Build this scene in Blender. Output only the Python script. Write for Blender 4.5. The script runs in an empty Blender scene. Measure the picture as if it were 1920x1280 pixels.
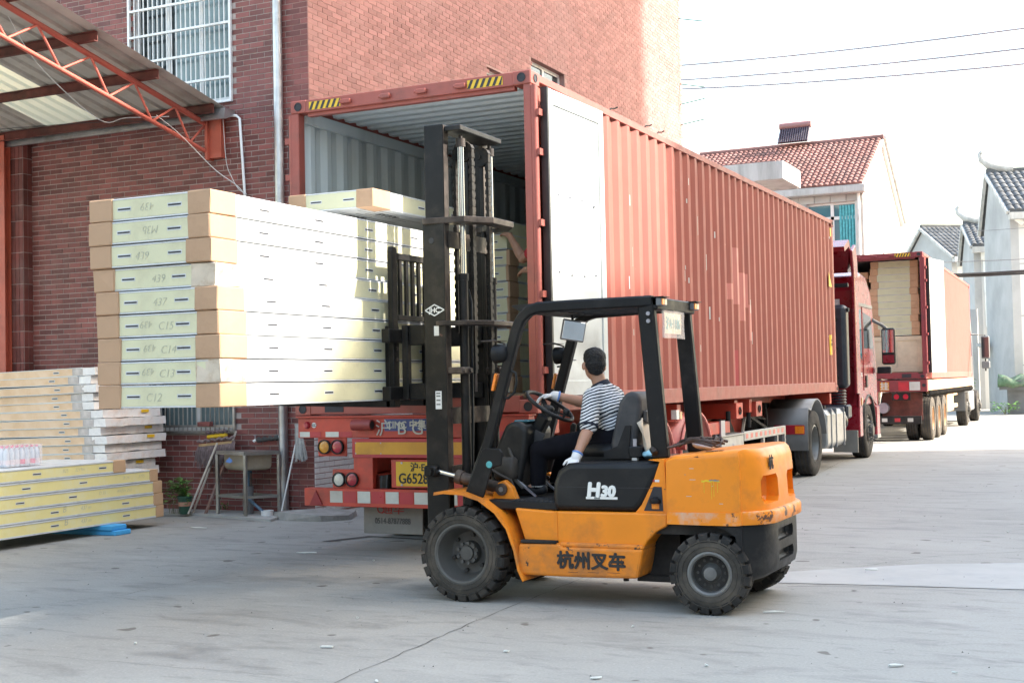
import bpy, math, random
import numpy as np
from mathutils import Vector, Matrix, noise as mnoise
random.seed(11)
R = math.radians
SC = bpy.context.scene
COL = SC.collection

# ---------------------------------------------------------------- camera, sky, sun, exposure
CAM = Vector((4.51, -9.885, 1.5))
def _cam():
    yaw, pitch, roll = -.4466, .0327, -.0211
    f = Vector((math.sin(yaw)*math.cos(pitch), math.cos(yaw)*math.cos(pitch), math.sin(pitch)))
    r = Vector((math.cos(yaw), -math.sin(yaw), 0)); u = r.cross(f)
    r2 = r*math.cos(roll)+u*math.sin(roll); u2 = -r*math.sin(roll)+u*math.cos(roll)
    cd = bpy.data.cameras.new('camera'); cd.sensor_width = 36; cd.lens = 2433/1920*36
    cd.clip_start = .05; cd.clip_end = 2000
    o = bpy.data.objects.new('camera', cd); COL.objects.link(o)
    m = Matrix((r2, u2, -f)).transposed().to_4x4(); m.translation = CAM; o.matrix_world = m
    SC.camera = o
_cam()
SUN_EL, SUN_AZ = R(34), R(22)          # azimuth measured from +X towards +Y
sdir = Vector((math.cos(SUN_EL)*math.cos(SUN_AZ), math.cos(SUN_EL)*math.sin(SUN_AZ), math.sin(SUN_EL)))
W = bpy.data.worlds.new('World'); SC.world = W; W.use_nodes = True
nt = W.node_tree; nt.nodes.clear()
sky = nt.nodes.new('ShaderNodeTexSky'); sky.sky_type = 'NISHITA'; sky.sun_disc = False
sky.sun_elevation = SUN_EL; sky.sun_rotation = math.pi/2 - SUN_AZ
sky.air_density = 1.6; sky.dust_density = 3.8; sky.ozone_density = .5
bg = nt.nodes.new('ShaderNodeBackground'); bg.inputs[1].default_value = .15
wo = nt.nodes.new('ShaderNodeOutputWorld')
nt.links.new(sky.outputs[0], bg.inputs[0]); nt.links.new(bg.outputs[0], wo.inputs[0])
sl = bpy.data.lights.new('sun', 'SUN'); sl.energy = 2.7; sl.angle = R(1.0); sl.color = (1, .95, .89)
so = bpy.data.objects.new('sun', sl); COL.objects.link(so)
so.rotation_euler = (-sdir).to_track_quat('-Z', 'Y').to_euler()
SC.view_settings.view_transform = 'Standard'; SC.view_settings.look = 'None'
SC.view_settings.gamma = 1; SC.view_settings.use_curve_mapping = False
SC.view_settings.exposure = 2.33
SC.cycles.use_denoising = True
SC.cycles.max_bounces = 6

# ---------------------------------------------------------------- mesh helpers
def V(*a): return Vector(a)
OFF = {}                                   # world offset of each thing
class MB:
    def __init__(s): s.v = []; s.f = []
    def add(s, vs, fs):
        o = len(s.v); s.v += [tuple(p) for p in vs]; s.f += [tuple(i+o for i in f) for f in fs]; return s
    def box(s, x0, x1, y0, y1, z0, z1, b=0):
        if b <= 0:
            return s.add([(x0,y0,z0),(x1,y0,z0),(x1,y1,z0),(x0,y1,z0),(x0,y0,z1),(x1,y0,z1),(x1,y1,z1),(x0,y1,z1)],
                [(0,3,2,1),(4,5,6,7),(0,1,5,4),(1,2,6,5),(2,3,7,6),(3,0,4,7)])
        return s.cham(Matrix.Translation(((x0+x1)/2,(y0+y1)/2,(z0+z1)/2)), (x1-x0)/2, (y1-y0)/2, (z1-z0)/2, b)
    def cham(s, m, hx, hy, hz, b):
        b = min(b, hx*.9, hy*.9, hz*.9); vs = []; idx = {}
        for sx in (-1,1):
            for sy in (-1,1):
                for sz in (-1,1):
                    for k in range(3):
                        p = [sx*(hx-b), sy*(hy-b), sz*(hz-b)]; p[k] = (sx*hx, sy*hy, sz*hz)[k]
                        idx[sx,sy,sz,k] = len(vs); vs.append(m @ Vector(p))
        fs = []; cy = [(-1,-1),(1,-1),(1,1),(-1,1)]
        def key(k, a, p, q):
            t = [0,0,0]; t[k] = a; t[(k+1)%3] = p; t[(k+2)%3] = q; return (*t, k)
        for k in range(3):
            for a in (-1,1):
                f = [idx[key(k,a,p,q)] for p, q in cy]; fs.append(f if a > 0 else f[::-1])
        for k in range(3):                       # edges along axis k
            i, j = (k+1)%3, (k+2)%3
            for p in (-1,1):
                for q in (-1,1):
                    def vt(a, w):
                        t = [0,0,0]; t[k] = a; t[i] = p; t[j] = q; return idx[(*t, w)]
                    f = [vt(-1,i), vt(1,i), vt(1,j), vt(-1,j)]
                    fs.append(f if p*q < 0 else f[::-1])
        for sx in (-1,1):
            for sy in (-1,1):
                for sz in (-1,1):
                    f = [idx[sx,sy,sz,k] for k in range(3)]; fs.append(f if sx*sy*sz > 0 else f[::-1])
        return s.add(vs, fs)
    def bar(s, p0, p1, w, h, up=(0,0,1), b=0):
        p0, p1 = Vector(p0), Vector(p1); d = p1-p0; L = d.length; d.normalize()
        u = Vector(up); x = d.cross(u)
        if x.length < 1e-4: x = d.cross(Vector((1,0,0)))
        x.normalize(); z = x.cross(d)
        m = Matrix((x, d, z)).transposed().to_4x4(); m.translation = (p0+p1)/2
        if b > 0: return s.cham(m, w/2, L/2, h/2, b)
        t = MB().box(-w/2, w/2, -L/2, L/2, -h/2, h/2)
        return s.add([m @ Vector(q) for q in t.v], t.f)
    def tube(s, pts, r, n=8, caps=True, closed=False):
        pts = [Vector(p) for p in pts]; N = len(pts); rr = r if isinstance(r, (list, tuple)) else [r]*N
        vs = []; fs = []; prev = None
        for i, p in enumerate(pts):
            if closed: t = pts[(i+1) % N]-pts[i-1]
            else: t = pts[min(i+1, N-1)]-pts[max(i-1, 0)]
            t.normalize()
            if prev is None:
                a = Vector((0,0,1)) if abs(t.z) < .9 else Vector((1,0,0)); x = t.cross(a).normalized()
            else:
                x = prev - t*prev.dot(t)
                x = x.normalized() if x.length > 1e-6 else t.orthogonal().normalized()
            prev = x; y = t.cross(x)
            for k in range(n):
                a = 2*math.pi*k/n; vs.append(p + (x*math.cos(a)+y*math.sin(a))*rr[i])
        M = N if closed else N-1
        for i in range(M):
            for k in range(n):
                a = i*n+k; b = i*n+(k+1) % n; c = ((i+1) % N)*n+(k+1) % n; d = ((i+1) % N)*n+k
                fs.append((a, b, c, d))
        if caps and not closed:
            fs.append(tuple(range(n))[::-1]); fs.append(tuple((N-1)*n+k for k in range(n)))
        return s.add(vs, fs)
    def cyl(s, p0, p1, r, n=16, r2=None): return s.tube([p0, p1], [r, r if r2 is None else r2], n)
    def lathe(s, prof, c, ax, n=32, closed=False):
        ax = Vector(ax).normalized(); x = ax.orthogonal().normalized(); y = ax.cross(x); c = Vector(c)
        vs = []; fs = []; P = len(prof)
        for k in range(n):
            a = 2*math.pi*k/n; d = x*math.cos(a)+y*math.sin(a)
            for r_, h in prof: vs.append(c + d*r_ + ax*h)
        for k in range(n):
            for i in range(P if closed else P-1):
                fs.append((k*P+i, ((k+1) % n)*P+i, ((k+1) % n)*P+(i+1) % P, k*P+(i+1) % P))
        return s.add(vs, fs)
    def prism(s, poly, a0, a1, ax='y'):
        """extrude a 2D polygon; ax y: (x,z) poly; ax x: (y,z); ax z: (x,y)"""
        def p3(p, a): return {'y': (p[0], a, p[1]), 'x': (a, p[0], p[1]), 'z': (p[0], p[1], a)}[ax]
        n = len(poly); ar = sum(poly[i][0]*poly[(i+1) % n][1]-poly[(i+1) % n][0]*poly[i][1] for i in range(n))
        if (ar < 0) != (ax == 'y'): poly = poly[::-1]
        vs = [p3(p, a0) for p in poly]+[p3(p, a1) for p in poly]
        fs = [tuple(range(n))[::-1], tuple(range(n, 2*n))]+[(i, (i+1) % n, n+(i+1) % n, n+i) for i in range(n)]
        return s.add(vs, fs)
    def ell(s, c, rx, ry, rz, n=16, m=10, mat=None):
        vs = []; fs = []; c = Vector(c)
        for i in range(m+1):
            th = math.pi*i/m
            for k in range(n):
                a = 2*math.pi*k/n; p = Vector((rx*math.sin(th)*math.cos(a), ry*math.sin(th)*math.sin(a), rz*math.cos(th)))
                vs.append(c + (mat @ p if mat else p))
        for i in range(m):
            for k in range(n):
                fs.append((i*n+k, (i+1)*n+k, (i+1)*n+(k+1) % n, i*n+(k+1) % n))
        return s.add(vs, fs)
    def xf(s, m): s.v = [tuple(m @ Vector(p)) for p in s.v]; return s
    def cat(s, o): return s.add(o.v, o.f)
    def go(s, name, mat, parent=None, smooth=None, bev=0, seg=1):
        off = OFF.get(parent.name, Vector((0,0,0))) if parent else Vector((0,0,0))
        me = bpy.data.meshes.new(name)
        me.from_pydata([(p[0]-off.x, p[1]-off.y, p[2]-off.z) for p in s.v], [], s.f)
        if mat: me.materials.append(MAT[mat] if isinstance(mat, str) else mat)
        o = bpy.data.objects.new(name, me); COL.objects.link(o)
        if parent: o.parent = parent; OFF[o.name] = off
        if smooth is not None:
            me.polygons.foreach_set('use_smooth', [True]*len(me.polygons)); me.set_sharp_from_angle(angle=R(smooth))
        if bev:
            md = o.modifiers.new('bevel', 'BEVEL'); md.width = bev; md.segments = seg; md.limit_method = 'ANGLE'; md.angle_limit = R(35)
            md.harden_normals = False
        return o
def tag(o, label=None, cat=None, group=None, kind=None):
    if label: o['label'] = label
    if cat: o['category'] = cat
    if group: o['group'] = group
    if kind: o['kind'] = kind
    return o
def thing(name, label, cat, loc=(0,0,0), group=None, rz=0, local=False):
    o = bpy.data.objects.new(name, None); COL.objects.link(o); o.empty_display_size = .2
    o.location = loc; o.rotation_euler = (0,0,rz)
    OFF[o.name] = Vector((0,0,0)) if local else Vector(loc)
    return tag(o, label, cat, group)
def copy_tree(o, parent=None):
    c = o.copy(); COL.objects.link(c); c.parent = parent
    if o.name in OFF: OFF[c.name] = OFF[o.name]
    for ch in list(o.children): copy_tree(ch, c)
    return c
def text(body, size, origin, right, up, mat, parent, name='lettering', bold=0, ext=.0012, center=True, sx=1, shear=0):
    fat, bold = (bold, 0) if bold > .0016 else (0, bold)
    cu = bpy.data.curves.new('t', 'FONT'); cu.body = body; cu.size = size; cu.extrude = ext; cu.offset = bold; cu.shear = shear
    cu.align_x = 'CENTER' if center else 'LEFT'; cu.resolution_u = 3
    t = bpy.data.objects.new('t', cu); COL.objects.link(t)
    dg = bpy.context.evaluated_depsgraph_get(); me = bpy.data.meshes.new_from_object(t.evaluated_get(dg))
    bpy.data.objects.remove(t); bpy.data.curves.remove(cu)
    off = OFF.get(parent.name, Vector((0,0,0))) if parent else Vector((0,0,0))
    r = Vector(right).normalized(); u = Vector(up); u = (u-r*u.dot(r)).normalized(); n = r.cross(u)
    m = Matrix((r*sx, u, n)).transposed().to_4x4(); m.translation = Vector(origin)-off
    if fat:
        v0 = np.zeros(len(me.vertices)*3); me.vertices.foreach_get('co', v0); v0 = v0.reshape(-1,3); fl = [tuple(p.vertices) for p in me.polygons]; A = []; F = []
        for k in range(9):
            a = k*math.pi/4; d = np.array([fat*math.cos(a), fat*math.sin(a), .0003*k]) if k < 8 else np.array([0,0,.0027]); F += [tuple(i+len(A)*len(v0) for i in f) for f in fl]; A.append(v0+d)
        bpy.data.meshes.remove(me); me = bpy.data.meshes.new(name); me.from_pydata(np.concatenate(A).tolist(), [], F)
    me.transform(m); me.name = name; me.materials.clear(); me.materials.append(MAT[mat])
    o = bpy.data.objects.new(name, me); COL.objects.link(o)
    if parent: o.parent = parent; OFF[o.name] = off
    return o
def remesh(o, vox, smooth=4):
    md = o.modifiers.new('remesh', 'REMESH'); md.mode = 'VOXEL'; md.voxel_size = vox; md.use_smooth_shade = True
    if smooth:
        m2 = o.modifiers.new('smooth', 'SMOOTH'); m2.factor = .5; m2.iterations = smooth
    return o

# ---------------------------------------------------------------- materials
MAT = {}
def pm(name, col, var=.12, sc=4, rough=.6, metal=0, bump=0, bsc=60, dirt=None, damt=.3, dsc=2.5, rand=0, spec=.5,
       streak=False, wear=None, wamt=.1, wsc=14, trans=0, alpha=1, coat=0, detail=5, sheen=0, sss=0):
    m = bpy.data.materials.new(name); m.use_nodes = True; n = m.node_tree; L = n.links
    b = n.nodes['Principled BSDF']; tc = n.nodes.new('ShaderNodeTexCoord'); co = tc.outputs['Object']
    if streak:
        mp = n.nodes.new('ShaderNodeMapping'); mp.inputs['Scale'].default_value = (1, 1, .12); L.new(co, mp.inputs[0]); cs = mp.outputs[0]
    else: cs = co
    def nz(scale, c=None, det=detail, rg=.6):
        t = n.nodes.new('ShaderNodeTexNoise'); t.inputs['Scale'].default_value = scale; t.inputs['Detail'].default_value = det
        t.inputs['Roughness'].default_value = rg; L.new(c or cs, t.inputs['Vector']); return t.outputs[0]
    def rng(v, a, b_, c=0, d=1):
        t = n.nodes.new('ShaderNodeMapRange'); t.inputs[1].default_value = a; t.inputs[2].default_value = b_
        t.inputs[3].default_value = c; t.inputs[4].default_value = d; L.new(v, t.inputs[0]); return t.outputs[0]
    def mix(f, a, b_):
        t = n.nodes.new('ShaderNodeMix'); t.data_type = 'RGBA'
        L.new(f, t.inputs[0])
        for s_, x in ((t.inputs[6], a), (t.inputs[7], b_)):
            if isinstance(x, (tuple, list)): s_.default_value = (*x[:3], 1)
            else: L.new(x, s_)
        return t.outputs[2]
    lo = tuple(c*(1-var) for c in col); hi = tuple(min(1, c*(1+var)) for c in col)
    c = mix(rng(nz(sc), .3, .7), lo, hi)
    if rand:
        g = n.nodes.new('ShaderNodeNewGeometry'); hs = n.nodes.new('ShaderNodeHueSaturation')
        oi = n.nodes.new('ShaderNodeObjectInfo'); ad = n.nodes.new('ShaderNodeMath'); ad.operation = 'ADD'
        L.new(g.outputs['Random Per Island'], ad.inputs[0]); L.new(oi.outputs['Random'], ad.inputs[1])
        fr = n.nodes.new('ShaderNodeMath'); fr.operation = 'FRACT'; L.new(ad.outputs[0], fr.inputs[0])
        L.new(rng(fr.outputs[0], 0, 1, 1-rand, 1+rand), hs.inputs['Value']); L.new(c, hs.inputs['Color']); c = hs.outputs[0]
    if dirt:
        c = mix(rng(nz(dsc, cs, 8, .65), .62-damt*.5, .78-damt*.25, 0, .85), c, dirt)
    if wear:
        c = mix(rng(nz(wsc, co, 10, .7), .70-wamt*.5, .73-wamt*.5), c, wear)
    L.new(c, b.inputs['Base Color'])
    L.new(rng(nz(sc*2.3, co), .3, .7, max(0, rough-.08), min(1, rough+.08)), b.inputs['Roughness'])
    b.inputs['Metallic'].default_value = metal; b.inputs['Specular IOR Level'].default_value = spec
    b.inputs['Transmission Weight'].default_value = trans; b.inputs['Alpha'].default_value = alpha
    b.inputs['Coat Weight'].default_value = coat
    if sheen: b.inputs['Sheen Weight'].default_value = sheen
    if sss: b.inputs['Subsurface Weight'].default_value = sss; b.inputs['Subsurface Radius'].default_value = (.02, .008, .004); b.inputs['Subsurface Scale'].default_value = .3
    if bump:
        bp = n.nodes.new('ShaderNodeBump'); bp.inputs['Strength'].default_value = bump; bp.inputs['Distance'].default_value = .01
        L.new(nz(bsc, co, 6), bp.inputs['Height']); L.new(bp.outputs[0], b.inputs['Normal'])
    MAT[name] = m; return m
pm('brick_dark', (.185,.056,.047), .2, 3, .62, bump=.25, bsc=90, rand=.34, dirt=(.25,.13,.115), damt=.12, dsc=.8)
pm('brick_side_lit', (.33,.168,.150), .12, 2, .8, spec=.2, bump=.2, bsc=90, rand=.16, dirt=(.36,.21,.19), damt=.2, dsc=.6)  # lit copy of the dark brick, bright light put into the colour
pm('brick_white', (.74,.72,.69), .12, 6, .85, bump=.3, bsc=50, rand=.08, dirt=(.32,.20,.17), damt=.16, dsc=5)
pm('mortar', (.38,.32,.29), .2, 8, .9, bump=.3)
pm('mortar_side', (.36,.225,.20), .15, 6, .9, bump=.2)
pm('red_steel', (.46,.10,.06), .15, 3, .5, bump=.06, bsc=50, dirt=(.16,.07,.05), damt=.2, rand=.05)
pm('truss_paint', (.50,.125,.09), .1, 5, .5, spec=.3, dirt=(.27,.08,.06), damt=.22)
pm('rust_steel', (.13,.035,.025), .35, 6, .75, bump=.2, dirt=(.06,.03,.02), damt=.3)
pm('roof_sheet', (.46,.43,.38), .1, 3, .55, dirt=(.30,.25,.20), damt=.22)
pm('galv', (.5,.51,.52), .12, 8, .38, .85, bump=.03, dirt=(.3,.26,.22), damt=.25)
pm('stainless', (.42,.42,.40), .12, 6, .35, .8, dirt=(.22,.19,.15), damt=.35)
pm('alu_white', (.72,.72,.70), .06, 5, .4, dirt=(.4,.37,.33), damt=.2)
pm('pvc_white', (.78,.78,.75), .06, 5, .35, dirt=(.5,.46,.4), damt=.15)
pm('glass_dark', (.03,.04,.045), .1, 2, .06, spec=.8)
pm('glass_blue', (.05,.16,.20), .2, 1, .08, spec=.8)
pm('curtain', (.10,.42,.46), .3, 12, .8)
pm('black_rubber', (.022,.022,.022), .2, 6, .75, bump=.1, dirt=(.11,.10,.09), damt=.3, dsc=5)
pm('tyre', (.022,.0212,.020), .2, 5, .85, spec=.25, bump=.15, bsc=120, dirt=(.075,.065,.055), damt=.4, dsc=4)
pm('tyre_dusty', (.052,.047,.040), .2, 5, .85, spec=.25, bump=.15, bsc=120, dirt=(.12,.10,.078), damt=.42, dsc=5)
pm('rim_grey', (.10,.096,.088), .2, 5, .6, .3, dirt=(.05,.042,.034), damt=.35)
pm('rim_steel', (.22,.22,.21), .15, 5, .5, .5, dirt=(.08,.07,.06), damt=.35)
pm('hub_black', (.03,.028,.026), .2, 8, .65, .2, dirt=(.08,.07,.06), damt=.3)
pm('cont_red', (.335,.098,.070), .08, 1.5, .6, spec=.3, bump=.04, bsc=25, dirt=(.25,.075,.058), damt=.2, dsc=3.5, streak=True, wear=(.50,.36,.30), wamt=.05, wsc=9)
pm('cont_frame', (.34,.085,.062), .14, 3, .55, bump=.1, bsc=40, dirt=(.17,.06,.045), damt=.28, dsc=3, wear=(.20,.07,.035), wamt=.08)
pm('cont_patch', (.50,.16,.125), .06, 3, .5)
pm('cont_patch_dark', (.42,.07,.065), .06, 3, .5)
pm('cont_in', (.62,.66,.66), .06, 2, .5, dirt=(.42,.43,.40), damt=.2, dsc=1.2, streak=True)
pm('door_in', (.50,.52,.50), .05, 2, .5, spec=.25, dirt=(.38,.38,.345), damt=.15, dsc=1.5)
pm('cont_red2', (.36,.115,.10), .06, 1.5, .85, spec=.06, dirt=(.30,.10,.085), damt=.12)
pm('cont_frame2', (.20,.03,.035), .15, 3, .5, dirt=(.1,.03,.03), damt=.2)
pm('ply_floor', (.22,.15,.09), .2, 8, .8)
pm('gasket', (.02,.02,.02), .2, 10, .5)
pm('hazard_yellow', (.72,.45,.02), .08, 8, .45, dirt=(.3,.2,.05), damt=.15)
pm('hazard_black', (.02,.02,.02), .1, 8, .45)
pm('trailer_red', (.50,.055,.03), .14, 4, .48, bump=.05, dirt=(.21,.05,.035), damt=.3, dsc=3)
pm('trailer_dark', (.30,.042,.035), .15, 4, .5, dirt=(.13,.035,.03), damt=.3)
pm('fender_pink', (.58,.15,.12), .1, 4, .4, dirt=(.4,.15,.12), damt=.15)
pm('chassis_dark', (.016,.015,.0145), .2, 6, .75, spec=.25, dirt=(.05,.045,.04), damt=.3)
pm('reflect_white', (.55,.55,.50), .12, 10, .4, dirt=(.35,.32,.28), damt=.3)
pm('reflect_red', (.42,.03,.04), .1, 8, .35, dirt=(.25,.04,.04), damt=.2)
pm('reflect_amber', (.62,.30,.02), .1, 6, .4, dirt=(.40,.17,.02), damt=.3)
pm('lamp_amber', (.55,.24,.02), .1, 20, .2, coat=.5)
pm('lamp_red', (.36,.02,.035), .1, 20, .2, coat=.5)
pm('lamp_white', (.55,.53,.46), .08, 20, .25, coat=.5)
pm('lamp_orange', (.85,.22,.01), .08, 20, .3, coat=.4)
pm('plate_yellow', (.70,.42,.02), .06, 6, .45, dirt=(.45,.28,.04), damt=.15)
pm('ink_black', (.02,.02,.02), .1, 20, .6)
pm('ink_grey', (.07,.07,.068), .15, 20, .7)
pm('pencil', (.46,.45,.34), .15, 20, .8)
pm('ink_red', (.36,.04,.035), .15, 20, .7)
pm('chalk', (.55,.52,.46), .15, 20, .9)
pm('cimc_blue', (.04,.06,.20), .1, 10, .5, dirt=(.12,.1,.18), damt=.25)
pm('mudflap', (.20,.19,.17), .15, 4, .8, dirt=(.28,.255,.22), damt=.3)
pm('cab_red', (.235,.009,.020), .06, 2, .3, coat=.35, dirt=(.22,.05,.05), damt=.15)
pm('cab_red_dark', (.20,.008,.015), .1, 3, .4)
pm('plastic_black', (.010,.0105,.0115), .15, 5, .5, spec=.3, dirt=(.035,.035,.035), damt=.2)
pm('plastic_grey', (.16,.165,.17), .1, 5, .5, dirt=(.10,.10,.10), damt=.3)
pm('air_kit', (.02,.024,.032), .15, 4, .4, dirt=(.05,.05,.055), damt=.25)
pm('alu_tank', (.40,.40,.39), .08, 6, .4, .5, dirt=(.22,.21,.19), damt=.3)
pm('tarp_green', (.09,.16,.09), .4, 9, .8, dirt=(.20,.19,.15), damt=.35, dsc=4)
# forklift
pm('fork_orange', (.80,.245,.012), .07, 3, .42, spec=.35, coat=.12, bump=.04, bsc=30, dirt=(.46,.15,.025), damt=.2, dsc=3, wear=(.13,.07,.04), wamt=.06, wsc=16)
pm('fork_orange_worn', (.74,.225,.016), .1, 3, .5, spec=.35, bump=.06, bsc=30, dirt=(.26,.12,.05), damt=.36, dsc=4, wear=(.06,.04,.028), wamt=.18, wsc=11)
pm('bumper_wear', (.80,.245,.015), .08, 5, .45, spec=.35, bump=.08, bsc=40, dirt=(.58,.44,.35), damt=.30, dsc=9, wear=(.11,.055,.035), wamt=.28, wsc=7)
pm('cw_black', (.010,.010,.0105), .2, 4, .5, spec=.3, bump=.12, bsc=45, dirt=(.045,.043,.04), damt=.25, dsc=5, wear=(.22,.21,.20), wamt=.03, wsc=18)
pm('guard_black', (.007,.007,.0075), .2, 5, .5, spec=.28, bump=.04, dirt=(.026,.025,.024), damt=.2, dsc=4, wear=(.10,.03,.025), wamt=.02, wsc=16)
pm('mast_black', (.0075,.0072,.007), .25, 5, .5, spec=.28, bump=.1, dirt=(.032,.026,.021), damt=.25, dsc=5, wear=(.11,.05,.04), wamt=.05, wsc=12)
pm('mast_worn', (.085,.066,.055), .45, 6, .5, .3, spec=.3, bump=.1, dirt=(.018,.016,.014), damt=.5, dsc=7)
pm('cover_black', (.010,.0105,.0115), .15, 4, .45, spec=.3, dirt=(.030,.029,.027), damt=.2)
pm('seat_grey', (.05,.05,.053), .12, 4, .55, spec=.3, bump=.03, bsc=90, dirt=(.10,.095,.09), damt=.25)
pm('chrome', (.62,.62,.62), .05, 8, .12, 1.0)
pm('chain', (.02,.018,.016), .25, 30, .55, .3, spec=.3, dirt=(.08,.06,.045), damt=.3)
pm('mirror', (.8,.82,.82), .01, 2, .03, 1.0)
pm('sticker_white', (.68,.68,.66), .08, 20, .5, dirt=(.4,.38,.35), damt=.25)
pm('badge_white', (.78,.78,.74), .03, 20, .4)
pm('badge_teal', (.08,.36,.38), .2, 30, .4)
pm('wire_rope', (.075,.05,.042), .3, 40, .7, .3)
pm('cloth_cream', (.50,.45,.37), .15, 6, .9, bump=.3, bsc=30)
pm('bag_blue', (.25,.50,.62), .3, 14, .4)
pm('yellow_smear', (.75,.50,.02), .2, 12, .5)
# panels
pm('foam', (.64,.61,.40), .05, 2.5, .8, spec=.15, bump=.10, bsc=60, dirt=(.54,.50,.33), damt=.18, dsc=4)
pm('foam_yellow', (.78,.68,.30), .05, 2.5, .75, spec=.3, bump=.10, bsc=60, dirt=(.78,.72,.44), damt=.25, dsc=4)
pm('foam_old', (.50,.50,.33), .06, 2.5, .75, dirt=(.4,.4,.25), damt=.2)
pm('skin_white', (.60,.61,.60), .06, 4, .45, dirt=(.40,.40,.375), damt=.22, dsc=6)
pm('card', (.47,.30,.185), .07, 3, .9, spec=.15, bump=.08, bsc=30, dirt=(.38,.235,.14), damt=.22, dsc=5)
pm('card_new', (.52,.335,.19), .05, 3, .85, bump=.05, bsc=60)
pm('card_torn', (.60,.50,.38), .12, 9, .9, bump=.4, bsc=25, dirt=(.33,.20,.11), damt=.3, dsc=8)
pm('slot_dark', (.02,.02,.025), .1, 10, .6)
pm('slot_metal', (.36,.36,.40), .1, 10, .35, .6)
pm('wrap_tan', (.66,.44,.26), .1, 3, .35, bump=.12, bsc=12, dirt=(.72,.55,.40), damt=.35, dsc=3, coat=.25)
pm('wrap_white', (.74,.715,.69), .05, 5, .3, bump=.6, bsc=11, dirt=(.70,.53,.42), damt=.28, dsc=4, coat=.3)
pm('wrap_clear', (.42,.38,.36), .3, 10, .15, bump=.9, bsc=12, coat=.5)
pm('crate_wood', (.58,.50,.36), .1, 6, .8, dirt=(.48,.38,.25), damt=.2)
pm('blue_foam', (.06,.36,.68), .08, 6, .7, bump=.1)
pm('skin', (.45,.24,.155), .08, 10, .5, sss=.15, bump=.05, bsc=150)
pm('hair', (.006,.006,.007), .3, 60, .6, bump=.9, bsc=140)
pm('trouser', (.006,.006,.009), .2, 6, .9, spec=.15, bump=.25, bsc=18)
pm('shoe', (.010,.010,.012), .2, 6, .7)
pm('sole', (.32,.32,.31), .1, 6, .6)
pm('glove', (.74,.74,.74), .05, 8, .9, bump=.5, bsc=220)
pm('glove_cuff', (.12,.24,.55), .15, 8, .9)
pm('shirt_red', (.45,.02,.03), .15, 6, .8)
pm('navy', (.012,.016,.03), .15, 10, .85)
# houses
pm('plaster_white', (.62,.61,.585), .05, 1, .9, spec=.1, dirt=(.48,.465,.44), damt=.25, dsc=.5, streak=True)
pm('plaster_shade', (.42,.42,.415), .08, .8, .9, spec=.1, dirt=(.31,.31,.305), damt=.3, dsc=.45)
pm('tile_red', (.225,.118,.105), .18, 3, .85, spec=.1, rand=.25, dirt=(.16,.11,.10), damt=.3, dsc=1.5)
pm('tile_grey', (.085,.09,.095), .2, 3, .85, rand=.2, dirt=(.2,.2,.2), damt=.15)
pm('tile_green', (.05,.16,.11), .2, 3, .6, rand=.15)
pm('stone_block', (.42,.42,.40), .1, 3, .8, rand=.15)
pm('concrete_pale', (.50,.50,.48), .1, 3, .85, dirt=(.28,.27,.25), damt=.3, streak=True)
pm('heater_tube', (.07,.05,.065), .2, 6, .3)
pm('heater_tank', (.28,.13,.12), .1, 4, .35)
pm('cable', (.03,.03,.032), .1, 10, .6)
pm('wire_grey', (.34,.33,.36), .1, 10, .8)
pm('rough_concrete', (.30,.285,.26), .2, 5, .9, bump=.6, bsc=25, dirt=(.17,.155,.14), damt=.3, dsc=4)
pm('wire_white', (.62,.62,.60), .1, 10, .6)
pm('leaf', (.13,.28,.06), .25, 12, .55, rand=.35)
pm('stem', (.10,.11,.04), .2, 12, .7)
pm('pot_green', (.02,.07,.045), .15, 8, .4)
pm('pot_band', (.42,.22,.15), .15, 8, .6)
pm('wood_pole', (.48,.42,.35), .2, 10, .7, dirt=(.25,.2,.15), damt=.25)
pm('rust_pole', (.22,.12,.09), .35, 12, .8, dirt=(.45,.38,.34), damt=.35)
pm('mop_dark', (.17,.125,.12), .3, 20, .95, rand=.3)
pm('mop_grey', (.36,.35,.33), .2, 20, .95, rand=.25)
pm('mop_board', (.42,.27,.13), .2, 10, .7)
pm('sink_steel', (.40,.345,.26), .12, 6, .4, .5, dirt=(.27,.21,.14), damt=.35)
pm('pipe_wrap', (.05,.048,.045), .4, 20, .8, bump=.6, bsc=30)
pm('hose_blue', (.08,.14,.20), .2, 12, .5)
pm('debris', (.60,.60,.55), .15, 10, .8)
pm('grit', (.20,.19,.17), .4, 10, .9, rand=.5)
pm('bottle_clear', (.62,.66,.70), .08, 8, .12, coat=.5)
pm('bottle_pink', (.80,.22,.30), .1, 10, .3)
pm('bottle_label', (.75,.66,.66), .1, 14, .35)
pm('factory', (.36,.35,.33), .1, 1, .8)  # grey of the added, unseen sun and sky blockers

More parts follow.
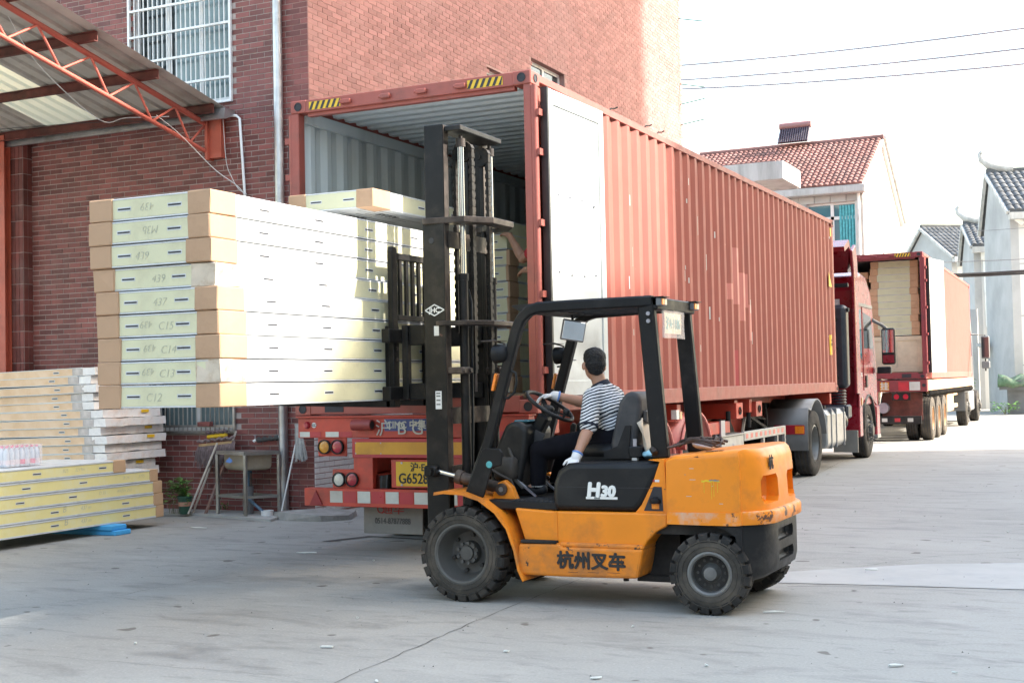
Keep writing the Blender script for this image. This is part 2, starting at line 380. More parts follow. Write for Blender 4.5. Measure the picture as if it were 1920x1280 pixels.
# ================================================================ ground
def ground_mat():
    m = bpy.data.materials.new('concrete_ground'); m.use_nodes = True; n = m.node_tree; L = n.links
    b = n.nodes['Principled BSDF']; tc = n.nodes.new('ShaderNodeTexCoord').outputs['Object']
    def nz(s, d=6, r=.6, vec=None, dist=0):
        t = n.nodes.new('ShaderNodeTexNoise'); t.inputs['Scale'].default_value = s; t.inputs['Detail'].default_value = d
        t.inputs['Roughness'].default_value = r; t.inputs['Distortion'].default_value = dist; L.new(vec or tc, t.inputs['Vector']); return t.outputs[0]
    def rng(v, a, b_, c=0, d=1):
        t = n.nodes.new('ShaderNodeMapRange'); t.inputs[1].default_value = a; t.inputs[2].default_value = b_
        t.inputs[3].default_value = c; t.inputs[4].default_value = d; L.new(v, t.inputs[0]); return t.outputs[0]
    def mix(f, a, b_):
        t = n.nodes.new('ShaderNodeMix'); t.data_type = 'RGBA'; L.new(f, t.inputs[0])
        for s_, x in ((t.inputs[6], a), (t.inputs[7], b_)):
            if isinstance(x, tuple): s_.default_value = (*x, 1)
            else: L.new(x, s_)
        return t.outputs[2]
    mp = n.nodes.new('ShaderNodeMapping'); mp.inputs['Rotation'].default_value = (0,0,R(-35)); mp.inputs['Scale'].default_value = (1, 3.2, 1); L.new(tc, mp.inputs[0])
    c = mix(rng(nz(.35, 5), .35, .65), (.262,.252,.226), (.35,.338,.306))
    c = mix(rng(nz(14, 8, .7), .3, .8), c, mix(rng(nz(60, 4), .3, .7), (.235,.226,.203), (.395,.382,.346)))
    st = rng(nz(.9, 8, .7, mp.outputs[0], .6), .52, .74, 0, .75)                 # oily tyre smears
    c = mix(st, c, (.125,.118,.108)); c = mix(rng(nz(2.6, 9, .72, mp.outputs[0], .4), .54, .70, 0, .6), c, (.15,.143,.13))
    c = mix(rng(nz(.55, 7, .65, mp.outputs[0], .3), .58, .72, 0, .5), c, (.42,.405,.37))   # pale dusty areas
    c = mix(rng(nz(4.2, 2, .4), .715, .735, 0, .75), c, (.10,.085,.07))           # drips
    c = mix(rng(nz(38, 2, .4), .765, .775, 0, .6), c, (.5,.5,.46))                # pale specks
    L.new(c, b.inputs['Base Color'])
    L.new(rng(st, 0, 1, .82, .55), b.inputs['Roughness']); b.inputs['Specular IOR Level'].default_value = .35
    bp = n.nodes.new('ShaderNodeBump'); bp.inputs['Strength'].default_value = .35; bp.inputs['Distance'].default_value = .006
    L.new(nz(45, 8, .7), bp.inputs['Height']); L.new(bp.outputs[0], b.inputs['Normal'])
    MAT['ground'] = m
ground_mat()
gr = MB().add([(-300,-120,0),(300,-120,0),(300,700,0),(-300,700,0)], [(0,1,2,3)]).go('ground', 'ground')
tag(gr, kind='structure')
pm('joint_dark', (.07,.065,.06), .3, 8, .9)
pm('patch_pale', (.375,.365,.34), .1, 1.5, .8, bump=.2, bsc=60, dirt=(.30,.30,.295), damt=.25, dsc=2)
def joint(pts, w=.012, jit=.02, name='joint'):
    P = []
    for i in range(len(pts)-1):
        a, b = Vector((*pts[i], 0)), Vector((*pts[i+1], 0)); k = max(2, int((b-a).length/.12))
        for j in range(k + (i == len(pts)-2)):
            p = a.lerp(b, j/k); P.append(p + Vector((random.uniform(-jit, jit), random.uniform(-jit, jit), 0)))
    m = MB(); vs = []
    for i, p in enumerate(P):
        t = (P[min(i+1, len(P)-1)]-P[max(i-1, 0)]).normalized(); x = Vector((-t.y, t.x, 0))*w*random.uniform(.12, .42)
        vs += [(p.x+x.x, p.y+x.y, .003), (p.x-x.x, p.y-x.y, .003)]
    m.add(vs, [(2*i, 2*i+1, 2*i+3, 2*i+2) for i in range(len(P)-1)])
    return m.go(name, 'joint_dark', gr)
joint([(.9,-6.5),(.68,-2.4),(.62,0.2),(.45,4),(.14,8.7),(-.3,14.2),(-.5,16.3)], .009, .010)
joint([(-9,16.35),(-1.7,16.41),(2.6,16.15),(14,15.6)], .05, .01)
joint([(-9,13.6),(0,13.7),(14,13.3)], .03, .01)
joint([(.68,6.3),(1.6,6.5),(3.3,6.8),(8,7.2)], .018, .012)
joint([(-4.2,-3.9),(-2.65,-3.2),(-2.3,-2.4),(-2.2,-1.3)], .007, .02)
joint([(2.2,-.55),(2.9,-.35),(3.76,-.12),(9,.3)], .012, .012)
joint([(2.5,.62),(3.0,1.4),(3.7,1.9),(8,2.6)], .010, .02)
joint([(-2.9,.2),(-2.79,.21),(-2.27,.28),(-1.6,.4)], .012, .005)
joint([(-5.6,-.2),(-3.4,.35),(-2.4,.55)], .010, .02)
joint([(-3,-4.6),(-1.2,-4.3),(.75,-4.25)], .005, .02)
MB().add([(2.1,-.42,.004),(2.9,-.30,.004),(6.5,.1,.004),(6.5,1.7,.004),(3.7,1.16,.004),(2.95,.86,.004),(2.55,.55,.004),(2.0,.1,.004)],
         [tuple(range(8))]).go('concrete_patch', 'patch_pale', gr)
MB().add([(-2.72,.80,.004),(-2.62,.80,.004),(-2.40,1.30,.004),(-2.50,1.32,.004)], [(0,1,2,3)]).go('drain_slot', 'joint_dark', gr)
MB().add([(-2.48,1.27,.0045),(-1.3,1.12,.0045),(-1.3,1.16,.0045),(-2.47,1.32,.0045)], [(0,1,2,3)]).go('drain_slot', 'joint_dark', gr)
# raised concrete apron along the wall
ap = MB()
ap.prism([(-10.5,3.0),(-4.6,3.0),(-4.35,2.2),(-4.9,2.35),(-5.6,2.55),(-10.5,2.6)], 0, .03, 'z')
tag(ap.go('pavement', 'patch_pale'), kind='structure')

# ================================================================ brick building
WY, WX = 3.0, -4.29
BL, BH, MW, MH = .2020, .0560, .2125, .0665        # brick and module sizes
bb = thing('brick_building', 'dark red brick factory building with barred windows and a side wall coloured brighter for sunlight', 'building', (WX, WY, 0))
TOP = 11.0
wins_front = [(-7.01, -5.43, 5.08, 6.75), (-7.35, -5.45, 1.0, 2.1)]
wins_side = [(9.44, 10.84, 5.2, 6.87), (7.8, 8.5, 4.9, 6.37)]
# backing walls as solid frames round the openings
bw = MB()
def walled(m, a0, a1, z0, z1, holes, put):
    xs = sorted({a0, a1, *[h[0] for h in holes], *[h[1] for h in holes]}); zs = sorted({z0, z1, *[h[2] for h in holes], *[h[3] for h in holes]})
    for i in range(len(xs)-1):
        for j in range(len(zs)-1):
            cx, cz = (xs[i]+xs[i+1])/2, (zs[j]+zs[j+1])/2
            if not any(h[0] < cx < h[1] and h[2] < cz < h[3] for h in holes): put(m, xs[i], xs[i+1], zs[j], zs[j+1])
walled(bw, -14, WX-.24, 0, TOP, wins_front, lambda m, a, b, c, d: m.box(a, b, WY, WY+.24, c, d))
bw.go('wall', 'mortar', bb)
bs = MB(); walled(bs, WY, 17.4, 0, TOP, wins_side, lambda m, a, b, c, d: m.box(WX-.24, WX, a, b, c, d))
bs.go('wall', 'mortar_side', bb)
MB().box(-14, WX-.25, 17.1, 17.4, 0, TOP).go('wall', 'mortar', bb)
MB().box(-14.2, WX+.15, WY-.15, 17.5, TOP, TOP+.25).go('roof', 'concrete_pale', bb)
# bricks
shared = {}
def brick_mesh(L, mat):
    k = (round(L, 3), mat)
    if k not in shared:
        m = MB().box(-L/2, L/2, -.004, .006, -BH/2, BH/2, .002)
        me = bpy.data.meshes.new('brick'); me.from_pydata(m.v, [], m.f); me.materials.append(MAT[mat]); shared[k] = me
    return shared[k]
spots = []                                # (pos, along axis, length, material)
rows = int(TOP/MH)
for r in range(rows):
    z = .02+MH*(r+.5)
    # front, facing -Y, laid from the corner to the left
    x = WX-.003; first = True
    while x > -10.6:
        L = (BL if r % 2 else BL*.47) if first else BL
        xc = x-L/2; x -= L+MW-BL; first = False
        if any(h[0]-.02 < xc < h[1]+.02 and h[2]-.02 < z < h[3]+.02 for h in wins_front): continue
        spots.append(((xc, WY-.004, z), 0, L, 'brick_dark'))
    y = WY+.003; first = True
    while y < 17.3:
        L = (BL if not r % 2 else BL*.47) if first else BL
        yc = y+L/2; y += L+MW-BL; first = False
        if any(h[0]-.02 < yc < h[1]+.02 and h[2]-.02 < z < h[3]+.02 for h in wins_side): continue
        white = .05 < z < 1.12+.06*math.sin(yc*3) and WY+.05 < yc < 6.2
        spots.append(((WX+.004, yc, z), 1, L, 'brick_white' if white else 'brick_side_lit'))
def vis_score(s):
    (x, y, z), ax, L, mt = s
    if ax == 0:
        if 2.0 < z < 4.55 and -8.7 < x < -5.55: return 3-abs(z-3.4)*.3-abs(x+6.6)*.05
        if .1 < z < .98 and -5.75 < x < -4.8: return 4
        if z < 1.2 and -5.4 < x < -4.4: return 3.9
        if 4.6 < z < 6.2 and -5.4 < x < -4.35: return 2.9
    elif mt == 'brick_white' and y < 4.3 and z > .3: return 3.8
    return 0
order = sorted(range(len(spots)), key=lambda i: -vis_score(spots[i]))
chosen = set(order[:296])
for i in chosen:
    (x, y, z), ax, L, mt = spots[i]
    o = bpy.data.objects.new('brick', brick_mesh(L, mt)); COL.objects.link(o); o.parent = bb
    o.location = (x-WX, y-WY, z); o.rotation_euler = (random.gauss(0,.004), 0, (math.pi/2 if ax else 0)+random.gauss(0,.004))
rest = {'brick_dark': MB(), 'brick_side_lit': MB(), 'brick_white': MB()}
for i, ((x, y, z), ax, L, mt) in enumerate(spots):
    if i in chosen: continue
    j = random.uniform(-.0015, .0015)
    if ax == 0: rest[mt].box(x-L/2, x+L/2, y-.001+j, y+.008, z-BH/2, z+BH/2)
    else: rest[mt].box(x-.008, x+.001+j, y-L/2, y+L/2, z-BH/2, z+BH/2)
tag(rest['brick_dark'].go('brickwork', 'brick_dark', bb), kind='stuff')
tag(rest['brick_side_lit'].go('side_brickwork', 'brick_side_lit', bb), kind='stuff')
tag(rest['brick_white'].go('limewashed_brickwork', 'brick_white', bb), kind='stuff')
# pilaster with soldier tiles at the left
MB().box(-9.6, -8.76, 2.84, WY-.002, 0, 5.0).go('pilaster', 'mortar', bb)
pt = MB()
for r in range(24):
    for c in range(11): pt.box(-8.763-.07*c-.062, -8.763-.07*c, 2.832, 2.845, .03+r*.21, .03+r*.21+.2)
    for q in range(2): pt.box(-8.768, -8.754, 2.843+.078*q, 2.843+.078*q+.07, .03+r*.21, .03+r*.21+.2)
tag(pt.go('pilaster_tiles', 'brick_dark', bb), kind='stuff')
pm('glass_tint', (.16,.22,.23), .3, 1.5, .15, spec=.6)
# windows
def barred_window(x0, x1, z0, z1, pitch, hrails, gmat):
    w = MB().box(x0+.05, x1-.05, WY+.13, WY+.15, z0+.05, z1-.05).go('window_pane', 'glass_dark', bb)
    m = MB()
    for a, b, c, d in ((x0,x1,z0,z0+.06),(x0,x1,z1-.06,z1),(x0,x0+.05,z0+.06,z1-.06),(x1-.05,x1,z0+.06,z1-.06)): m.box(a,b,WY+.08,WY+.16,c,d)
    fr = m.go('window_frame', 'alu_white', bb)
    MB().box(x0+(x1-x0)*.40, x1-.05, WY+.10, WY+.115, z0+.06, z1-.06).go('sliding_pane', 'glass_tint', bb)
    n = 3
    for k in range(1, n):
        xx = x0+(x1-x0)*k/n; MB().box(xx-.028, xx+.028, WY+.09, WY+.125, z0+.06, z1-.06).go('mullion', 'alu_white', fr)
    g = MB()
    for a, b, c, d in ((x0-.03,x1+.03,z0-.03,z0),(x0-.03,x1+.03,z1,z1+.03),(x0-.03,x0,z0,z1),(x1,x1+.03,z0,z1)): g.box(a,b,WY-.045,WY-.008,c,d)
    gf = g.go('grille_frame', gmat, bb)
    k = int((x1-x0)/pitch)
    for i in range(1, k): 
        xx = x0+(x1-x0)*i/k; MB().cyl((xx, WY-.028, z0), (xx, WY-.028, z1), .0085, 8).go('grille_bar', gmat, gf, 60)
    for zz in hrails: MB().box(x0, x1, WY-.046, WY-.010, zz-.014, zz+.014).go('grille_rail', gmat, gf)
    return w
barred_window(-7.01, -5.43, 5.08, 6.75, .072, [5.36, 5.70, 6.04, 6.38], 'alu_white')
barred_window(-7.35, -5.45, 1.0, 2.1, .068, [1.06, 1.6], 'stainless')
for k in range(0):          # a pale curtain behind the upper window
    xx = -6.35+.1*k
    MB().tube([(xx, WY+.21, 5.1), (xx+.02, WY+.20, 5.9), (xx, WY+.21, 6.7)], .05, 8).go('curtain_fold', 'plastic_grey', bb, 60)
for y0, y1, z0, z1 in wins_side:
    MB().box(WX-.14, WX-.12, y0+.04, y1-.04, z0+.04, z1-.04).go('window_pane', 'glass_dark', bb)
    m = MB()
    for a, b, c, d in ((y0,y1,z0,z0+.06),(y0,y1,z1-.06,z1),(y0,y0+.06,z0+.06,z1-.06),(y1-.06,y1,z0+.06,z1-.06),((y0+y1)/2-.03,(y0+y1)/2+.03,z0+.06,z1-.06)): m.box(WX-.15,WX-.1,a,b,c,d)
    m.go('window_frame', 'alu_white', bb)
# downpipe, PVC branch, wall bracket
dp = MB().cyl((-4.68, WY-.07, .04), (-4.68, WY-.07, 10.9), .056, 20).go('downpipe', 'galv', bb, 40)
for z in (1.5, 4.0, 6.5, 9): MB().cyl((-4.68, WY-.07, z), (-4.68, WY-.07, z+.05), .06, 20).go('pipe_clip', 'galv', dp, 40)
cw_ = [(-5.47,WY-.03,4.88),(-5.33,WY-.04,4.86),(-5.28,WY-.04,4.82),(-5.18,WY-.03,3.2),(-5.14,WY-.03,2.5)]
MB().tube(cw_, .017, 10).go('drain_pipe', 'pvc_white', bb, 50)
for z in (2.4,): MB().cyl((-4.60, WY-.03, 1.3), (-4.585, WY-.03, 3.2), .012, 8).go('conduit', 'galv', bb, 50)
for k, (z, d) in enumerate(((9.45,.25),(8.0,.3),(7.55,.25),(7.1,.28),(6.4,.3))):
    MB().cyl((WX, 17.3, z), (WX+.55, 17.35, z-.12+.2*(k in (2,3))), .012, 6).go('wall_bracket', 'tile_green', bb)

# ================================================================ canopy on the wall
def frp():
    m = bpy.data.materials.new('frp_sheet'); m.use_nodes = True; n = m.node_tree; L = n.links; n.nodes.clear()
    d = n.nodes.new('ShaderNodeBsdfDiffuse'); t = n.nodes.new('ShaderNodeBsdfTranslucent'); x = n.nodes.new('ShaderNodeMixShader'); o = n.nodes.new('ShaderNodeOutputMaterial')
    d.inputs[0].default_value = (.72,.68,.5,1); t.inputs[0].default_value = (.80,.74,.50,1); x.inputs[0].default_value = .55
    L.new(d.outputs[0], x.inputs[1]); L.new(t.outputs[0], x.inputs[2]); L.new(x.outputs[0], o.inputs[0]); MAT['frp'] = m
frp()
cn = thing('canopy', 'red steel truss canopy with grey corrugated roof sheets against the brick wall', 'canopy', (-5.75, WY, 0))
RS = -.216
def rz_(y): return 5.575-.216*(y-.08)-.02
def sheet(x0, x1, mat, name):
    m = MB(); vs = []; fs = []; x = x0; prof = []
    while x < x1-.205:
        for dx, dz in ((0,0),(.07,0),(.095,.028),(.125,.028),(.15,0)):
            prof.append((min(x+dx, x1), dz))
        x += .21
    prof.append((x1, 0))
    Y = [2.93, 1.5, 0, -1.5, -3, -4.5]
    for y in Y:
        for px_, dz in prof: vs.append((px_, y, rz_(y)+dz))
    n = len(prof)
    for i in range(len(Y)-1):
        for k in range(n-1): fs.append((i*n+k, i*n+k+1, (i+1)*n+k+1, (i+1)*n+k))
    return m.add(vs, fs).go(name, mat, cn)
xe = -5.42
eds = [xe, -6.35, -7.28, -8.18, -9.1, -10, -10.9, -11.8, -12.9]
for k in range(8): sheet(eds[k+1], eds[k], 'frp' if k == 2 else 'roof_sheet', 'skylight_sheet' if k == 2 else 'roof_sheet')
for y in (2.72, 1.73, .76, -.22, -1.2, -2.2, -3.2):
    z = rz_(y)-.002
    m = MB().box(-12.9, xe-.06, y-.004, y+.004, z-.115, z-.006).box(-12.9, xe-.06, y-.05, y-.004, z-.012, z-.006).box(-12.9, xe-.06, y-.05, y-.004, z-.115, z-.109)
    m.go('purlin', 'rust_steel', cn)
def truss(X):
    ty = [2.98, 2.32, 1.62, .93, .16, -.6, -1.35, -2.1, -3.6]; by = [3.0, 2.59, 1.92, 1.21, .49, -.25, -1.0, -1.75, -3.6]
    def zt(y): return rz_(y)-.155
    def zb(y): return zt(y)-.345
    MB().tube([(X, 2.99, zt(2.99)), (X, -4.4, zt(-4.4))], .034, 12).go('top_chord', 'truss_paint', cn, 50)
    MB().tube([(X, 2.99, zb(2.99)), (X, -4.4, zb(-4.4))], .026, 12).go('bottom_chord', 'truss_paint', cn, 50)
    for i in range(1, 8):
        MB().cyl((X, ty[i], zt(ty[i])), (X, by[i], zb(by[i])), .014, 8).go('web_bar', 'truss_paint', cn, 50)
        MB().cyl((X, ty[i]+.04, zt(ty[i])), (X, by[i+1]-.03 if False else by[i+1], zb(by[i+1])), .014, 8).go('web_bar', 'truss_paint', cn, 50)
    MB().cyl((X, 2.9, zt(2.9)), (X, by[1], zb(by[1])), .014, 8).go('web_bar', 'truss_paint', cn, 50)
truss(-5.75); truss(-9.4)
MB().box(-5.70, -5.52, 2.90, 2.988, 4.36, 4.86).box(-5.74, -5.70, 2.86, 2.988, 4.34, 4.86).go('wall_bracket', 'red_steel', cn)
gt = MB().prism([(2.78,4.93),(2.98,4.93),(2.98,4.88),(2.80,4.80),(2.76,4.80)], -12.9, -5.36, 'x').go('gutter', 'galv', cn)
col = MB().box(-9.08,-8.95,2.70,2.712,0,4.95).box(-9.08,-8.95,2.80,2.812,0,4.95).box(-9.02,-9.01,2.712,2.80,0,4.95).go('column', 'red_steel', cn)

def cable(name, pts, r, mat, label, group=None, n=6):
    P = []
    for i in range(len(pts)-1):
        a = [Vector(pts[max(i-1,0)]), Vector(pts[i]), Vector(pts[i+1]), Vector(pts[min(i+2,len(pts)-1)])]
        for k in range(6):
            t = k/6
            P.append(.5*((2*a[1])+(a[2]-a[0])*t+(2*a[0]-5*a[1]+4*a[2]-a[3])*t*t+(3*a[1]-a[0]-3*a[2]+a[3])*t**3))
    P.append(Vector(pts[-1]))
    return tag(MB().tube(P, r, n).go(name, mat, None, 60), label, 'cable', group)
cable('hanging_cable', [(-6.2,-.4,6.0),(-6.2,.09,5.65),(-6.2,.61,5.11),(-6.2,1.53,4.66),(-6.15,1.93,4.74),(-5.8,2.28,4.78)], .006, 'wire_white', 'thin white cable sagging below the canopy roof')
cable('hanging_cable', [(-5.75,2.0,4.74),(-5.68,2.33,4.56),(-5.55,2.8,4.2),(-5.22,2.93,3.9),(-5.16,2.94,3.5)], .005, 'wire_white', 'thin white cable drooping from the truss end down the brick wall')
cable('hanging_cable', [(-5.47,2.88,4.82),(-5.46,2.92,4.3),(-5.40,2.95,4.1),(-5.30,2.95,3.95),(-5.18,2.95,3.88)], .004, 'wire_white', 'thin wire hanging from the gutter end past the red bracket')
cable('hanging_cable', [(-9.5,.3,4.45),(-7.6,1.2,4.62),(-6.2,1.9,4.7),(-5.75,2.2,4.66)], .004, 'cable', 'thin dark cable stretched level below the canopy')

# ================================================================ far houses
def tile_roof(name, mat, parent, p0, u, v, nu, nv, lift=.05, half=True):
    """rows of curved tiles on a slope: p0 eave corner, u along the eave, v up the slope (full vectors)"""
    p0, u, v = Vector(p0), Vector(u), Vector(v); n = u.cross(v).normalized()
    if n.z < 0: n = -n
    m = MB(); du, dv = u/nu, v/nv
    for j in range(nv):
        for i in range(nu):
            a = p0+du*i+dv*j; w = []
            for t, h in ((.0,.0),(.25,.75),(.5,1),(.75,.75),(1,0)):
                w.append((t, h))
            vs = [a+du*t+n*(h*lift+.03) for t, h in w]+[a+du*t+dv*1.05+n*(h*lift) for t, h in w]+[a+du*t+n*(-.01) for t, h in w]
            m.add(vs, [(k, k+1, 6+k, 5+k) for k in range(4)]+[(10+k, 11+k, k+1, k) for k in range(4)])
    return tag(m.go(name, mat, parent, 50), kind='stuff')

hs = thing('tiled_house', 'white house with red tiled roof and blue curtained window behind the truck', 'house', (-2.7, 30, 0))
HX = -2.72; E0, RZ, EB = 7.30, 9.22, 6.95; Y0, YR, Y1 = 30.0, 33.3, 36.7; XL = -8.6
m = MB(); m.prism([(Y0,0),(Y1,0),(Y1,EB),(YR,RZ-.1),(Y0,E0)], HX-.25, HX, 'x'); m.go('gable_wall', 'plaster_white', hs)
MB().prism([(Y0,0),(Y1,0),(Y1,EB),(YR,RZ-.1),(Y0,E0)], XL, XL+.25, 'x').go('gable_wall', 'plaster_white', hs)
hw = MB()
walled(hw, XL+.25, HX-.25, 0, E0-.05, [(-4.46,-2.88,5.2,6.82)], lambda m, a, b, c, d: m.box(a, b, Y0+.02, Y0+.26, c, d))
fwall = hw.go('wall', 'mortar', hs)
blk = MB().box(-.235, .235, -.02, .02, -.105, .105, .01); bme = bpy.data.meshes.new('stone_block'); bme.from_pydata(blk.v, [], blk.f); bme.materials.append(MAT['stone_block'])
for r in range(14):
    z = 4.35+.215*r; x = HX-.02-(.24 if r % 2 else 0)
    while x > -7.2:
        if not (-4.6 < x-.24 < -2.75 and 5.1 < z < 6.9):
            o = bpy.data.objects.new('stone_block', bme); COL.objects.link(o); o.parent = hs; o.location = (x-.24+2.7, Y0-30, z)
        x -= .48
MB().box(HX-.16, HX, Y0-.02, Y0+.02, 5.1, 6.9).go('stone_quoin', 'stone_block', hs)
for k, (a, b) in enumerate(((-4.40,-3.72),(-3.62,-2.94))):
    MB().box(a, b, Y0+.12, Y0+.14, 5.26, 6.3).go('window_pane', 'glass_blue', hs)
    MB().box(a, b, Y0+.12, Y0+.14, 6.4, 6.76).go('window_pane', 'glass_blue', hs)
m = MB()
for a, b, c, d in ((-4.46,-2.88,5.2,5.26),(-4.46,-2.88,6.30,6.40),(-4.46,-2.88,6.76,6.82),(-4.46,-4.40,5.26,6.76),(-3.72,-3.62,5.26,6.76),(-2.94,-2.88,5.26,6.76)): m.box(a,b,Y0+.09,Y0+.16,c,d)
m.go('window_frame', 'alu_white', hs)
for k in range(6):
    xx = -3.42+.09*k; MB().cyl((xx, Y0+.10, 5.3), (xx, Y0+.10, 6.72), .042, 8).go('curtain_fold', 'curtain', hs, 60)
MB().box(XL-.1, HX+.1, Y0-.32, Y0+.1, E0-.24, E0-.02).go('eave_band', 'stone_block', hs)
for k in range(12): MB().box(HX-.4-.48*k, HX+.06-.48*k, Y0-.335, Y0-.325, E0-.22, E0-.05).go('eave_block', 'concrete_pale', hs)
MB().cyl((HX-.12, Y0-.08, 0), (HX-.12, Y0-.08, E0-.25), .045, 10).go('downpipe', 'alu_white', hs, 50)
sl_ = Vector((0, YR-Y0+.3, RZ-E0+.18))
slab = MB().add([(XL-.2,Y0-.3,E0-.02),(HX+.12,Y0-.3,E0-.02),(HX+.12,YR,RZ),(XL-.2,YR,RZ),(HX+.12,Y1+.3,EB-.1),(XL-.2,Y1+.3,EB-.1),
                 (XL-.2,Y0-.3,E0-.12),(HX+.12,Y0-.3,E0-.12),(HX+.12,YR,RZ-.12),(XL-.2,YR,RZ-.12),(HX+.12,Y1+.3,EB-.22),(XL-.2,Y1+.3,EB-.22)],
                [(0,1,2,3),(3,2,4,5),(6,9,8,7),(9,11,10,8),(0,6,7,1),(1,7,8,2),(2,8,10,4),(5,4,10,11),(0,3,9,6),(3,5,11,9)])
roof = slab.go('roof', 'plaster_white', hs)
tile_roof('roof_tiles', 'tile_red', hs, (XL-.15, Y0-.3, E0), (HX-XL+.2, 0, 0), (0, YR-Y0+.3, RZ-E0+.02), 36, 17, .05)
MB().tube([(XL-.2,YR,RZ+.06),(HX+.12,YR,RZ+.06)], .09, 8).go('ridge', 'tile_red', roof, 50)
MB().tube([(HX+.16,YR,RZ+.05),(HX+.16,Y1+.35,EB-.08)], .07, 6).go('barge', 'concrete_pale', roof)
for y, z in ((33.0,8.0),(33.1,5.7)): MB().box(HX-.02, HX+.004, y, y+.35, z-.8, z-.05).go('slit_window', 'plastic_grey', hs)
MB().tube([(-5.9,31.6,8.15),(-6.15,31.1,7.85),(-5.9,30.9,7.75),(-5.3,31.0,7.8),(-5.2,31.4,8.1)], .03, 6).go('roof_cable', 'cable', hs, 60)
MB().box(-5.25,-5.0,31.35,31.55,8.05,8.2).go('roof_vent', 'concrete_pale', hs)

sb = thing('concrete_canopy', 'flat concrete porch roof slab jutting in front of the red tiled roof', 'roof slab', (-5.6, 26.5, 0))
MB().box(-7.6,-4.15,25.6,27.6,7.0,7.06).go('underside', 'concrete_pale', sb)
MB().box(-7.6,-4.15,25.5,25.6,7.0,7.5).box(-4.15,-4.05,25.5,27.6,7.0,7.5).box(-7.6,-4.15,27.6,27.7,7.0,7.5).go('parapet', 'concrete_pale', sb)
MB().box(-7.5,-4.3,25.7,27.5,7.5,7.56).go('roof_edge', 'tile_red', sb)
MB().box(-7.7,-7.4,25.7,27.5,0,7.0).go('wall', 'plaster_white', sb)
MB().cyl((-5.6,26.6,7.0),(-5.6,26.6,6.88),.03,8).ell((-5.6,26.6,6.84),.12,.12,.05).go('ceiling_lamp', 'cable', sb, 50)

def heater(x, y, z, s, label, tilt=1):
    t = thing('solar_water_heater', label, 'solar heater', (x, y, z), 'solar water heaters on the far roofs')
    m = MB().tube([(x-.62*s,y+.12*s,z+.62*s),(x+.62*s,y+.12*s,z+.62*s)], .15*s, 14).go('tank', 'heater_tank', t, 50)
    MB().add([(x-.58*s,y+.07*s,z+.50*s),(x+.58*s,y+.07*s,z+.50*s),(x+.58*s,y-.42*s,z-.12*s),(x-.58*s,y-.42*s,z-.12*s),(x-.58*s,y+.09*s,z+.49*s),(x+.58*s,y+.09*s,z+.49*s),(x+.58*s,y-.40*s,z-.13*s),(x-.58*s,y-.40*s,z-.13*s)],[(0,1,2,3),(7,6,5,4),(0,4,5,1),(1,5,6,2),(2,6,7,3),(3,7,4,0)]).go('back_plate','heater_tube',t)
    for k in range(14):
        xx = x-.55*s+1.1*s*k/13
        MB().cyl((xx, y+.04*s, z+.52*s), (xx, y-.45*s, z-.10*s), .038*s, 6).go('glass_tube', 'heater_tube', t, 60)
    for sx in (-1, 1):
        MB().bar((x+sx*.6*s, y+.12*s, z+.55*s), (x+sx*.6*s, y-.5*s, z-.17*s), .03*s, .03*s).go('frame_rail', 'alu_white', t)
        MB().bar((x+sx*.6*s, y+.14*s, z+.5*s), (x+sx*.6*s, y+.3*s, z-.25*s), .03*s, .03*s).go('frame_leg', 'alu_white', t)
        MB().bar((x+sx*.58*s, y-.42*s, z-.14*s), (x+sx*.2*s, y-.02*s, z+.42*s), .02*s, .02*s).go('brace', 'alu_white', t)
    return t
heater(-5.45, 33.15, 9.40, .86, 'large solar water heater with dark tubes on the red roof ridge')
heater(-9.6, 30.8, 9.0, .55, 'small solar water heater beside the green roof at the brick wall edge')
gn = thing('green_roof_house', 'green tiled roof corner showing between brick wall and red roof', 'house', (-8.6, 29.5, 0))
MB().box(-10.5,-8.0,28.2,30.8,0,7.6).go('wall', 'plaster_white', gn)
tile_roof('roof_tiles', 'tile_green', gn, (-10.6,28.0,7.6), (2.7,0,0), (0,1.5,1.15), 10, 7, .05)
for k in range(4): MB().box(-8.35+.0*k-.12*k,-7.9-.12*k,29.2,29.5,8.3+.12*k-.3,8.45+.12*k).go('ridge_step', 'tile_green', gn)

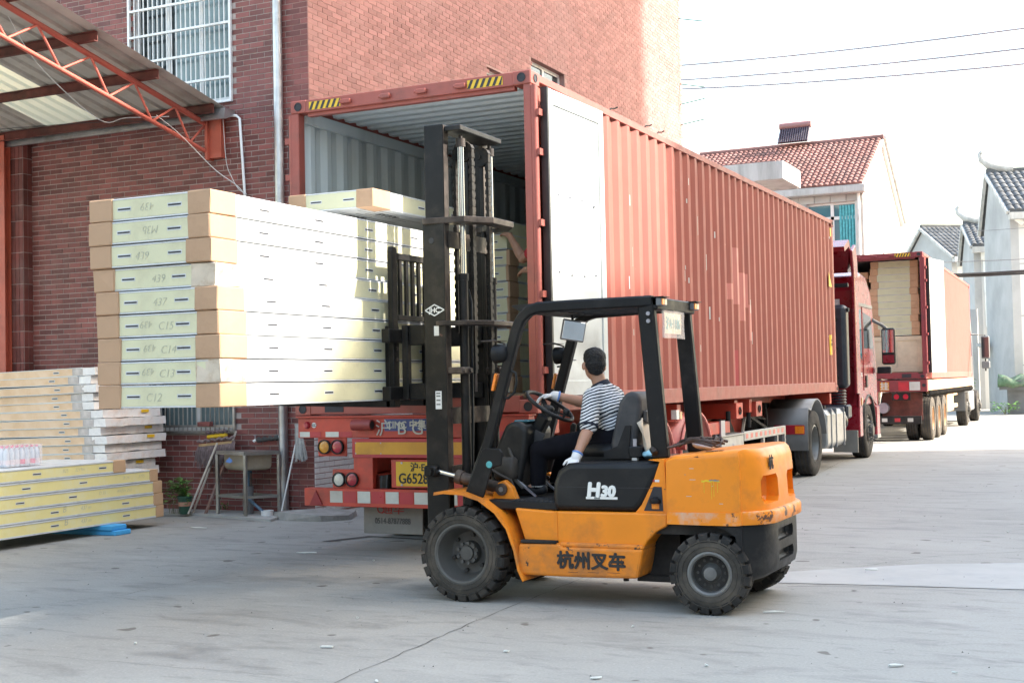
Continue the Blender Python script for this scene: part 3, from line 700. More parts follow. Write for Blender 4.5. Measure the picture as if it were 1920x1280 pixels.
def grey_house(name, label, c0, c1, depth, ze, zr, zb, fr=.5, horn=1):
    """gable wall from front corner c0 to back corner c1; facade runs to the right from c0"""
    c0, c1 = Vector((*c0, 0)), Vector((*c1, 0)); g = c1-c0; n = Vector((g.y, -g.x, 0)).normalized()   # right-hand direction
    h = thing(name, label, 'house', c0)
    a, b = c0+g*0, c1; rp = c0+g*fr
    def P(p, z, d=0): q = p+n*d; return (q.x, q.y, z)
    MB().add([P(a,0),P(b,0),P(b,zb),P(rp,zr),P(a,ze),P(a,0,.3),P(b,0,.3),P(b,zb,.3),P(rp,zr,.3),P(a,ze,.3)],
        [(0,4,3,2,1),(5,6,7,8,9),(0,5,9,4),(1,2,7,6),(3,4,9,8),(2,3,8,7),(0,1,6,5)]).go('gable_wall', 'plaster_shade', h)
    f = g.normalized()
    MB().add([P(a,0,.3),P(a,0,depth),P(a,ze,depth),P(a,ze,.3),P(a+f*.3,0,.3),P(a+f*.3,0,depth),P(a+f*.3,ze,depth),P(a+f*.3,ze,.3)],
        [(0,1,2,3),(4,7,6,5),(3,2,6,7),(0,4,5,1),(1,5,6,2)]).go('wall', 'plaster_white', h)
    s0 = c0-f*.35; up = rp-s0; zz = zr-ze+.12
    tile_roof('roof_tiles', 'tile_grey', h, P(s0, ze+.06, -.12), n*(depth+.1), Vector((up.x, up.y, zz)), max(6, int(depth*4)), 9, .07)
    s1 = c1+f*.3; up = rp-s1
    MB().add([P(s1,zb-.05,-.12),P(s1,zb-.05,depth),P(rp,zr+.1,depth),P(rp,zr+.1,-.12),P(s0,ze-.08,-.12),P(s0,ze-.08,depth),P(s0,ze+.06,-.12),P(s0,ze+.06,depth)],
        [(0,1,2,3),(4,5,7,6),(6,7,2,3)]).go('roof', 'tile_grey', h)
    MB().bar(P(s0,ze-.02,-.14), P(rp,zr+.10,-.14), .12, .14).bar(P(s1,zb-.02,-.14), P(rp,zr+.10,-.14), .12, .14).go('barge', 'concrete_pale', h)
    MB().bar(P(s0,ze-.14,-.1), P(s0,ze-.14,depth), .3, .25).go('eave', 'concrete_pale', h)
    MB().bar(P(rp,zr+.2,-.1), P(rp,zr+.2,depth), .22, .26).go('ridge', 'tile_grey', h)
    if horn:
        pts = [P(rp,zr+.32,.9), P(rp,zr+.36,.4), P(rp,zr+.5,0), P(rp,zr+.72,-.28), P(rp,zr+.95,-.36), P(rp,zr+1.0,-.26)]
        MB().tube(pts, [.20,.20,.18,.13,.08,.09], 8).go('ridge_horn', 'concrete_pale', h, 60)
    return h, P, a
h3, P3, a3 = grey_house('grey_roof_house', 'tall white house with grey tiled roof at the right edge', (.48,42), (-.85,46.2), 7, 7.5, 9.35, 7.2, .72)
MB().cyl(P3(a3-Vector((0,.15,0)), 7.3, .25), P3(a3-Vector((0,.15,0)), 7.1, .5), .12, 8).go('pipe_outlet', 'pvc_white', h3)
for z in (1.2, 3.05, 5.0):                       # render joints on the walls
    MB().bar(P3(a3-Vector((0,.004,0)), z+.6, .3), P3(a3-Vector((0,.004,0)), z+.6, 7), .02, .02).go('render_joint', 'plastic_grey', h3)
h2, P2, a2 = grey_house('grey_roof_house', 'narrow white house with grey tiled roof and upturned ridge, left of the tallest one', (-1.62,49.5), (-2.55,53.5), 5, 7.0, 8.1, 6.6, .62)
MB().tube([P2(a2-Vector((0,.1,0)),6.7,.45),P2(a2-Vector((0,.1,0)),3.6,.5),P2(a2-Vector((0,.1,0)),3.0,.7)], .07, 8).go('downpipe', 'pvc_white', h2, 50)
MB().box(-1.3,-1.0,49.3,49.4,6.45,6.8).go('pipe_hopper', 'pvc_white', h2)
h1, P1, a1 = grey_house('grey_roof_house', 'bluish white house with low grey tiled roof farthest back', (-3.55,58), (-6.2,61.5), 6, 7.35, 9.0, 7.6, .62, 0)
# low wall, door and red mark near the far house
lw = thing('rendered_wall', 'stained low wall with a dark doorway beside the far white houses', 'wall', (-2, 47, 0))
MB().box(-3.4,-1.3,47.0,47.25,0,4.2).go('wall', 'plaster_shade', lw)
MB().box(-2.35,-1.75,46.98,47.0,0,2.6).go('doorway', 'plastic_black', lw)
MB().box(-1.2,-.8,45.2,46.8,2.6,2.75).go('ledge', 'concrete_pale', lw)
MB().box(.25,.95,41.2,41.6,0,.9).box(.0,2.5,41.0,42.0,.9,1.25).go('market_table', 'plastic_grey', None)
tb = bpy.data.objects['market_table']; tag(tb, 'grey table under a green cover by the far right house', 'table')
cv = MB(); N = 10
vs = [( -.05+2.6*i/N, 40.95+1.1*j/4, 1.27+.14*math.sin(i*1.7+j)+.1*(j in (1,2,3))) for j in range(5) for i in range(N+1)]
fs = [(j*(N+1)+i, j*(N+1)+i+1, (j+1)*(N+1)+i+1, (j+1)*(N+1)+i) for j in range(4) for i in range(N)]
cv.add(vs, fs); cv.add([(-.05+2.6*i/N, 40.94, 1.28+.14*math.sin(i*1.7)) for i in range(N+1)]+[(-.05+2.6*i/N, 40.9, 1.0+.04*math.sin(i*2.3)) for i in range(N+1)], [(i, N+1+i, N+2+i, i+1) for i in range(N)])
o = cv.go('tarpaulin', 'tarp_green', None, 60); so_ = o.modifiers.new('thick', 'SOLIDIFY'); so_.thickness = .02
tag(o, 'crumpled green tarpaulin over the table at the far right', 'tarpaulin')
# weeds by the far wall
def leafy(name, label, c, r, h, n, size, cat='plant', mat='leaf', seedv=1):
    rnd = random.Random(seedv); t = thing(name, label, cat, c); c = Vector(c)
    m = MB(); st = MB()
    for k in range(max(4, n//14)):
        a = rnd.uniform(0, 6.28); q = rnd.uniform(.2, .9)*r; st.tube([c+V(0,0,.02), c+V(math.cos(a)*q*.4, math.sin(a)*q*.4, h*.5), c+V(math.cos(a)*q, math.sin(a)*q, h*rnd.uniform(.7,1))], [.006, .005, .002], 5)
    for k in range(n):
        a = rnd.uniform(0, 6.28); q = r*rnd.uniform(.05, 1)**.6; z = h*rnd.uniform(.25, 1.02)
        p = c+V(math.cos(a)*q, math.sin(a)*q, z); s = size*rnd.uniform(.6, 1.3)
        d = V(math.cos(a+rnd.gauss(0,.6)), math.sin(a+rnd.gauss(0,.6)), rnd.uniform(-.4,.5)).normalized(); x = d.cross(V(rnd.gauss(0,.3),rnd.gauss(0,.3),1)).normalized(); nn = x.cross(d)
        m.add([p, p+d*s*.35+x*s*.30+nn*s*.05, p+d*s*.75+x*s*.22+nn*s*.02, p+d*s-nn*s*.08, p+d*s*.75-x*s*.22+nn*s*.02, p+d*s*.35-x*s*.30+nn*s*.05, p+d*s*.5-nn*s*.04],
              [(0,1,6),(1,2,6),(2,3,6),(3,4,6),(4,5,6),(5,0,6)])
    st.go('stem', 'stem', t); lf = m.go('foliage', mat, t); tag(lf, kind='stuff')
    return t
leafy('weed', 'small green weeds under the tarpaulin table', (.2,40.6,0), .5, .45, 160, .1, seedv=3)
leafy('weed', 'green shrub growing in the far doorway beside the second truck', (-1.75,45.8,0), .35, 1.3, 200, .13, seedv=4)

# ================================================================ overhead wires
for k, (a, b) in enumerate((((-9.5,26,10.75),(9,24.2,10.15)), ((-9.5,26,10.35),(9,24.2,9.58)), ((-9.5,26,10.12),(9,24.2,9.10)))):
    A, B = Vector(a), Vector(b)
    cable('power_line', [A.lerp(B, t)-V(0,0,.25*4*t*(1-t)) for t in (0,.25,.5,.75,1)], .026, 'wire_grey', ('top','middle','lowest')[k]+' of the three thin power lines crossing the white sky', 'power lines across the sky')
cb = thing('cable_bundle', 'thick black bundle of cables strung across to the far white houses', 'cable', (0,34,4.7), None)
for k in range(7):
    dz = random.uniform(-.06,.06); dy = random.uniform(-.05,.05)
    A, B = V(-3,36.5+dy,4.95+dz), V(6,32+dy,4.75+dz*.7)
    MB().tube([A.lerp(B,t)-V(0,0,(.3+.08*math.sin(k))*4*t*(1-t)*.5) for t in (0,.2,.35,.5,.65,.8,1)], .018+.008*(k%3), 6).go('strand', 'cable', cb, 60)
cable('power_line', [(-3,36,5.35),(2,34,5.1),(6,32,5.15)], .012, 'plastic_grey', 'single grey wire just above the thick cable bundle')
cable('power_line', [(-6,40,7.2),(0,40,6.7),(7,39,6.9)], .010, 'plastic_grey', 'faint wire crossing in front of the grey tiled roofs')

# ================================================================ light blockers added out of view, sunny side and behind the viewer
SX = 24.0
def sun_pt(x, y, z): t = (SX-x)/sdir.x; return (y+sdir.y*t, z+sdir.z*t)
fb = thing('sun_blocker', 'unseen thin wall on the sunny side, shaped to shade the yard', 'building', (SX, 10, 0))
sk = [sun_pt(0,-30,6.5), sun_pt(0,-4.4,6.0), sun_pt(-.5,-3.85,4.2), sun_pt(-.5,-3.72,1.32), sun_pt(-.5,-2.6,1.45), sun_pt(-.5,-1.9,2.2), sun_pt(0,-.2,2.3), sun_pt(0,3.9,2.45), (sun_pt(0,4.15,0)[0], 34), (26.3, 34), (26.5, 24.3)]  # skyline of the unseen wall, cut to leave the wanted sun patches
poly = [(sk[0][0],0)]+sk+[(sk[-1][0],0)]
MB().prism(poly, SX, SX+.6, 'x').go('wall', 'factory', fb)
for k in range(6):
    for j in range(3):
        y = sk[8][0]+1+k*2.0; z = 2+j*3.2
        MB().box(SX-.02, SX+.004, y, y+1.2, z, z+1.6).go('window_pane', 'glass_dark', fb)

hb = thing('sky_blocker', 'unseen hall added behind the viewer to darken the yard', 'building', (0, -24, 0))
MB().box(-30, 18, -36, -24, 0, 9).go('wall', 'factory', hb)  # added out of view to cut sky light and deepen the shade
MB().prism([(-37,9),(-23.5,9),(-30,11.5)], -30.5, 18.5, 'x').go('roof', 'roof_sheet', hb)
for k in range(11): MB().box(-27+4*k,-25+4*k,-24.0,-23.98,4,6).go('window_pane', 'glass_dark', hb)

# ================================================================ shipping containers
def build_container(name, label, L, WD, HT, red, frame, door_w, main=True, loc=(0,0,0), rz=0):
    """local frame: door end at y=0, right side at x=0, floor underside at z=0; extends to x=-WD, y=L"""
    t = thing(name, label, 'shipping container', loc, None, rz, local=True)
    post = .12
    # corner castings with their oval holes
    for x0, sx in ((-WD, 1), (0, -1)):
        for y0, sy in ((0, 1), (L, -1)):
            for z0, sz in ((0, 1), (HT, -1)):
                xs = sorted((x0, x0+sx*.165)); ys = sorted((y0, y0+sy*.178)); zs = sorted((z0, z0+sz*.118))
                m = MB().box(xs[0]-.004, xs[1]+.004, ys[0]-.006 if sy > 0 else ys[0], ys[1]+(.006 if sy < 0 else 0), zs[0], zs[1], .008)
                c = m.go('corner_casting', frame, t)
                if main or y0 == 0:
                    yy = (ys[0]-.008) if sy > 0 else ys[1]+.008; zc = (zs[0]+zs[1])/2; xc = (xs[0]+xs[1])/2
                    MB().lathe([(.0001,0),(.034,0),(.034,.004),(.040,.004),(.040,0)], (xc, yy, zc), (0, -sy, 0), 14).go('hole', 'slot_dark', c)
                    xx = xs[1]+.006 if x0 == 0 else xs[0]-.006
                    MB().lathe([(.0001,0),(.030,0),(.030,.004),(.036,.004),(.036,0)], (xx, (ys[0]+ys[1])/2, zc), (1 if x0 == 0 else -1, 0, 0), 14).go('hole', 'slot_dark', c)
    # frame members
    for x0, x1 in ((-WD, -WD+.08), (-.07, 0)):
        MB().box(x0, x1, 0, .10, .118, HT-.118, .006).go('corner_post', frame, t)
        MB().box(x0+.01, x1-.01, L-.10, L, .118, HT-.118, .006).go('corner_post', frame, t)
    MB().box(-WD+.165, -.165, .0, .08, HT-.118, HT-.004, .004).box(-WD+.165, -.165, .03, .09, HT-.150, HT-.118).go('door_header', frame, t)
    m = MB().box(-WD+.165, -.165, .0, .08, .012, .15, .004); m.go('door_sill', frame, t)
    for xx in (-WD+.42, -.42): MB().box(xx-.10, xx+.10, -.004, .02, .03, .12).go('sill_pocket', 'slot_dark', t)
    MB().box(-WD+.165, -.165, L-.08, L, .01, .15, .004).go('front_sill', frame, t)
    MB().box(-WD+.165, -.165, L-.07, L, HT-.10, HT-.01, .004).go('front_header', frame, t)
    for x0, x1 in ((-WD, -WD+.06), (-.06, 0)):
        MB().box(x0, x1, .178, L-.178, HT-.075, HT-.008, .004).go('top_rail', frame if main else red, t)
        MB().box(x0, x1, .178, L-.178, .008, .165, .004).go('bottom_rail', frame if main else red, t)
    # corrugated sides
    def corr(xo, sgn, mat, nm, y0, y1, pitch=.278, dep=.036):
        prof = []; y = y0
        while y < y1-1e-6:
            for dy, d in ((0,0),(.072,0),(.072+.068,1),(.072+.068+.070,1)):
                if y+dy <= y1: prof.append((y+dy, d))
            y += pitch
        prof.append((y1, 0)); m = MB(); vs = []
        for z in (.165, HT-.075):
            for yy, d in prof: vs.append((xo-sgn*dep*d, yy, z))
        n = len(prof); m.add(vs, [(k, k+1, n+k+1, n+k) if sgn > 0 else (k+1, k, n+k, n+k+1) for k in range(n-1)])
        return m.go(nm, mat, t)
    corr(-.006, 1, red, 'side_wall', .10, L-.10); corr(-WD+.006, -1, red, 'side_wall', .10, L-.10)
    corr(-.012, 1, 'cont_in', 'side_lining', .10, L-.10); corr(-WD+.012, -1, 'cont_in', 'side_lining', .10, L-.10)
    MB().box(-WD+.10, -.10, L-.09, L-.05, .15, HT-.1).go('front_wall', red, t)
    MB().box(-WD+.10, -.10, L-.10, L-.091, .15, HT-.1).go('front_lining', 'cont_in', t)
    # roof, corrugated across
    prof = []; y = .09
    while y < L-.09:
        for dy, d in ((0,0),(.09,0),(.108,1),(.19,1)): prof.append((min(y+dy, L-.09), d))
        y += .208
    for nm, zo, mat in (('roof', HT-.02, red), ('roof_lining', HT-.026, 'cont_in')):
        m = MB(); vs = []
        for x in (-WD+.05, -.05):
            for yy, d in prof: vs.append((x, yy, zo-.024*d))
        n = len(prof); m.add(vs, [(k, n+k, n+k+1, k+1) for k in range(n-1)]); m.go(nm, mat, t)
    for x in (-WD+.075, -.075): MB().box(x-.02, x+.02, .12, L-.1, HT-.19, HT-.085).go('lining_rail', 'cont_in', t)
    MB().box(-WD+.05, -.05, .08, L-.09, .13, .165).go('floor', 'ply_floor', t)
    # doors folded right back along the sides, white inner faces outwards
    for side in (1, -1):
        xo = .045 if side > 0 else -WD-.045
        x0, x1 = sorted((xo, xo+side*.05)); y0, y1 = .13, .13+door_w; zb, zt = .14, HT-.14
        d = MB(); fr = .085
        xin = x1 if side > 0 else x0
        d.box(x0, x1, y0, y0+.10, zb, zt, .005); d.box(x0, x1, y1-.10, y1, zb, zt, .005)
        d.box(x0, x1, y0+.10, y1-.10, zb, zb+.13, .005); d.box(x0, x1, y0+.10, y1-.10, zt-.13, zt, .005)
        door = d.go('door', 'door_in', t)
        door.rotation_euler = (0, 0, -side*R(2.0 if main else 10.0)); door.location = (0, 0, 0) if side > 0 else (-WD*(1-math.cos(R(2.0 if main else 10.0))), WD*math.sin(R(2.0 if main else 10.0))*1.0, 0)
        # dished panels pressed between horizontal ribs
        p = MB(); prof = [(zb+.13, 0)]; z = zb+.13; bands = 5; hgt = (zt-zb-.26)/bands
        for k in range(bands):
            a = zb+.13+k*hgt
            prof += [(a+.10, 0), (a+.16, 1), (a+hgt-.16, 1), (a+hgt-.10, 0)] if True else []
        prof.append((zt-.13, 0))
        xs = (lambda dd: x1-.012-.026*dd) if side > 0 else (lambda dd: x0+.012+.026*dd)
        ye = [(y0+.10, 0), (y0+.17, 0), (y0+.23, 1), (y1-.23, 1), (y1-.17, 0), (y1-.10, 0)]
        vs = [(xs(d1*d2), yy, zz) for zz, d1 in prof for yy, d2 in ye]; n = len(ye)
        p.add(vs, [((j*n+k), j*n+k+1, (j+1)*n+k+1, (j+1)*n+k) for j in range(len(prof)-1) for k in range(n-1)])
        p.go('door_panel', 'door_in', door, 40)
        gm = MB()
        for yy in (y0-.012, ): gm.box(x0-.004, x1+.010, yy-.022, yy+.008, zb, zt)
        gm.box(x0-.002, x1+.004, y1+.002, y1+.012, zb+.02, zt-.02) if False else None
        gm.go('gasket', 'gasket', door)
        for k, zz in enumerate((zb+.22, zb+.86, zb+1.46, zb+2.06, zt-.22)):
            MB().tube([(xo-side*.03, y0-.105, zz-.06), (xo-side*.03, y0-.105, zz+.06)], .020, 10).box(min(xo-side*.03, x0+.01), max(xo-side*.03, x0+.02), y0-.11, y0-.03, zz-.028, zz+.028).go('hinge', frame, door, 50)
        if side > 0 and main:
            for q in range(16):
                yy = y0+.16+(.30*(q % 4))*.85+random.uniform(0,.05); zz = (zt-.12, zt-.9, zb+1.05, zb+.3)[q//4]+random.uniform(-.02,.02)
                MB().box(x1-.03, x1+.003, yy, yy+.02, zz, zz+.012).go('rivet', 'slot_metal', door)
    for x0, sg in ((0, 1), (-WD, -1)):
        MB().tube([(x0+sg*.012, .035, .13), (x0+sg*.012, .035, HT-.13)], .034, 12).go('hinge_jamb', frame, t, 50)
    # lock blocks on the header
    for xx in (.75, .58, .43, .27):
        x = -WD*xx
        MB().box(x-.05, x+.05, -.035, .0, HT-.085, HT-.045, .006).cyl((x-.065, -.02, HT-.065), (x+.03, -.02, HT-.065), .014, 8).go('lock_keeper', frame, t)
    # hazard stickers
    for x0 in (-WD+.20, -.60):
        b = MB().box(x0, x0+.34, -.003, -.0005, HT-.10, HT-.025).go('hazard_sticker', 'hazard_yellow', t)
        st = MB()
        for k in range(6):
            a = x0+.0+k*.06
            st.add([(a, -.0045, HT-.099), (a+.028, -.0045, HT-.099), (min(a+.062,x0+.34), -.0045, HT-.026), (min(a+.034,x0+.34), -.0045, HT-.026)], [(0,1,2,3)])
        st.go('stripe', 'hazard_black', b)
    return t
CZ = 1.25
ct = build_container('shipping_container', 'open rust red shipping container on the trailer behind the forklift', 12.192, 2.438, 2.896, 'cont_red', 'cont_frame', 1.17, True, (0,0,CZ))
# repairs, scrapes and placards on the long side
def side_patch(y0, y1, z0, z1, mat, nm='repair_patch', x=.0012, k=None):
    # follows the corrugation: only the outer ribs and flanks show it
    prof = []; y = .10; dep = .036
    while y < 12.0:
        for dy, d in ((0,0),(.072,0),(.14,1),(.21,1)): prof.append((y+dy, d))
        y += .278
    pts = []
    def dep_at(yy):
        for (a, d0), (b, d1) in zip(prof, prof[1:]):
            if a <= yy <= b: return d0+(d1-d0)*(yy-a)/(b-a+1e-9)
        return 0
    ys = sorted({y0, y1, *[a for a, _ in prof if y0 < a < y1]})
    m = MB(); vs = [(-.006-dep*dep_at(yy)+x, yy, z) for z in (z0, z1) for yy in ys]; n = len(ys)
    m.add(vs, [(i, i+1, n+i+1, n+i) for i in range(n-1)]); return m.go(nm, mat, ct)
for a in ((6.0,6.34,1.2,1.92,'cont_patch'),(6.34,6.75,1.18,1.62,'cont_patch'),(6.75,6.98,.75,1.22,'cont_patch'),(6.0,6.2,.17,.62,'cont_patch_dark'),(6.34,6.55,1.0,1.18,'cont_patch'),(5.8,6.02,1.25,1.45,'cont_patch')):
    side_patch(*a)
for k in range(26):
    y = random.choice([3.0,3.6,4.2,5.0,5.3,6.9,4.5,2.4])+random.uniform(-.1,.1); z = random.uniform(.4,2.6)
    side_patch(y, y+random.uniform(.008,.02), z, z+random.uniform(.03,.22), 'reflect_white', 'scrape', .0018)
side_patch(11.74,11.86,.62,.95,'hazard_yellow','placard',.003); text('A\nER', .07, (.004,11.80,.84), (0,1,0), (0,0,1), 'ink_black', ct)
MB().add([(.003,11.70,1.75),(.003,11.95,1.75),(.003,11.72,2.0)], [(0,1,2)]).go('warning_triangle', 'hazard_yellow', ct)
text('40\'', .06, (.003,11.85,2.55), (0,1,0), (0,0,1), 'sticker_white', ct)
MB().box(.001,.003,11.9,12.0,2.60,2.74).go('hazard_sticker', 'hazard_yellow', ct)
for yy in (2.9, 3.3, 1.9): # loose clips standing up on the roof edge
    MB().tube([(-.03,yy,2.896),(-.02,yy+.03,2.92),(.0,yy+.08,2.925),(.02,yy+.10,2.94)], .008, 6).go('roof_clip', 'chassis_dark', ct)

# ================================================================ wheels
def wheel_mesh(R0, w, Rr, dual=False, block=False):
    """tyre profile for a wheel whose axle is local y, outer face at y=-w/2"""
    h = w/2
    return [(Rr,-h*.78),(Rr+.015,-h*.92),(Rr+(R0-Rr)*.35,-h),(Rr+(R0-Rr)*.72,-h*.98),(R0-.02,-h*.88),(R0,-h*.72),(R0,h*.72),(R0-.02,h*.88),(Rr+(R0-Rr)*.5,h),(Rr,h*.8)]
def truck_wheel(parent, c, ax, R0=.515, w=.29, mat='tyre', rim='rim_steel', dish=.10, nm='wheel', hubout=False):
    """ax: unit vector pointing to the outside"""
    c = Vector(c); ax = Vector(ax); Rr = R0*.56
    prof = [(r_, -h) for r_, h in wheel_mesh(R0, w, Rr)]
    ty = MB().lathe(prof, c, ax, 40).go(nm, mat, parent, 40)
    for q in (-.33,-.11,.11,.33):
        MB().lathe([(R0+.001,q*w-.008),(R0+.001,q*w+.008)], c, ax, 40).go('tread_groove', 'slot_dark', ty)
    h = w/2
    if hubout: pr = [(Rr,h*.80),(Rr-.02,h*.85),(Rr-.03,h*.6),(Rr*.86,h*.55),(Rr*.70,h*1.0),(Rr*.45,h*1.05),(Rr*.44,h*1.25),(Rr*.36,h*1.5),(.001,h*1.55)]
    else: pr = [(Rr,h*.80),(Rr-.02,h*.85),(Rr-.035,h*.5),(Rr*.86,-dish*.3),(Rr*.78,-dish),(Rr*.5,-dish),(Rr*.46,-dish*.4),(Rr*.42,h*.1),(Rr*.30,h*.25),(.001,h*.25)]
    rm = MB().lathe(pr, c, ax, 32).go('rim', rim, ty, 40)
    x = ax.orthogonal().normalized(); y = ax.cross(x)
    for k in range(10):
        a = 2*math.pi*k/10; q = c+(x*math.cos(a)+y*math.sin(a))*Rr*.60+ax*(h*1.02 if hubout else -dish)
        MB().cyl(q, q+ax*(.05 if hubout else .03), .016, 6).go('wheel_nut', 'rim_steel', rm)
    if hubout:
        for k in range(10):
            a = 2*math.pi*(k+.5)/10; q = c+(x*math.cos(a)+y*math.sin(a))*Rr*.80+ax*h*.80
            MB().cyl(q, q+ax*.004, .024, 8).go('vent_hole', 'slot_dark', rm)
    return ty

# ================================================================ skeletal trailer under the container
tr = thing('container_trailer', 'red skeletal semi trailer carrying the open container', 'trailer', (-1.2, 5, 0))
XR, XL_ = -.06, -2.38
b = MB().box(XL_, XR, -.05, .07, 1.05, 1.232, .005)
beam = b.go('rear_beam', 'trailer_red', tr)
MB().box(XL_-.01, XR+.01, -.07, .08, 1.232, 1.246).go('beam_lip', 'trailer_red', beam)
for a, c, mt in ((XL_+.02,XL_+.13,'reflect_white'),(XL_+.13,XL_+.25,'reflect_red'),(XL_+.30,XL_+.44,'reflect_white'),(XL_+.44,XL_+.58,'reflect_red'),(-.55,-.42,'reflect_white'),(-.42,-.28,'reflect_red'),(-.27,-.14,'reflect_white')):
    MB().box(a, c, -.0535, -.0512, 1.058, 1.105).go('reflector', mt, beam)
MB().lathe([(.001,.03),(.022,.028),(.03,.015),(.034,0)], (XL_+.10, -.05, 1.165), (0,-1,0), 18).go('marker_lamp', 'lamp_red', beam, 50)
MB().cyl((XL_+.175,-.05,1.165),(XL_+.175,-.053,1.165),.024,18).go('round_sticker', 'sticker_white', beam)
text('CC', .03, (XL_+.175,-.0545,1.155), (1,0,0), (0,0,1), 'ink_black', beam, bold=.001)
MB().cyl((-1.76,-.10,1.165),(-1.56,-.10,1.165),.047,16).box(-1.76,-1.57,-.10,-.05,1.13,1.2).go('tow_tube', 'trailer_dark', beam, 40)
MB().cyl((-1.5595,-.10,1.165),(-1.5585,-.10,1.165),.036,16).go('tube_mouth', 'slot_dark', beam)
MB().box(-1.46,-1.03,-.054,-.0512,1.11,1.215).go('maker_plate', 'cimc_blue', beam)
text('CIMC 中集', .085, (-1.24,-.0555,1.135), (1,0,0), (0,0,1), 'reflect_white', beam, bold=.002)
text('沪 B G 6', .155, (-1.24,-.058,1.08), (1,0,0), (0,0,1), 'chalk', beam, sx=1.12)
MB().box(-1.02,-.98,-.054,-.0512,1.12,1.21).go('sticker', 'hazard_yellow', beam)
# long reflective board
MB().box(-1.80, -.60, -.055, -.03, .875, 1.045, .003).go('board_frame', 'reflect_red', beam)
MB().box(-1.765, -.635, -.058, -.0555, .905, 1.012).go('reflective_board', 'reflect_amber', beam)
for xx in (-1.76,-1.5,-.9,-.64):
    for zz in (.912,1.005): MB().cyl((xx,-.058,zz),(xx,-.060,zz),.006,8).go('screw', 'slot_metal', beam)
# twin lamps
for (xa, z, c1, c2) in ((-2.09,.97,'lamp_amber','lamp_red'),(-1.94,.68,'lamp_white','lamp_red'),(-.47,.97,'lamp_red','lamp_amber'),(-.62,.68,'lamp_red','lamp_white')):
    MB().box(xa-.085, xa+.225, -.04, -.025, z-.085, z+.085 if z > .8 else z+.09, .01).go('lamp_plate', 'trailer_red', tr)
    for k, mt in ((0,c1),(1,c2)):
        xc = xa+.138*k
        lp = MB().lathe([(.062,.0),(.066,.02),(.066,.034),(.056,.036),(.054,.026)], (xc,-.04,z), (0,-1,0), 24).go('lamp_ring', 'plastic_black', tr, 40)
        MB().lathe([(.001,.034),(.03,.033),(.054,.026)], (xc,-.04,z), (0,-1,0), 24).go('lens', mt, lp, 60)
# uprights, plate, bumper
for x0 in (-1.79, -.83): MB().box(x0, x0+.20, -.05, .03, .60, .88, .004).go('upright', 'trailer_red', tr)
MB().box(-1.40,-.98,-.052,-.035,.615,.86,.003).go('plate_holder', 'trailer_red', tr)
pl = MB().box(-1.35,-.91,-.057,-.0525,.63,.842,.002).go('number_plate', 'plate_yellow', tr)
text('沪·E', .085, (-1.13,-.0585,.765), (1,0,0), (0,0,1), 'ink_black', pl, bold=.0015)
text('G6528挂', .125, (-1.325,-.0585,.655), (1,0,0), (0,0,1), 'ink_black', pl, bold=.002, center=False, sx=.88)
for q in ((-1.29,.832),(-1.29,.64)): MB().cyl((q[0],-.057,q[1]),(q[0],-.062,q[1]),.010,8).go('screw', 'slot_metal', pl)
bu = MB().box(-2.31, -.13, -.07, .03, .44, .60, .005).go('bumper', 'trailer_red', tr)
xs_ = -2.31
for k, mt in enumerate(['reflect_white','reflect_red']*6):
    a = -2.03+.145*k
    if a < -.25: MB().box(a, a+.132, -.0735, -.0705, .475, .578).go('reflector', mt, bu)
MB().prism([(-2.245,.452),(-2.11,.452),(-2.178,.58)], -.082, -.0705, 'y').go('triangle_reflector', 'cab_red_dark', bu)
for x0 in (-1.68,-.86): MB().box(x0, x0+.09, .0, .06, .55, .72).go('bumper_strut', 'trailer_dark', tr)
# mud flaps
for x0 in (-1.79, -.66):
    f = MB().box(x0, x0+.61, .10, .112, .19, .47, .005).go('mud_flap', 'mudflap', tr)
    text('通华', .10, (x0+.31,.096,.375), (1,0,0), (0,0,1), 'ink_red', f, sx=1.2)
    MB().lathe([(.03,0),(.038,0),(.038,.003),(.03,.003)], (x0+.185,.098,.41), (0,-1,0), 16, True).go('emblem', 'ink_red', f)
    text('0514-87877888', .075, (x0+.305,.096,.28), (1,0,0), (0,0,1), 'ink_grey', f, sx=.78)
# main beams and cross members
for x0 in (-1.72, -.84):
    MB().box(x0, x0+.012, .1, 12.0, .72, 1.20).box(x0-.06, x0+.072, .1, 12.0, 1.20, 1.222).box(x0-.06, x0+.072, .1, 12.0, .70, .72).go('main_beam', 'trailer_red', tr)
for y in (.5, 3.9, 6.2, 6.9, 11.9):
    MB().box(XL_+.02, XR-.02, y, y+.13, 1.06, 1.235, .004).go('cross_member', 'trailer_red', tr)
for y in (6.1, 7.05):       # outriggers with twist locks that stick out under the rail
    MB().box(-.55,-.03,y,y+.30,1.0,1.20,.005).go('outrigger', 'trailer_red', tr)
    MB().lathe([(.035,-.01),(.035,.01),(.05,.01),(.05,-.01)], (-.026,y+.15,1.1), (1,0,0), 14, True).go('twist_lock', 'chassis_dark', tr)
    MB().cyl((-.12,y-.06,.86),(-.12,y-.06,1.1),.03,10).go('lock_handle', 'chassis_dark', tr)
MB().box(-.42,-.06,4.95,5.9,.84,.98,.005).go('side_bracket', 'trailer_red', tr)
MB().box(-.06,-.04,5.45,5.62,.80,1.0).go('bracket_plate', 'slot_metal', tr)
MB().prism([(5.0,1.2),(6.8,1.2),(6.5,.95),(5.6,.85),(5.0,.85)], -.8, -.6, 'x').go('gooseneck', 'trailer_dark', tr)
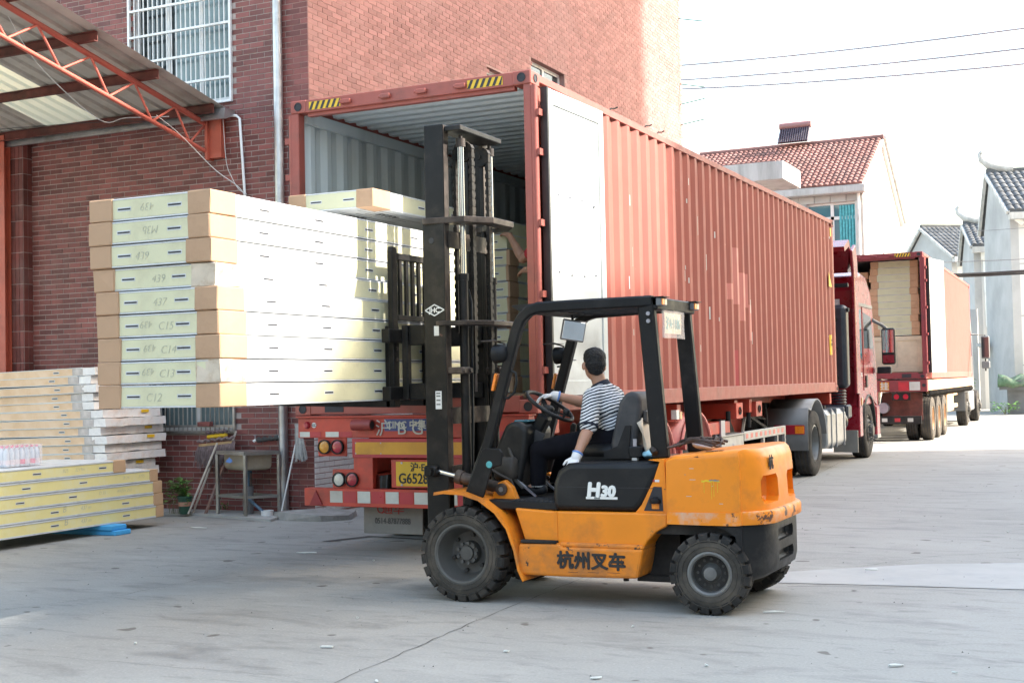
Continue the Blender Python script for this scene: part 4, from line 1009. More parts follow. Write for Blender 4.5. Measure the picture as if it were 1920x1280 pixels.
# axles, wheels and pink half-round mudguards
for y in (1.6, 2.98, 4.36):
    MB().cyl((-2.3,y,.50),(-.1,y,.50),.07,12).go('axle', 'chassis_dark', tr, 50)
    for s in (-1, 1):
        xo = -1.2+s*1.04
        truck_wheel(tr, (xo, y, .50), (s,0,0), .50, .27, 'tyre', 'rim_grey', .10)
        truck_wheel(tr, (xo-s*.31, y, .50), (-s,0,0), .50, .27, 'tyre', 'rim_grey', .10)
        if y > 2:
            m = MB(); vs = []; n = 15
            for k in range(n+1):
                a = math.pi*(.04+.92*k/n)
                for xx in (-1.2+s*.60, -1.2+s*1.19): vs.append((xx, y-math.cos(a)*.60, .56+math.sin(a)*.58))
            m.add(vs, [(2*k, 2*k+1, 2*k+3, 2*k+2) for k in range(n)])
            o = m.go('mudguard', 'fender_pink', tr, 40); sd = o.modifiers.new('thick','SOLIDIFY'); sd.thickness = .012
            m = MB().tube([(-1.2+s*1.19, y-math.cos(math.pi*(.04+.92*k/n))*.60, .56+math.sin(math.pi*(.04+.92*k/n))*.58) for k in range(n+1)], .02, 6); m.go('mudguard_lip', 'fender_pink', o, 50)
MB().box(-.03,.03,3.55,3.65,1.08,1.18).go('side_marker', 'lamp_white', tr); MB().box(-.03,.035,3.66,3.73,1.08,1.16).go('side_marker', 'lamp_amber', tr)
MB().cyl((-.05,3.70,.78),(.08,3.70,.78),.04,10).go('mudguard_bolt', 'trailer_dark', tr, 40)
# tool box, side guard, landing gear, spare wheel
tb = MB().box(-.55,-.04,5.45,6.45,.40,.80,.012).go('tool_box', 'alu_tank', tr)
MB().box(-.045,-.032,5.93,5.99,.52,.70,.004).go('latch', 'slot_metal', tb)
MB().box(-.6,-.02,5.40,6.50,.80,.815).go('lid', 'alu_tank', tb)
sg = MB().box(-.10,-.06,6.55,8.75,.70,.82,.004).go('side_guard', 'alu_tank', tr)
for k in range(9): MB().box(-.059,-.0575,6.62+.235*k,6.73+.235*k,.73,.79).go('reflector', 'fender_pink', sg)
for y in (7.5, 8.25, 8.68): MB().box(-.10,-.06,y,y+.06,.25,.70).go('guard_post', 'alu_tank', sg)
MB().box(-.10,-.06,6.55,8.75,.28,.36,.004).go('lower_rail', 'alu_tank', sg)
for x0 in (-1.75,-.75):
    lg = MB().box(x0, x0+.12, 7.6, 7.72, .45, 1.15).box(x0+.015, x0+.105, 7.615, 7.705, .16, .45).box(x0-.05,x0+.17,7.55,7.77,.13,.16).go('landing_leg', 'chassis_dark', tr)
MB().bar((-.7,7.6,.95),(-.2,6.7,1.05),.05,.05).bar((-.3,7.6,1.0),(-.2,8.6,.72),.035,.035).bar((-.45,6.7,1.0),(-.4,7.8,.55),.03,.03).go('brace', 'chassis_dark', tr)
MB().bar((-.2,6.85,.62),(-.2,7.1,1.0),.03,.03).go('brace', 'wood_pole', tr)
truck_wheel(tr, (-.55, 7.1, .55), (1,0,0), .42, .25, 'tyre', 'rim_grey', .08, 'spare_wheel')
MB().tube([(-.6,7.9,1.1),(-.45,8.2,.85),(-.5,8.6,.95),(-.4,9.0,.9)], .02, 6).tube([(-.3,8.55,1.15),(-.28,8.56,.9),(-.30,8.55,.55)], .012, 6).go('air_hose', 'chassis_dark', tr, 50)

# ================================================================ red tractor unit
def tractor():
    t = thing('tractor_truck', 'dark red tractor truck coupled to the near trailer', 'truck', (-1.17, 12.4, 0), None, R(.6), local=True)
    # local: x right, y forward (0 = container front), half width 1.25
    HW = 1.25
    cab = MB()
    prof = [(.72,.95),(.72,3.05),(.86,3.32),(1.3,3.42),(1.9,3.38),(2.35,3.12),(2.58,2.75),(2.75,2.05),(2.86,1.45),(2.86,.85),(2.55,.62),(2.35,.62),(2.25,.95)]
    c = cab.prism(prof, -HW+.03, HW-.03, 'x').go('cab', 'cab_red', t, None, .07, 3)
    # wind deflector fins behind the cab
    for s in (-1, 1):
        f = MB().prism([(.40,1.2),(.40,3.35),(.28,3.72),(.62,3.86),(.75,3.55),(.80,1.2)], s*HW-.03, s*HW+.03, 'x').go('side_fairing', 'cab_red', t, None, .02, 2)
    MB().add([(-HW,.25,3.74),(HW,.25,3.74),(HW,.72,3.90),(-HW,.72,3.90),(HW*.96,1.5,3.42),(-HW*.96,1.5,3.42),(-HW,.30,3.66),(HW,.30,3.66),(HW,.72,3.78),(-HW,.72,3.78),(HW*.9,1.2,3.36),(-HW*.9,1.2,3.36)],
        [(0,1,2,3),(3,2,4,5),(6,9,8,7),(9,11,10,8),(0,6,7,1),(1,7,8,2),(0,3,9,6),(2,8,10,4),(3,5,11,9),(5,4,10,11)]).go('roof_deflector', 'cab_red', t)
    for z in (3.05, 2.62):
        MB().box(HW-.75, HW+.02, .38, .47, z, z+.07, .01).go('grab_bar', 'plastic_black', t)
    MB().box(HW-.40,HW-.30,.70,.716,2.72,2.90).box(HW-.75,HW-.68,.70,.716,2.78,2.88).go('sticker', 'sticker_white', t)
    # air intake snorkel
    k = MB().box(.80, 1.235, .32, .62, 1.30, 2.75, .06).go('air_intake', 'air_kit', t, None, .03, 2)
    for z in (1.5, 2.0, 2.5): MB().lathe([(.001,.012),(.03,.01),(.045,0)], (1.05,.319,z), (0,-1,0), 14).go('dimple', 'plastic_black', k)
    for i in range(6): MB().tube([(1.03,.47,1.0+.05*i),(1.03,.47,1.035+.05*i)], [.15,.13], 14).go('bellows', 'plastic_black', k, 40)
    MB().box(.75,1.23,.30,.66,.78,1.02,.03).go('air_filter', 'air_kit', t)
    # cab side details, right side
    for s in (-1, 1):
        xs = s*(HW-.03)
        def sheet_(poly, mat, nm, par, d=.004):
            return MB().prism(poly, min(xs, xs+s*d), max(xs, xs+s*d), 'x').go(nm, mat, par)
        d = sheet_([(1.35,1.00),(1.35,2.78),(2.30,2.72),(2.55,2.05),(2.62,1.1),(2.3,1.0)], 'cab_red', 'door', t, .012)
        MB().prism([(1.42,2.02),(1.42,2.68),(2.22,2.62),(2.46,2.02)], min(xs, xs+s*.0145), max(xs, xs+s*.0145), 'x').go('door_window', 'glass_dark', d)
        MB().prism([(.88,1.95),(.88,2.72),(1.25,2.72),(1.25,1.80)], min(xs, xs+s*.006), max(xs, xs+s*.006), 'x').go('side_window', 'glass_blue', t)
        MB().box(*sorted((xs, xs+s*.018)), .74, 2.40, 2.78, 2.84).go('rain_gutter', 'plastic_grey', t)
        MB().box(*sorted((xs, xs+s*.035)), 1.48, 1.62, 1.30, 1.52, .006).go('door_handle', 'plastic_black', d)
        if s > 0:
            text('EXT00', .10, (xs+.003, 1.10, 1.50), (0,1,0), (0,0,1), 'sticker_white', t, bold=.001)
            text('豪瀚', .09, (xs+.016, 2.45, 1.16), (0,1,0), (0,0,1), 'sticker_white', t)
        # mirrors
        m = MB().box(*sorted((s*(HW+.10), s*(HW+.36))), 2.62, 2.74, 1.72, 2.42, .03).go('mirror_housing', 'plastic_black', t, None, .02, 2)
        MB().box(*sorted((s*(HW+.125), s*(HW+.335))), 2.615, 2.622, 1.95, 2.38).go('mirror_glass', 'mirror', m)
        MB().box(*sorted((s*(HW+.125), s*(HW+.335))), 2.615, 2.622, 1.75, 1.90).go('mirror_glass', 'cab_red', m)
        MB().tube([(s*(HW-.03),2.40,2.58),(s*(HW+.12),2.60,2.48),(s*(HW+.2),2.68,2.40)], .035, 8).go('mirror_arm', 'plastic_grey', m, 50)
        MB().box(*sorted((s*(HW+.02), s*(HW+.28))), 2.55, 2.75, 1.55, 1.68, .02).go('kerb_mirror', 'plastic_black', t)
        # wheel arch and steps
        arch = []; n = 12
        vs = []
        for q in range(n+1):
            a = math.pi*q/n; vs += [(s*(HW-.42), 1.72-math.cos(a)*.62, .55+math.sin(a)*.62), (s*(HW+.01), 1.72-math.cos(a)*.62, .55+math.sin(a)*.62)]
        o = MB().add(vs, [(2*q, 2*q+1, 2*q+3, 2*q+2) for q in range(n)]).go('wheel_arch', 'plastic_black', t, 40); o.modifiers.new('thick','SOLIDIFY').thickness = .03
        MB().prism([(.72,.95),(.72,1.25),(2.62,1.25),(2.62,.95)]+[(1.72+math.cos(math.pi*q/10)*.66, .56+math.sin(math.pi*q/10)*.66) for q in range(11) if .56+math.sin(math.pi*q/10)*.66 > .95], *sorted((xs-s*.02, xs+s*.02)), 'x').go('arch_panel', 'cab_red', t)
        MB().box(*sorted((s*(HW-.35), s*(HW+.02))), 2.38, 2.75, .35, .95, .03).go('step_box', 'cab_red', t)
        MB().box(*sorted((s*(HW-.30), s*(HW+.03))), 2.36, 2.74, .33, .40).go('step', 'alu_tank', t)
        MB().box(*sorted((s*(HW-.3), s*(HW+.0))), .72, 1.02, .42, 1.25, .02).go('arch_support', 'cab_red', t)
        MB().box(*sorted((s*(HW-.45), s*(HW-.02))), .55, .60, .16, .55).go('mud_flap', 'mudflap', t)
        MB().lathe([(.001,.20),(.10,.20),(.15,.18),(.19,.12),(.19,-.12),(.10,-.2),(.001,-.2)], (s*(HW-.22),.28,.74), (0.25*s,-1,0), 24).go('air_dryer', 'air_kit', t, 40)
        MB().lathe([(.001,.004),(.05,.004),(.05,0)], (s*(HW-.22)+.055*s,.08,.74), (0.25*s,-1,0), 14).go('dryer_cap', 'plastic_grey', t)
        MB().box(*sorted((s*(HW-.12), s*(HW+.01))), .90, 1.0, .98, 1.12).go('side_marker', 'lamp_amber', t)
        truck_wheel(t, (s*(HW-.16), 1.72, .50), (s,0,0), .50, .30, 'tyre', 'rim_grey', .1, 'wheel', True)
        truck_wheel(t, (s*(HW-.16), -2.32, .50), (s,0,0), .50, .27, 'tyre', 'rim_steel', .12)
        truck_wheel(t, (s*(HW-.48), -2.32, .50), (-s,0,0), .50, .27, 'tyre', 'rim_grey', .12)
        # rear mudguard
        n = 14; vs = []
        P = [(-3.02,.42),(-3.02,.82),(-2.95,1.05)]+[(-2.32-math.cos(math.pi*(.28+.5*q/8))*.66, .52+math.sin(math.pi*(.28+.5*q/8))*.66) for q in range(9)]+[(-1.72,.86),(-1.64,.62)]
        for y, z in P: vs += [(s*(HW-.66), y, z), (s*(HW+.0), y, z)]
        o = MB().add(vs, [(2*q, 2*q+1, 2*q+3, 2*q+2) for q in range(len(P)-1)]).go('rear_mudguard', 'plastic_grey', t, 30); o.modifiers.new('thick','SOLIDIFY').thickness = .025
        MB().box(*sorted((s*(HW-.50), s*(HW-.04))), -3.055, -3.03, .66, .80, .01).go('tail_lamp', 'lamp_red', t)
        MB().box(*sorted((s*(HW-.18), s*(HW-.045))), -3.06, -3.055, .675, .785).go('turn_lens', 'lamp_orange', t)
        # tank
        tk = MB().prism([(s*(HW-.60),.38),(s*(HW-.60),.98),(s*(HW-.06),.98),(s*(HW-.01),.90),(s*(HW-.01),.42),(s*(HW-.06),.36)], -1.50, .02, 'y').go('fuel_tank', 'alu_tank', t, None, .03, 2)
        for y in (-1.25,-.85,-.2):
            MB().box(*sorted((s*(HW-.62), s*(HW+.004))), y, y+.05, .355, .995, .01).go('tank_strap', 'plastic_grey', tk)
        MB().cyl((s*(HW-.2),-1.0,.98),(s*(HW-.2),-1.0,1.04),.06,14).go('filler_cap', 'plastic_black', tk)
    MB().box(-.45,.45,-3.2,2.8,.62,.90).go('chassis_rail', 'chassis_dark', t)
    MB().box(-.5,.5,-2.9,-1.9,.92,1.12,.03).go('coupling', 'chassis_dark', t)
    for y, r in ((-1.2,.16),(-.7,.12)): MB().cyl((.2,y,1.0),(.5,y,1.0),r,14).go('air_tank', 'chassis_dark', t, 40)
    MB().cyl((-.9,2.30,.5),(.9,2.30,.5),.06,10).go('axle', 'chassis_dark', t); MB().cyl((-.9,-2.32,.5),(.9,-2.32,.5),.09,10).go('axle', 'chassis_dark', t)
    MB().prism([(2.60,1.95),(2.72,1.98),(2.56,2.74),(2.42,2.70)], -HW+.12, HW-.12, 'x').go('windscreen', 'glass_dark', t)
    MB().box(-HW+.05, HW-.05, 2.80, 2.92, .35, .85, .03).go('front_bumper', 'cab_red', t)
    for o in t.children:
        nm = o.name.split('.')[0]
        if nm in ('air_intake', 'air_filter', 'chassis_rail', 'roof_deflector', 'grab_bar'): continue
        if nm == 'axle': continue
        if min(v.co.y for v in o.data.vertices) > .2: o.location.y += .58
    return t
tractor()

# ================================================================ second truck farther off
C2 = (.32, 20.2, 1.42); R2 = R(1.55)
c2 = build_container('shipping_container', 'far pale red shipping container with open doors full of panels', 12.19, 2.438, 2.85, 'cont_red2', 'cont_frame2', 1.17, False, C2, R2)
t2 = thing('container_trailer', 'far semi trailer with red and white tail reflectors under the loaded container', 'trailer', (C2[0], C2[1], 0), None, R2, local=True)
MB().box(-2.42,.02,-.05,.1,1.14,1.40,.005).go('rear_beam', 'cont_frame2', t2)
q = MB().box(-1.0,-.80,-.056,-.052,1.17,1.36).go('sign_plate', 'lamp_amber', t2)
text('挂', .19, (-.90,-.06,1.20), (1,0,0), (0,0,1), 'reflect_white', q, bold=.004)
for k, mt in enumerate(('reflect_red','reflect_white')): MB().box(-.60+.24*k,-.37+.24*k,-.056,-.052,1.17,1.36).go('reflector', mt, t2)
for xx in (-.05,): MB().cyl((xx,-.052,1.28),(xx,-.06,1.28),.04,14).go('hole', 'slot_dark', t2)
MB().box(-2.3,-.12,-.05,0,.42,.60,.005).go('bumper', 'chassis_dark', t2)
for k in range(7): MB().box(-2.1+.28*k,-1.98+.28*k,-.056,-.052,.47,.55).go('reflector', ('reflect_white','reflect_red')[k%2], t2)
MB().box(-1.35,-1.05,-.05,0,.6,1.14).go('lamp_bracket', 'trailer_dark', t2)
MB().box(-1.33,-1.20,-.06,-.05,.75,1.05).go('tail_lamp', 'lamp_red', t2)
MB().cyl((-.95,-.05,.78),(-.95,.2,.78),.12,16).go('air_tank', 'slot_metal', t2, 40)
MB().box(-.75,-.35,-.03,0,.95,1.12).go('tail_lamp', 'chassis_dark', t2)
for xx in (-.65,-.45): MB().cyl((xx,-.03,1.03),(xx,-.045,1.03),.06,14).go('lens', 'lamp_red', t2)
MB().box(-1.0,-.12,.22,.24,.5,1.12).go('mud_flap', 'rust_steel', t2)
MB().box(-2.3,.0,.3,11.9,1.15,1.38).go('deck_frame', 'chassis_dark', t2)
MB().box(.0,.03,.1,11.9,1.16,1.40).go('side_rail', 'card_new', t2)
hk = MB()
for k in range(46):
    y = .3+.25*k; hk.tube([(.02,y,1.16),(.05,y+.02,1.08),(.0,y+.05,1.02),(-.04,y+.03,1.08)], .022, 5)
tag(hk.go('rope_hooks', 'chassis_dark', t2), kind='stuff')
for y in (1.35, 2.66, 3.97):
    for s, xo in ((1,-.14),(-1,-2.28)):
        truck_wheel(t2, (xo,y,.5), (s,0,0), .5, .27, 'tyre_dusty', 'card_new', .1)
        truck_wheel(t2, (xo-s*.32,y,.5), (-s,0,0), .5, .27, 'tyre', 'rim_grey', .1)
    MB().cyl((-2.3,y,.5),(-.1,y,.5),.07,8).go('axle', 'chassis_dark', t2)
MB().box(-.55,-.03,4.8,6.4,.55,1.12,.02).go('tool_box', 'card_new', t2)
MB().box(-.12,-.04,5.0,7.6,.62,.72).box(-.12,-.04,5.0,7.6,.95,1.05).go('side_guard', 'card_new', t2)
MB().tube([(-1.5,.05,.5),(-1.45,-.05,.25),(-1.25,-.1,.1),(-1.1,-.1,.06)], .012, 6).go('air_hose', 'chassis_dark', t2, 50)
tk2 = thing('tractor_truck', 'grey tractor truck half hidden ahead of the far container', 'truck', (C2[0], C2[1], 0), None, R2, local=True)
MB().prism([(13.0,1.0),(13.0,3.6),(14.6,3.5),(15.2,2.6),(15.35,1.0),(15.2,.5),(13.4,.7)], -2.42,-.20,'x').go('cab', 'plastic_grey', tk2, None, .06, 2)
MB().prism([(13.6,2.1),(13.6,2.95),(14.6,2.9),(14.95,2.1)], -.20,-.192,'x').go('door_window', 'glass_dark', tk2)
MB().box(.08,.34,15.0,15.14,2.0,2.75,.03).go('mirror_housing', 'plastic_grey', tk2); MB().box(.1,.32,14.992,14.999,2.05,2.7).go('mirror_glass', 'glass_dark', tk2)
MB().box(.08,.34,15.0,15.14,1.68,1.92,.03).go('mirror_housing', 'plastic_grey', tk2)
MB().tube([(-.20,14.6,2.8),(.2,15.07,2.78),(.2,15.07,1.6)], .025, 8).go('mirror_arm', 'plastic_black', tk2)
for y in (10.2, 14.2):
    truck_wheel(tk2, (-.14,y,.5), (1,0,0), .5, .3, 'tyre', 'rim_grey', .1, 'wheel', True); truck_wheel(tk2, (-2.28,y,.5), (-1,0,0), .5, .3, 'tyre', 'rim_grey', .1)
MB().box(-.62,.0,9.5,10.9,.98,1.2,.02).box(-.62,.0,9.45,9.5,.45,1.2).go('rear_mudguard', 'plastic_grey', tk2)
MB().box(-.6,-.02,11.0,12.9,.4,1.0,.03).go('fuel_tank', 'plastic_grey', tk2)
MB().box(-1.7,-.7,9.0,15.0,.62,.9).go('chassis_rail', 'chassis_dark', tk2)

# ================================================================ insulated panels
def slot(parent, c, along, normal, L=.10, h=.010):
    c, a, n = Vector(c), Vector(along), Vector(normal); u = n.cross(a)
    def bx(hl, hh, d0, d1):
        vs = [c+a*sa*hl+u*su*hh+n*d for d in (d0, d1) for sa, su in ((-1,-1),(1,-1),(1,1),(-1,1))]
        return MB().add(vs, [(3,2,1,0),(4,5,6,7),(0,1,5,4),(1,2,6,5),(2,3,7,6),(3,0,4,7)])
    o = bx(L/2+.006, h/2+.008, -.01, .0012).go('lock_plate', 'skin_white', parent)
    bx(L/2, h/2, -.008, .0028).go('lock_slot', 'slot_dark', o)
def panel(name, label, x0, x1, y0, y1, z0, z1, foam='foam', card='card', corners=('-+','--'), cl=(.17,.25), slots_x=(), slots_y=(), group=None, txt=None, torn=None, lip=.011, inset=.0):
    """a panel lying flat; corners: sign of x and y of each cardboard corner cap; slots_y on the -y end, slots_x on the +x side"""
    t = thing(name, label, 'panel', ((x0+x1)/2, (y0+y1)/2, z0), group)
    MB().box(x0+.001, x1-.001, y0+.001, y1-.001, z0+lip, z1-lip, .003).go('foam_core', foam, t)
    for za, zb in ((z1-lip, z1-.001), (z0+.001, z0+lip)):
        MB().box(x0+inset, x1-inset, y0+inset, y1-inset, za, zb, .002).go('steel_skin', 'skin_white', t)
    for s in corners:
        sx = 1 if s[0] == '+' else -1; sy = 1 if s[1] == '+' else -1
        xa = x1 if sx > 0 else x0; ya = y1 if sy > 0 else y0; e = .006+random.uniform(0,.004)
        xs = sorted((xa+sx*e, xa-sx*(cl[0]+random.uniform(-.012,.012)))); ys = sorted((ya+sy*e, ya-sy*(cl[1]+random.uniform(-.015,.015))))
        mt = 'card_torn' if torn == s else card
        m = MB().box(xs[0], xs[1], ys[0], ys[1], z0-.001, z1+.002, .006)
        jz = random.uniform(-.004,.004); m.v = [(a+random.gauss(0,.0022), b+random.gauss(0,.0022), c) for a, b, c in m.v]
        if torn == s:
            m.v = [(a+random.gauss(0,.006), b+random.gauss(0,.006), c+random.gauss(0,.002)) for a, b, c in m.v]
        m.go('cardboard_corner', card if torn != s else mt, t)
    zc = (z0+z1)/2
    for x in slots_y: slot(t, (x, y0+.001, zc), (1,0,0), (0,-1,0))
    for y in slots_x: slot(t, (x1-.001, y, zc), (0,1,0), (1,0,0))
    if txt:
        for body, x, flip, sz in txt:
            s = -1 if flip else 1
            text(body, sz, (x, y0-.001, zc-(.030 if not flip else -.028)), (s,0,0), (0,0,s), 'pencil', t, 'handwriting', bold=-.0012, ext=.0004, shear=.25)
    return t
marks = [[('C12',-1.02,0,.075)], [('439',-1.05,1,.066),('C13',-.91,0,.072)], [('439',-1.04,1,.066),('C14',-.90,0,.072)], [('439',-1.06,1,.066),('C15',-.91,0,.072)],
         [('437',-.95,0,.072)], [('439',-.94,0,.072)], [('439',-1.04,0,.072)], [('M3b',-.96,1,.072)], [('439',-.99,1,.072)]]
ordn = ['lowest', 'second from the bottom', 'third from the bottom', 'fourth from the bottom', 'middle', 'fourth from the top', 'third from the top', 'second from the top', 'topmost']
dx = [0,.0,.0,-.012,-.014,-.045,-.062,-.06,-.058]; dy = [0,-.005,0,.006,.0,.015,.0,-.005,0]
PT, PP = .143, .1488
for i in range(9):
    z = 1.397+PP*i; y0 = -3.54+dy[i]; xx = dx[i]
    panel('insulated_panel', f'cream foam panel on the forklift, {ordn[i]} of the stack of nine', -1.455+xx, -.5+xx, y0, -.12+dy[i]*2, z, z+PT,
          'foam', 'card', ('--','+-'), (.175,.26), [y0+.55, y0+1.18, y0+1.83, y0+2.5], [-1.455+xx+.275, -.5+xx-.275], 'panels carried by the forklift',
          [(b, x+xx, f, s) for b, x, f, s in marks[i]], '+-' if i in (1, 5) else None)
# stack inside the container, beside the worker
for i in range(10):
    z = 1.42+.1535*i
    panel('insulated_panel', ('lowest','second','third','fourth','fifth','sixth','seventh','eighth','ninth','topmost')[i]+(' panel' if i in (0,9) else ' panel from the floor')+' of the stack standing inside the container', -1.85, -.9+random.uniform(-.01,.01), 1.38+random.uniform(-.012,.012) - (.02 if i == 9 else 0), 5.0, z, z+.149,
          'foam', 'card', ('--','+-') if i < 9 else ('--',), (.025,.20), [], [-1.02] if i % 2 == 0 else [-1.06], 'panels stacked in the container')
up = panel('insulated_panel', 'single cream panel jutting out of the container above the carried stack', -1.83, -1.02, -.9, 3.2, 2.962, 3.112, 'foam', 'card', ('--','+-'), (.16,.27), [-.1,.5], [-1.57,-1.25])
text('EX 8 M', .10, (-1.25,-.35,2.958), (0,1,0), (1,0,0), 'ink_grey', up, 'print'); text('JM R 88', .09, (-1.5,-.45,2.958), (0,1,0), (1,0,0), 'ink_grey', up, 'print')
for k in range(12): MB().box(-1.78+.06*k,-1.777+.06*k,-.86+random.uniform(0,.3),-.5+random.uniform(0,.8),2.9595,2.961).go('scratch', 'ink_grey', up)

# low yellow stack at the left on blue foam
FX = -5.35
def low_panel(i, ye, label, slots, txt, z, th):
    t = panel('insulated_panel', label, FX-1.05, FX, -3.6, ye, z, z+th, 'foam_yellow', 'card_new', ('++',), (.12,.13 if i < 4 else .2), slots, (), 'yellow panels stacked on the ground', lip=.017, inset=-.004)
    for body, y, sz in txt: text(body, sz, (FX+.001, y, z+th*.42), (0,1,0), (0,0,1), 'pencil', t, 'handwriting', bold=-.0012, ext=.0004, shear=.2)
    return t
lows = [(1.56,'lowest yellow foam panel of the ground stack, resting on blue foam',[.98,-.05,-1.0],[('B',.1,.10),('437 m',.38,.06)]),
        (1.55,'second yellow panel from the bottom of the ground stack',[.97,-.05,-1.0],[('B',.08,.09),('437 m',.38,.06)]),
        (1.54,'middle yellow panel of the ground stack',[.2,-.50],[('D 35',.62,.05),('4965m 265',.95,.05)]),
        (1.47,'second yellow panel from the top of the ground stack',[.35,-.42],[('B 24',.98,.05),('2775',1.22,.05)]),
        (.97,'shorter topmost yellow panel of the ground stack, under the water bottles',[.63,-.28],[('B25',.1,.05),('3219m',.3,.05)])]
for i, (ye, lb, sl2, tx) in enumerate(lows): low_panel(i, ye, lb, sl2, tx, .105+.134*i, .130)
for k, (a, b, z0, z1) in enumerate(((-5.55,-5.16,0.0,.052),(-5.57,-5.20,.053,.104))):
    o = MB().box(a-.7, b, .60-.02*k, .84-.02*k, z0, z1, .008).go('foam_block', 'blue_foam'); tag(o, ('lower','upper')[k]+' of the two blue foam strips under the yellow panels', 'foam block', 'blue foam supports')
o = MB().box(-6.3,-5.5,-2.6,-2.3,0,.104,.008).go('foam_block', 'blue_foam'); tag(o, 'blue foam strip under the far left end of the yellow panels', 'foam block')

# plastic-wrapped panels behind, along the wall
def crumple(m, s, seedv):
    rnd = Vector((seedv*1.7, seedv*.9, seedv*2.3)); out = []
    for p in m.v:
        q = Vector(p); nn = mnoise.noise_vector(q*9+rnd)+mnoise.noise_vector(q*23+rnd)*.5; out.append(tuple(q+nn*s))
    m.v = out; return m
def grid_box(m, x0, x1, y0, y1, z0, z1, nx, ny, nz):
    def face(o, a, b, na, nb):
        o, a, b = Vector(o), Vector(a), Vector(b)
        m.add([o+a*i/na+b*j/nb for j in range(nb+1) for i in range(na+1)], [(j*(na+1)+i, j*(na+1)+i+1, (j+1)*(na+1)+i+1, (j+1)*(na+1)+i) for j in range(nb) for i in range(na)])
    X, Y, Z = (x1-x0,0,0), (0,y1-y0,0), (0,0,z1-z0)
    face((x0,y0,z0), X, Z, nx, nz); face((x1,y0,z0), Y, Z, ny, nz); face((x1,y1,z0), (-(x1-x0),0,0), Z, nx, nz); face((x0,y1,z0), (0,-(y1-y0),0), Z, ny, nz)
    face((x0,y0,z1), X, Y, nx, ny); face((x0,y0,z0), Y, X, ny, nx); return m
wl = ['lowest','second lowest','third lowest','fourth lowest','fifth lowest','sixth lowest','seventh from the bottom','sixth from the top','fifth from the top','fourth from the top','third from the top','second from the top','topmost']
WZ = .50; TH = .098
exts = [.0,.02,.04,-.04,.06,.0,.04,.02,-.28,-.30,-.30,-.30,-.30]
for i in range(13):
    z = WZ+.1005*i-.0; xr = -6.33+[.03,.02,.08,.05,.10,-.02,.07,.03,-.10,-.13,-.06,-.16,-.10][i]; ye = [2.62,2.55,2.68,2.64,2.66,2.76,2.70,2.64,2.55,2.55,2.55,2.55,2.55][i]
    y0 = 1.66+random.uniform(-.02,.02)
    t = thing('insulated_panel', f'tan plastic-wrapped panel by the wall, {wl[i]} of thirteen', 'panel', (xr, y0, z), 'wrapped panels stacked by the wall')
    t.rotation_euler = (random.gauss(0,.004), -.022+random.gauss(0,.003), random.gauss(0,.008))
    MB().box(-11.2, xr-.22, y0, ye-.02, z+.008, z+TH-.008).go('board', 'wrap_tan', t)
    MB().box(-11.2, xr-.20, y0-.003, ye-.017, z+TH-.008, z+TH).box(-11.2, xr-.20, y0-.003, ye-.017, z, z+.008).go('steel_skin', 'skin_white', t)
    w = crumple(grid_box(MB(), xr-.22, xr, y0-.004, ye, z+.002, z+TH-.004, 6, 24, 5), .0075, i)
    ob = w.go('wrapped_end', 'wrap_white', t, 80)
    MB().box(xr-.34, xr-.18, y0-.008, y0-.002, z+.01, z+TH-.01).go('wrap_fold', 'wrap_clear', t)
    if i in (1, 5, 7, 4): MB().box(xr+.012, xr+.0135, ye-.35, ye-.22, z+.05, z+.085).go('paper_label', 'hazard_yellow', t)
    for q in (.6, 1.9): slot(t, (xr-q, y0-.001, z+TH*.5), (1,0,0), (0,-1,0), .08, .012)
# supports under the wrapped stack
for k, x in enumerate((-6.9, -8.3, -10.0)):
    o = MB().box(x-.1, x+.1, 1.72, 2.5, .03, WZ-.04-.022*k, .01).go('timber_block', 'crate_wood'); tag(o, ('right','middle','left')[k]+' timber block under the wrapped panels', 'timber block', 'timber blocks under wrapped panels')

# pack of water bottles on the yellow stack
wb = thing('water_pack', 'shrink wrapped pack of water bottles with pink caps on the yellow panels', 'bottle pack', (-5.9, -.2, .775))
bprof = [(.001,0),(.028,0),(.031,.01),(.031,.075),(.030,.08),(.031,.13),(.026,.155),(.013,.178),(.012,.188)]
for i in range(4):
    for j in range(7):
        c = (-5.66-.066*i, .02-.066*j, .778)
        b = MB().lathe(bprof, c, (0,0,1), 12).go('bottle', 'bottle_clear', wb, 50)
        MB().lathe([(.014,.188),(.014,.205),(.001,.206)], c, (0,0,1), 10).go('cap', 'bottle_pink', b)
        MB().lathe([(.0322,.022),(.0322,.07)], c, (0,0,1), 12).go('bottle_label', ('bottle_label','bottle_pink')[(i+j) % 2 if j < 4 else 0], b, 50)
def film():
    m = bpy.data.materials.new('film'); m.use_nodes = True; n = m.node_tree; L = n.links; n.nodes.clear()
    t = n.nodes.new('ShaderNodeBsdfTransparent'); g = n.nodes.new('ShaderNodeBsdfPrincipled'); x = n.nodes.new('ShaderNodeMixShader'); o = n.nodes.new('ShaderNodeOutputMaterial')
    g.inputs['Base Color'].default_value = (.9,.86,.88,1); g.inputs['Roughness'].default_value = .15; x.inputs[0].default_value = .28
    L.new(t.outputs[0], x.inputs[1]); L.new(g.outputs[0], x.inputs[2]); L.new(x.outputs[0], o.inputs[0]); MAT['film'] = m
film()
crumple(grid_box(MB(), -5.90, -5.622, -.415, .058, .777, .992, 6, 10, 5), .006, 5).go('shrink_film', 'film', wb, 80)

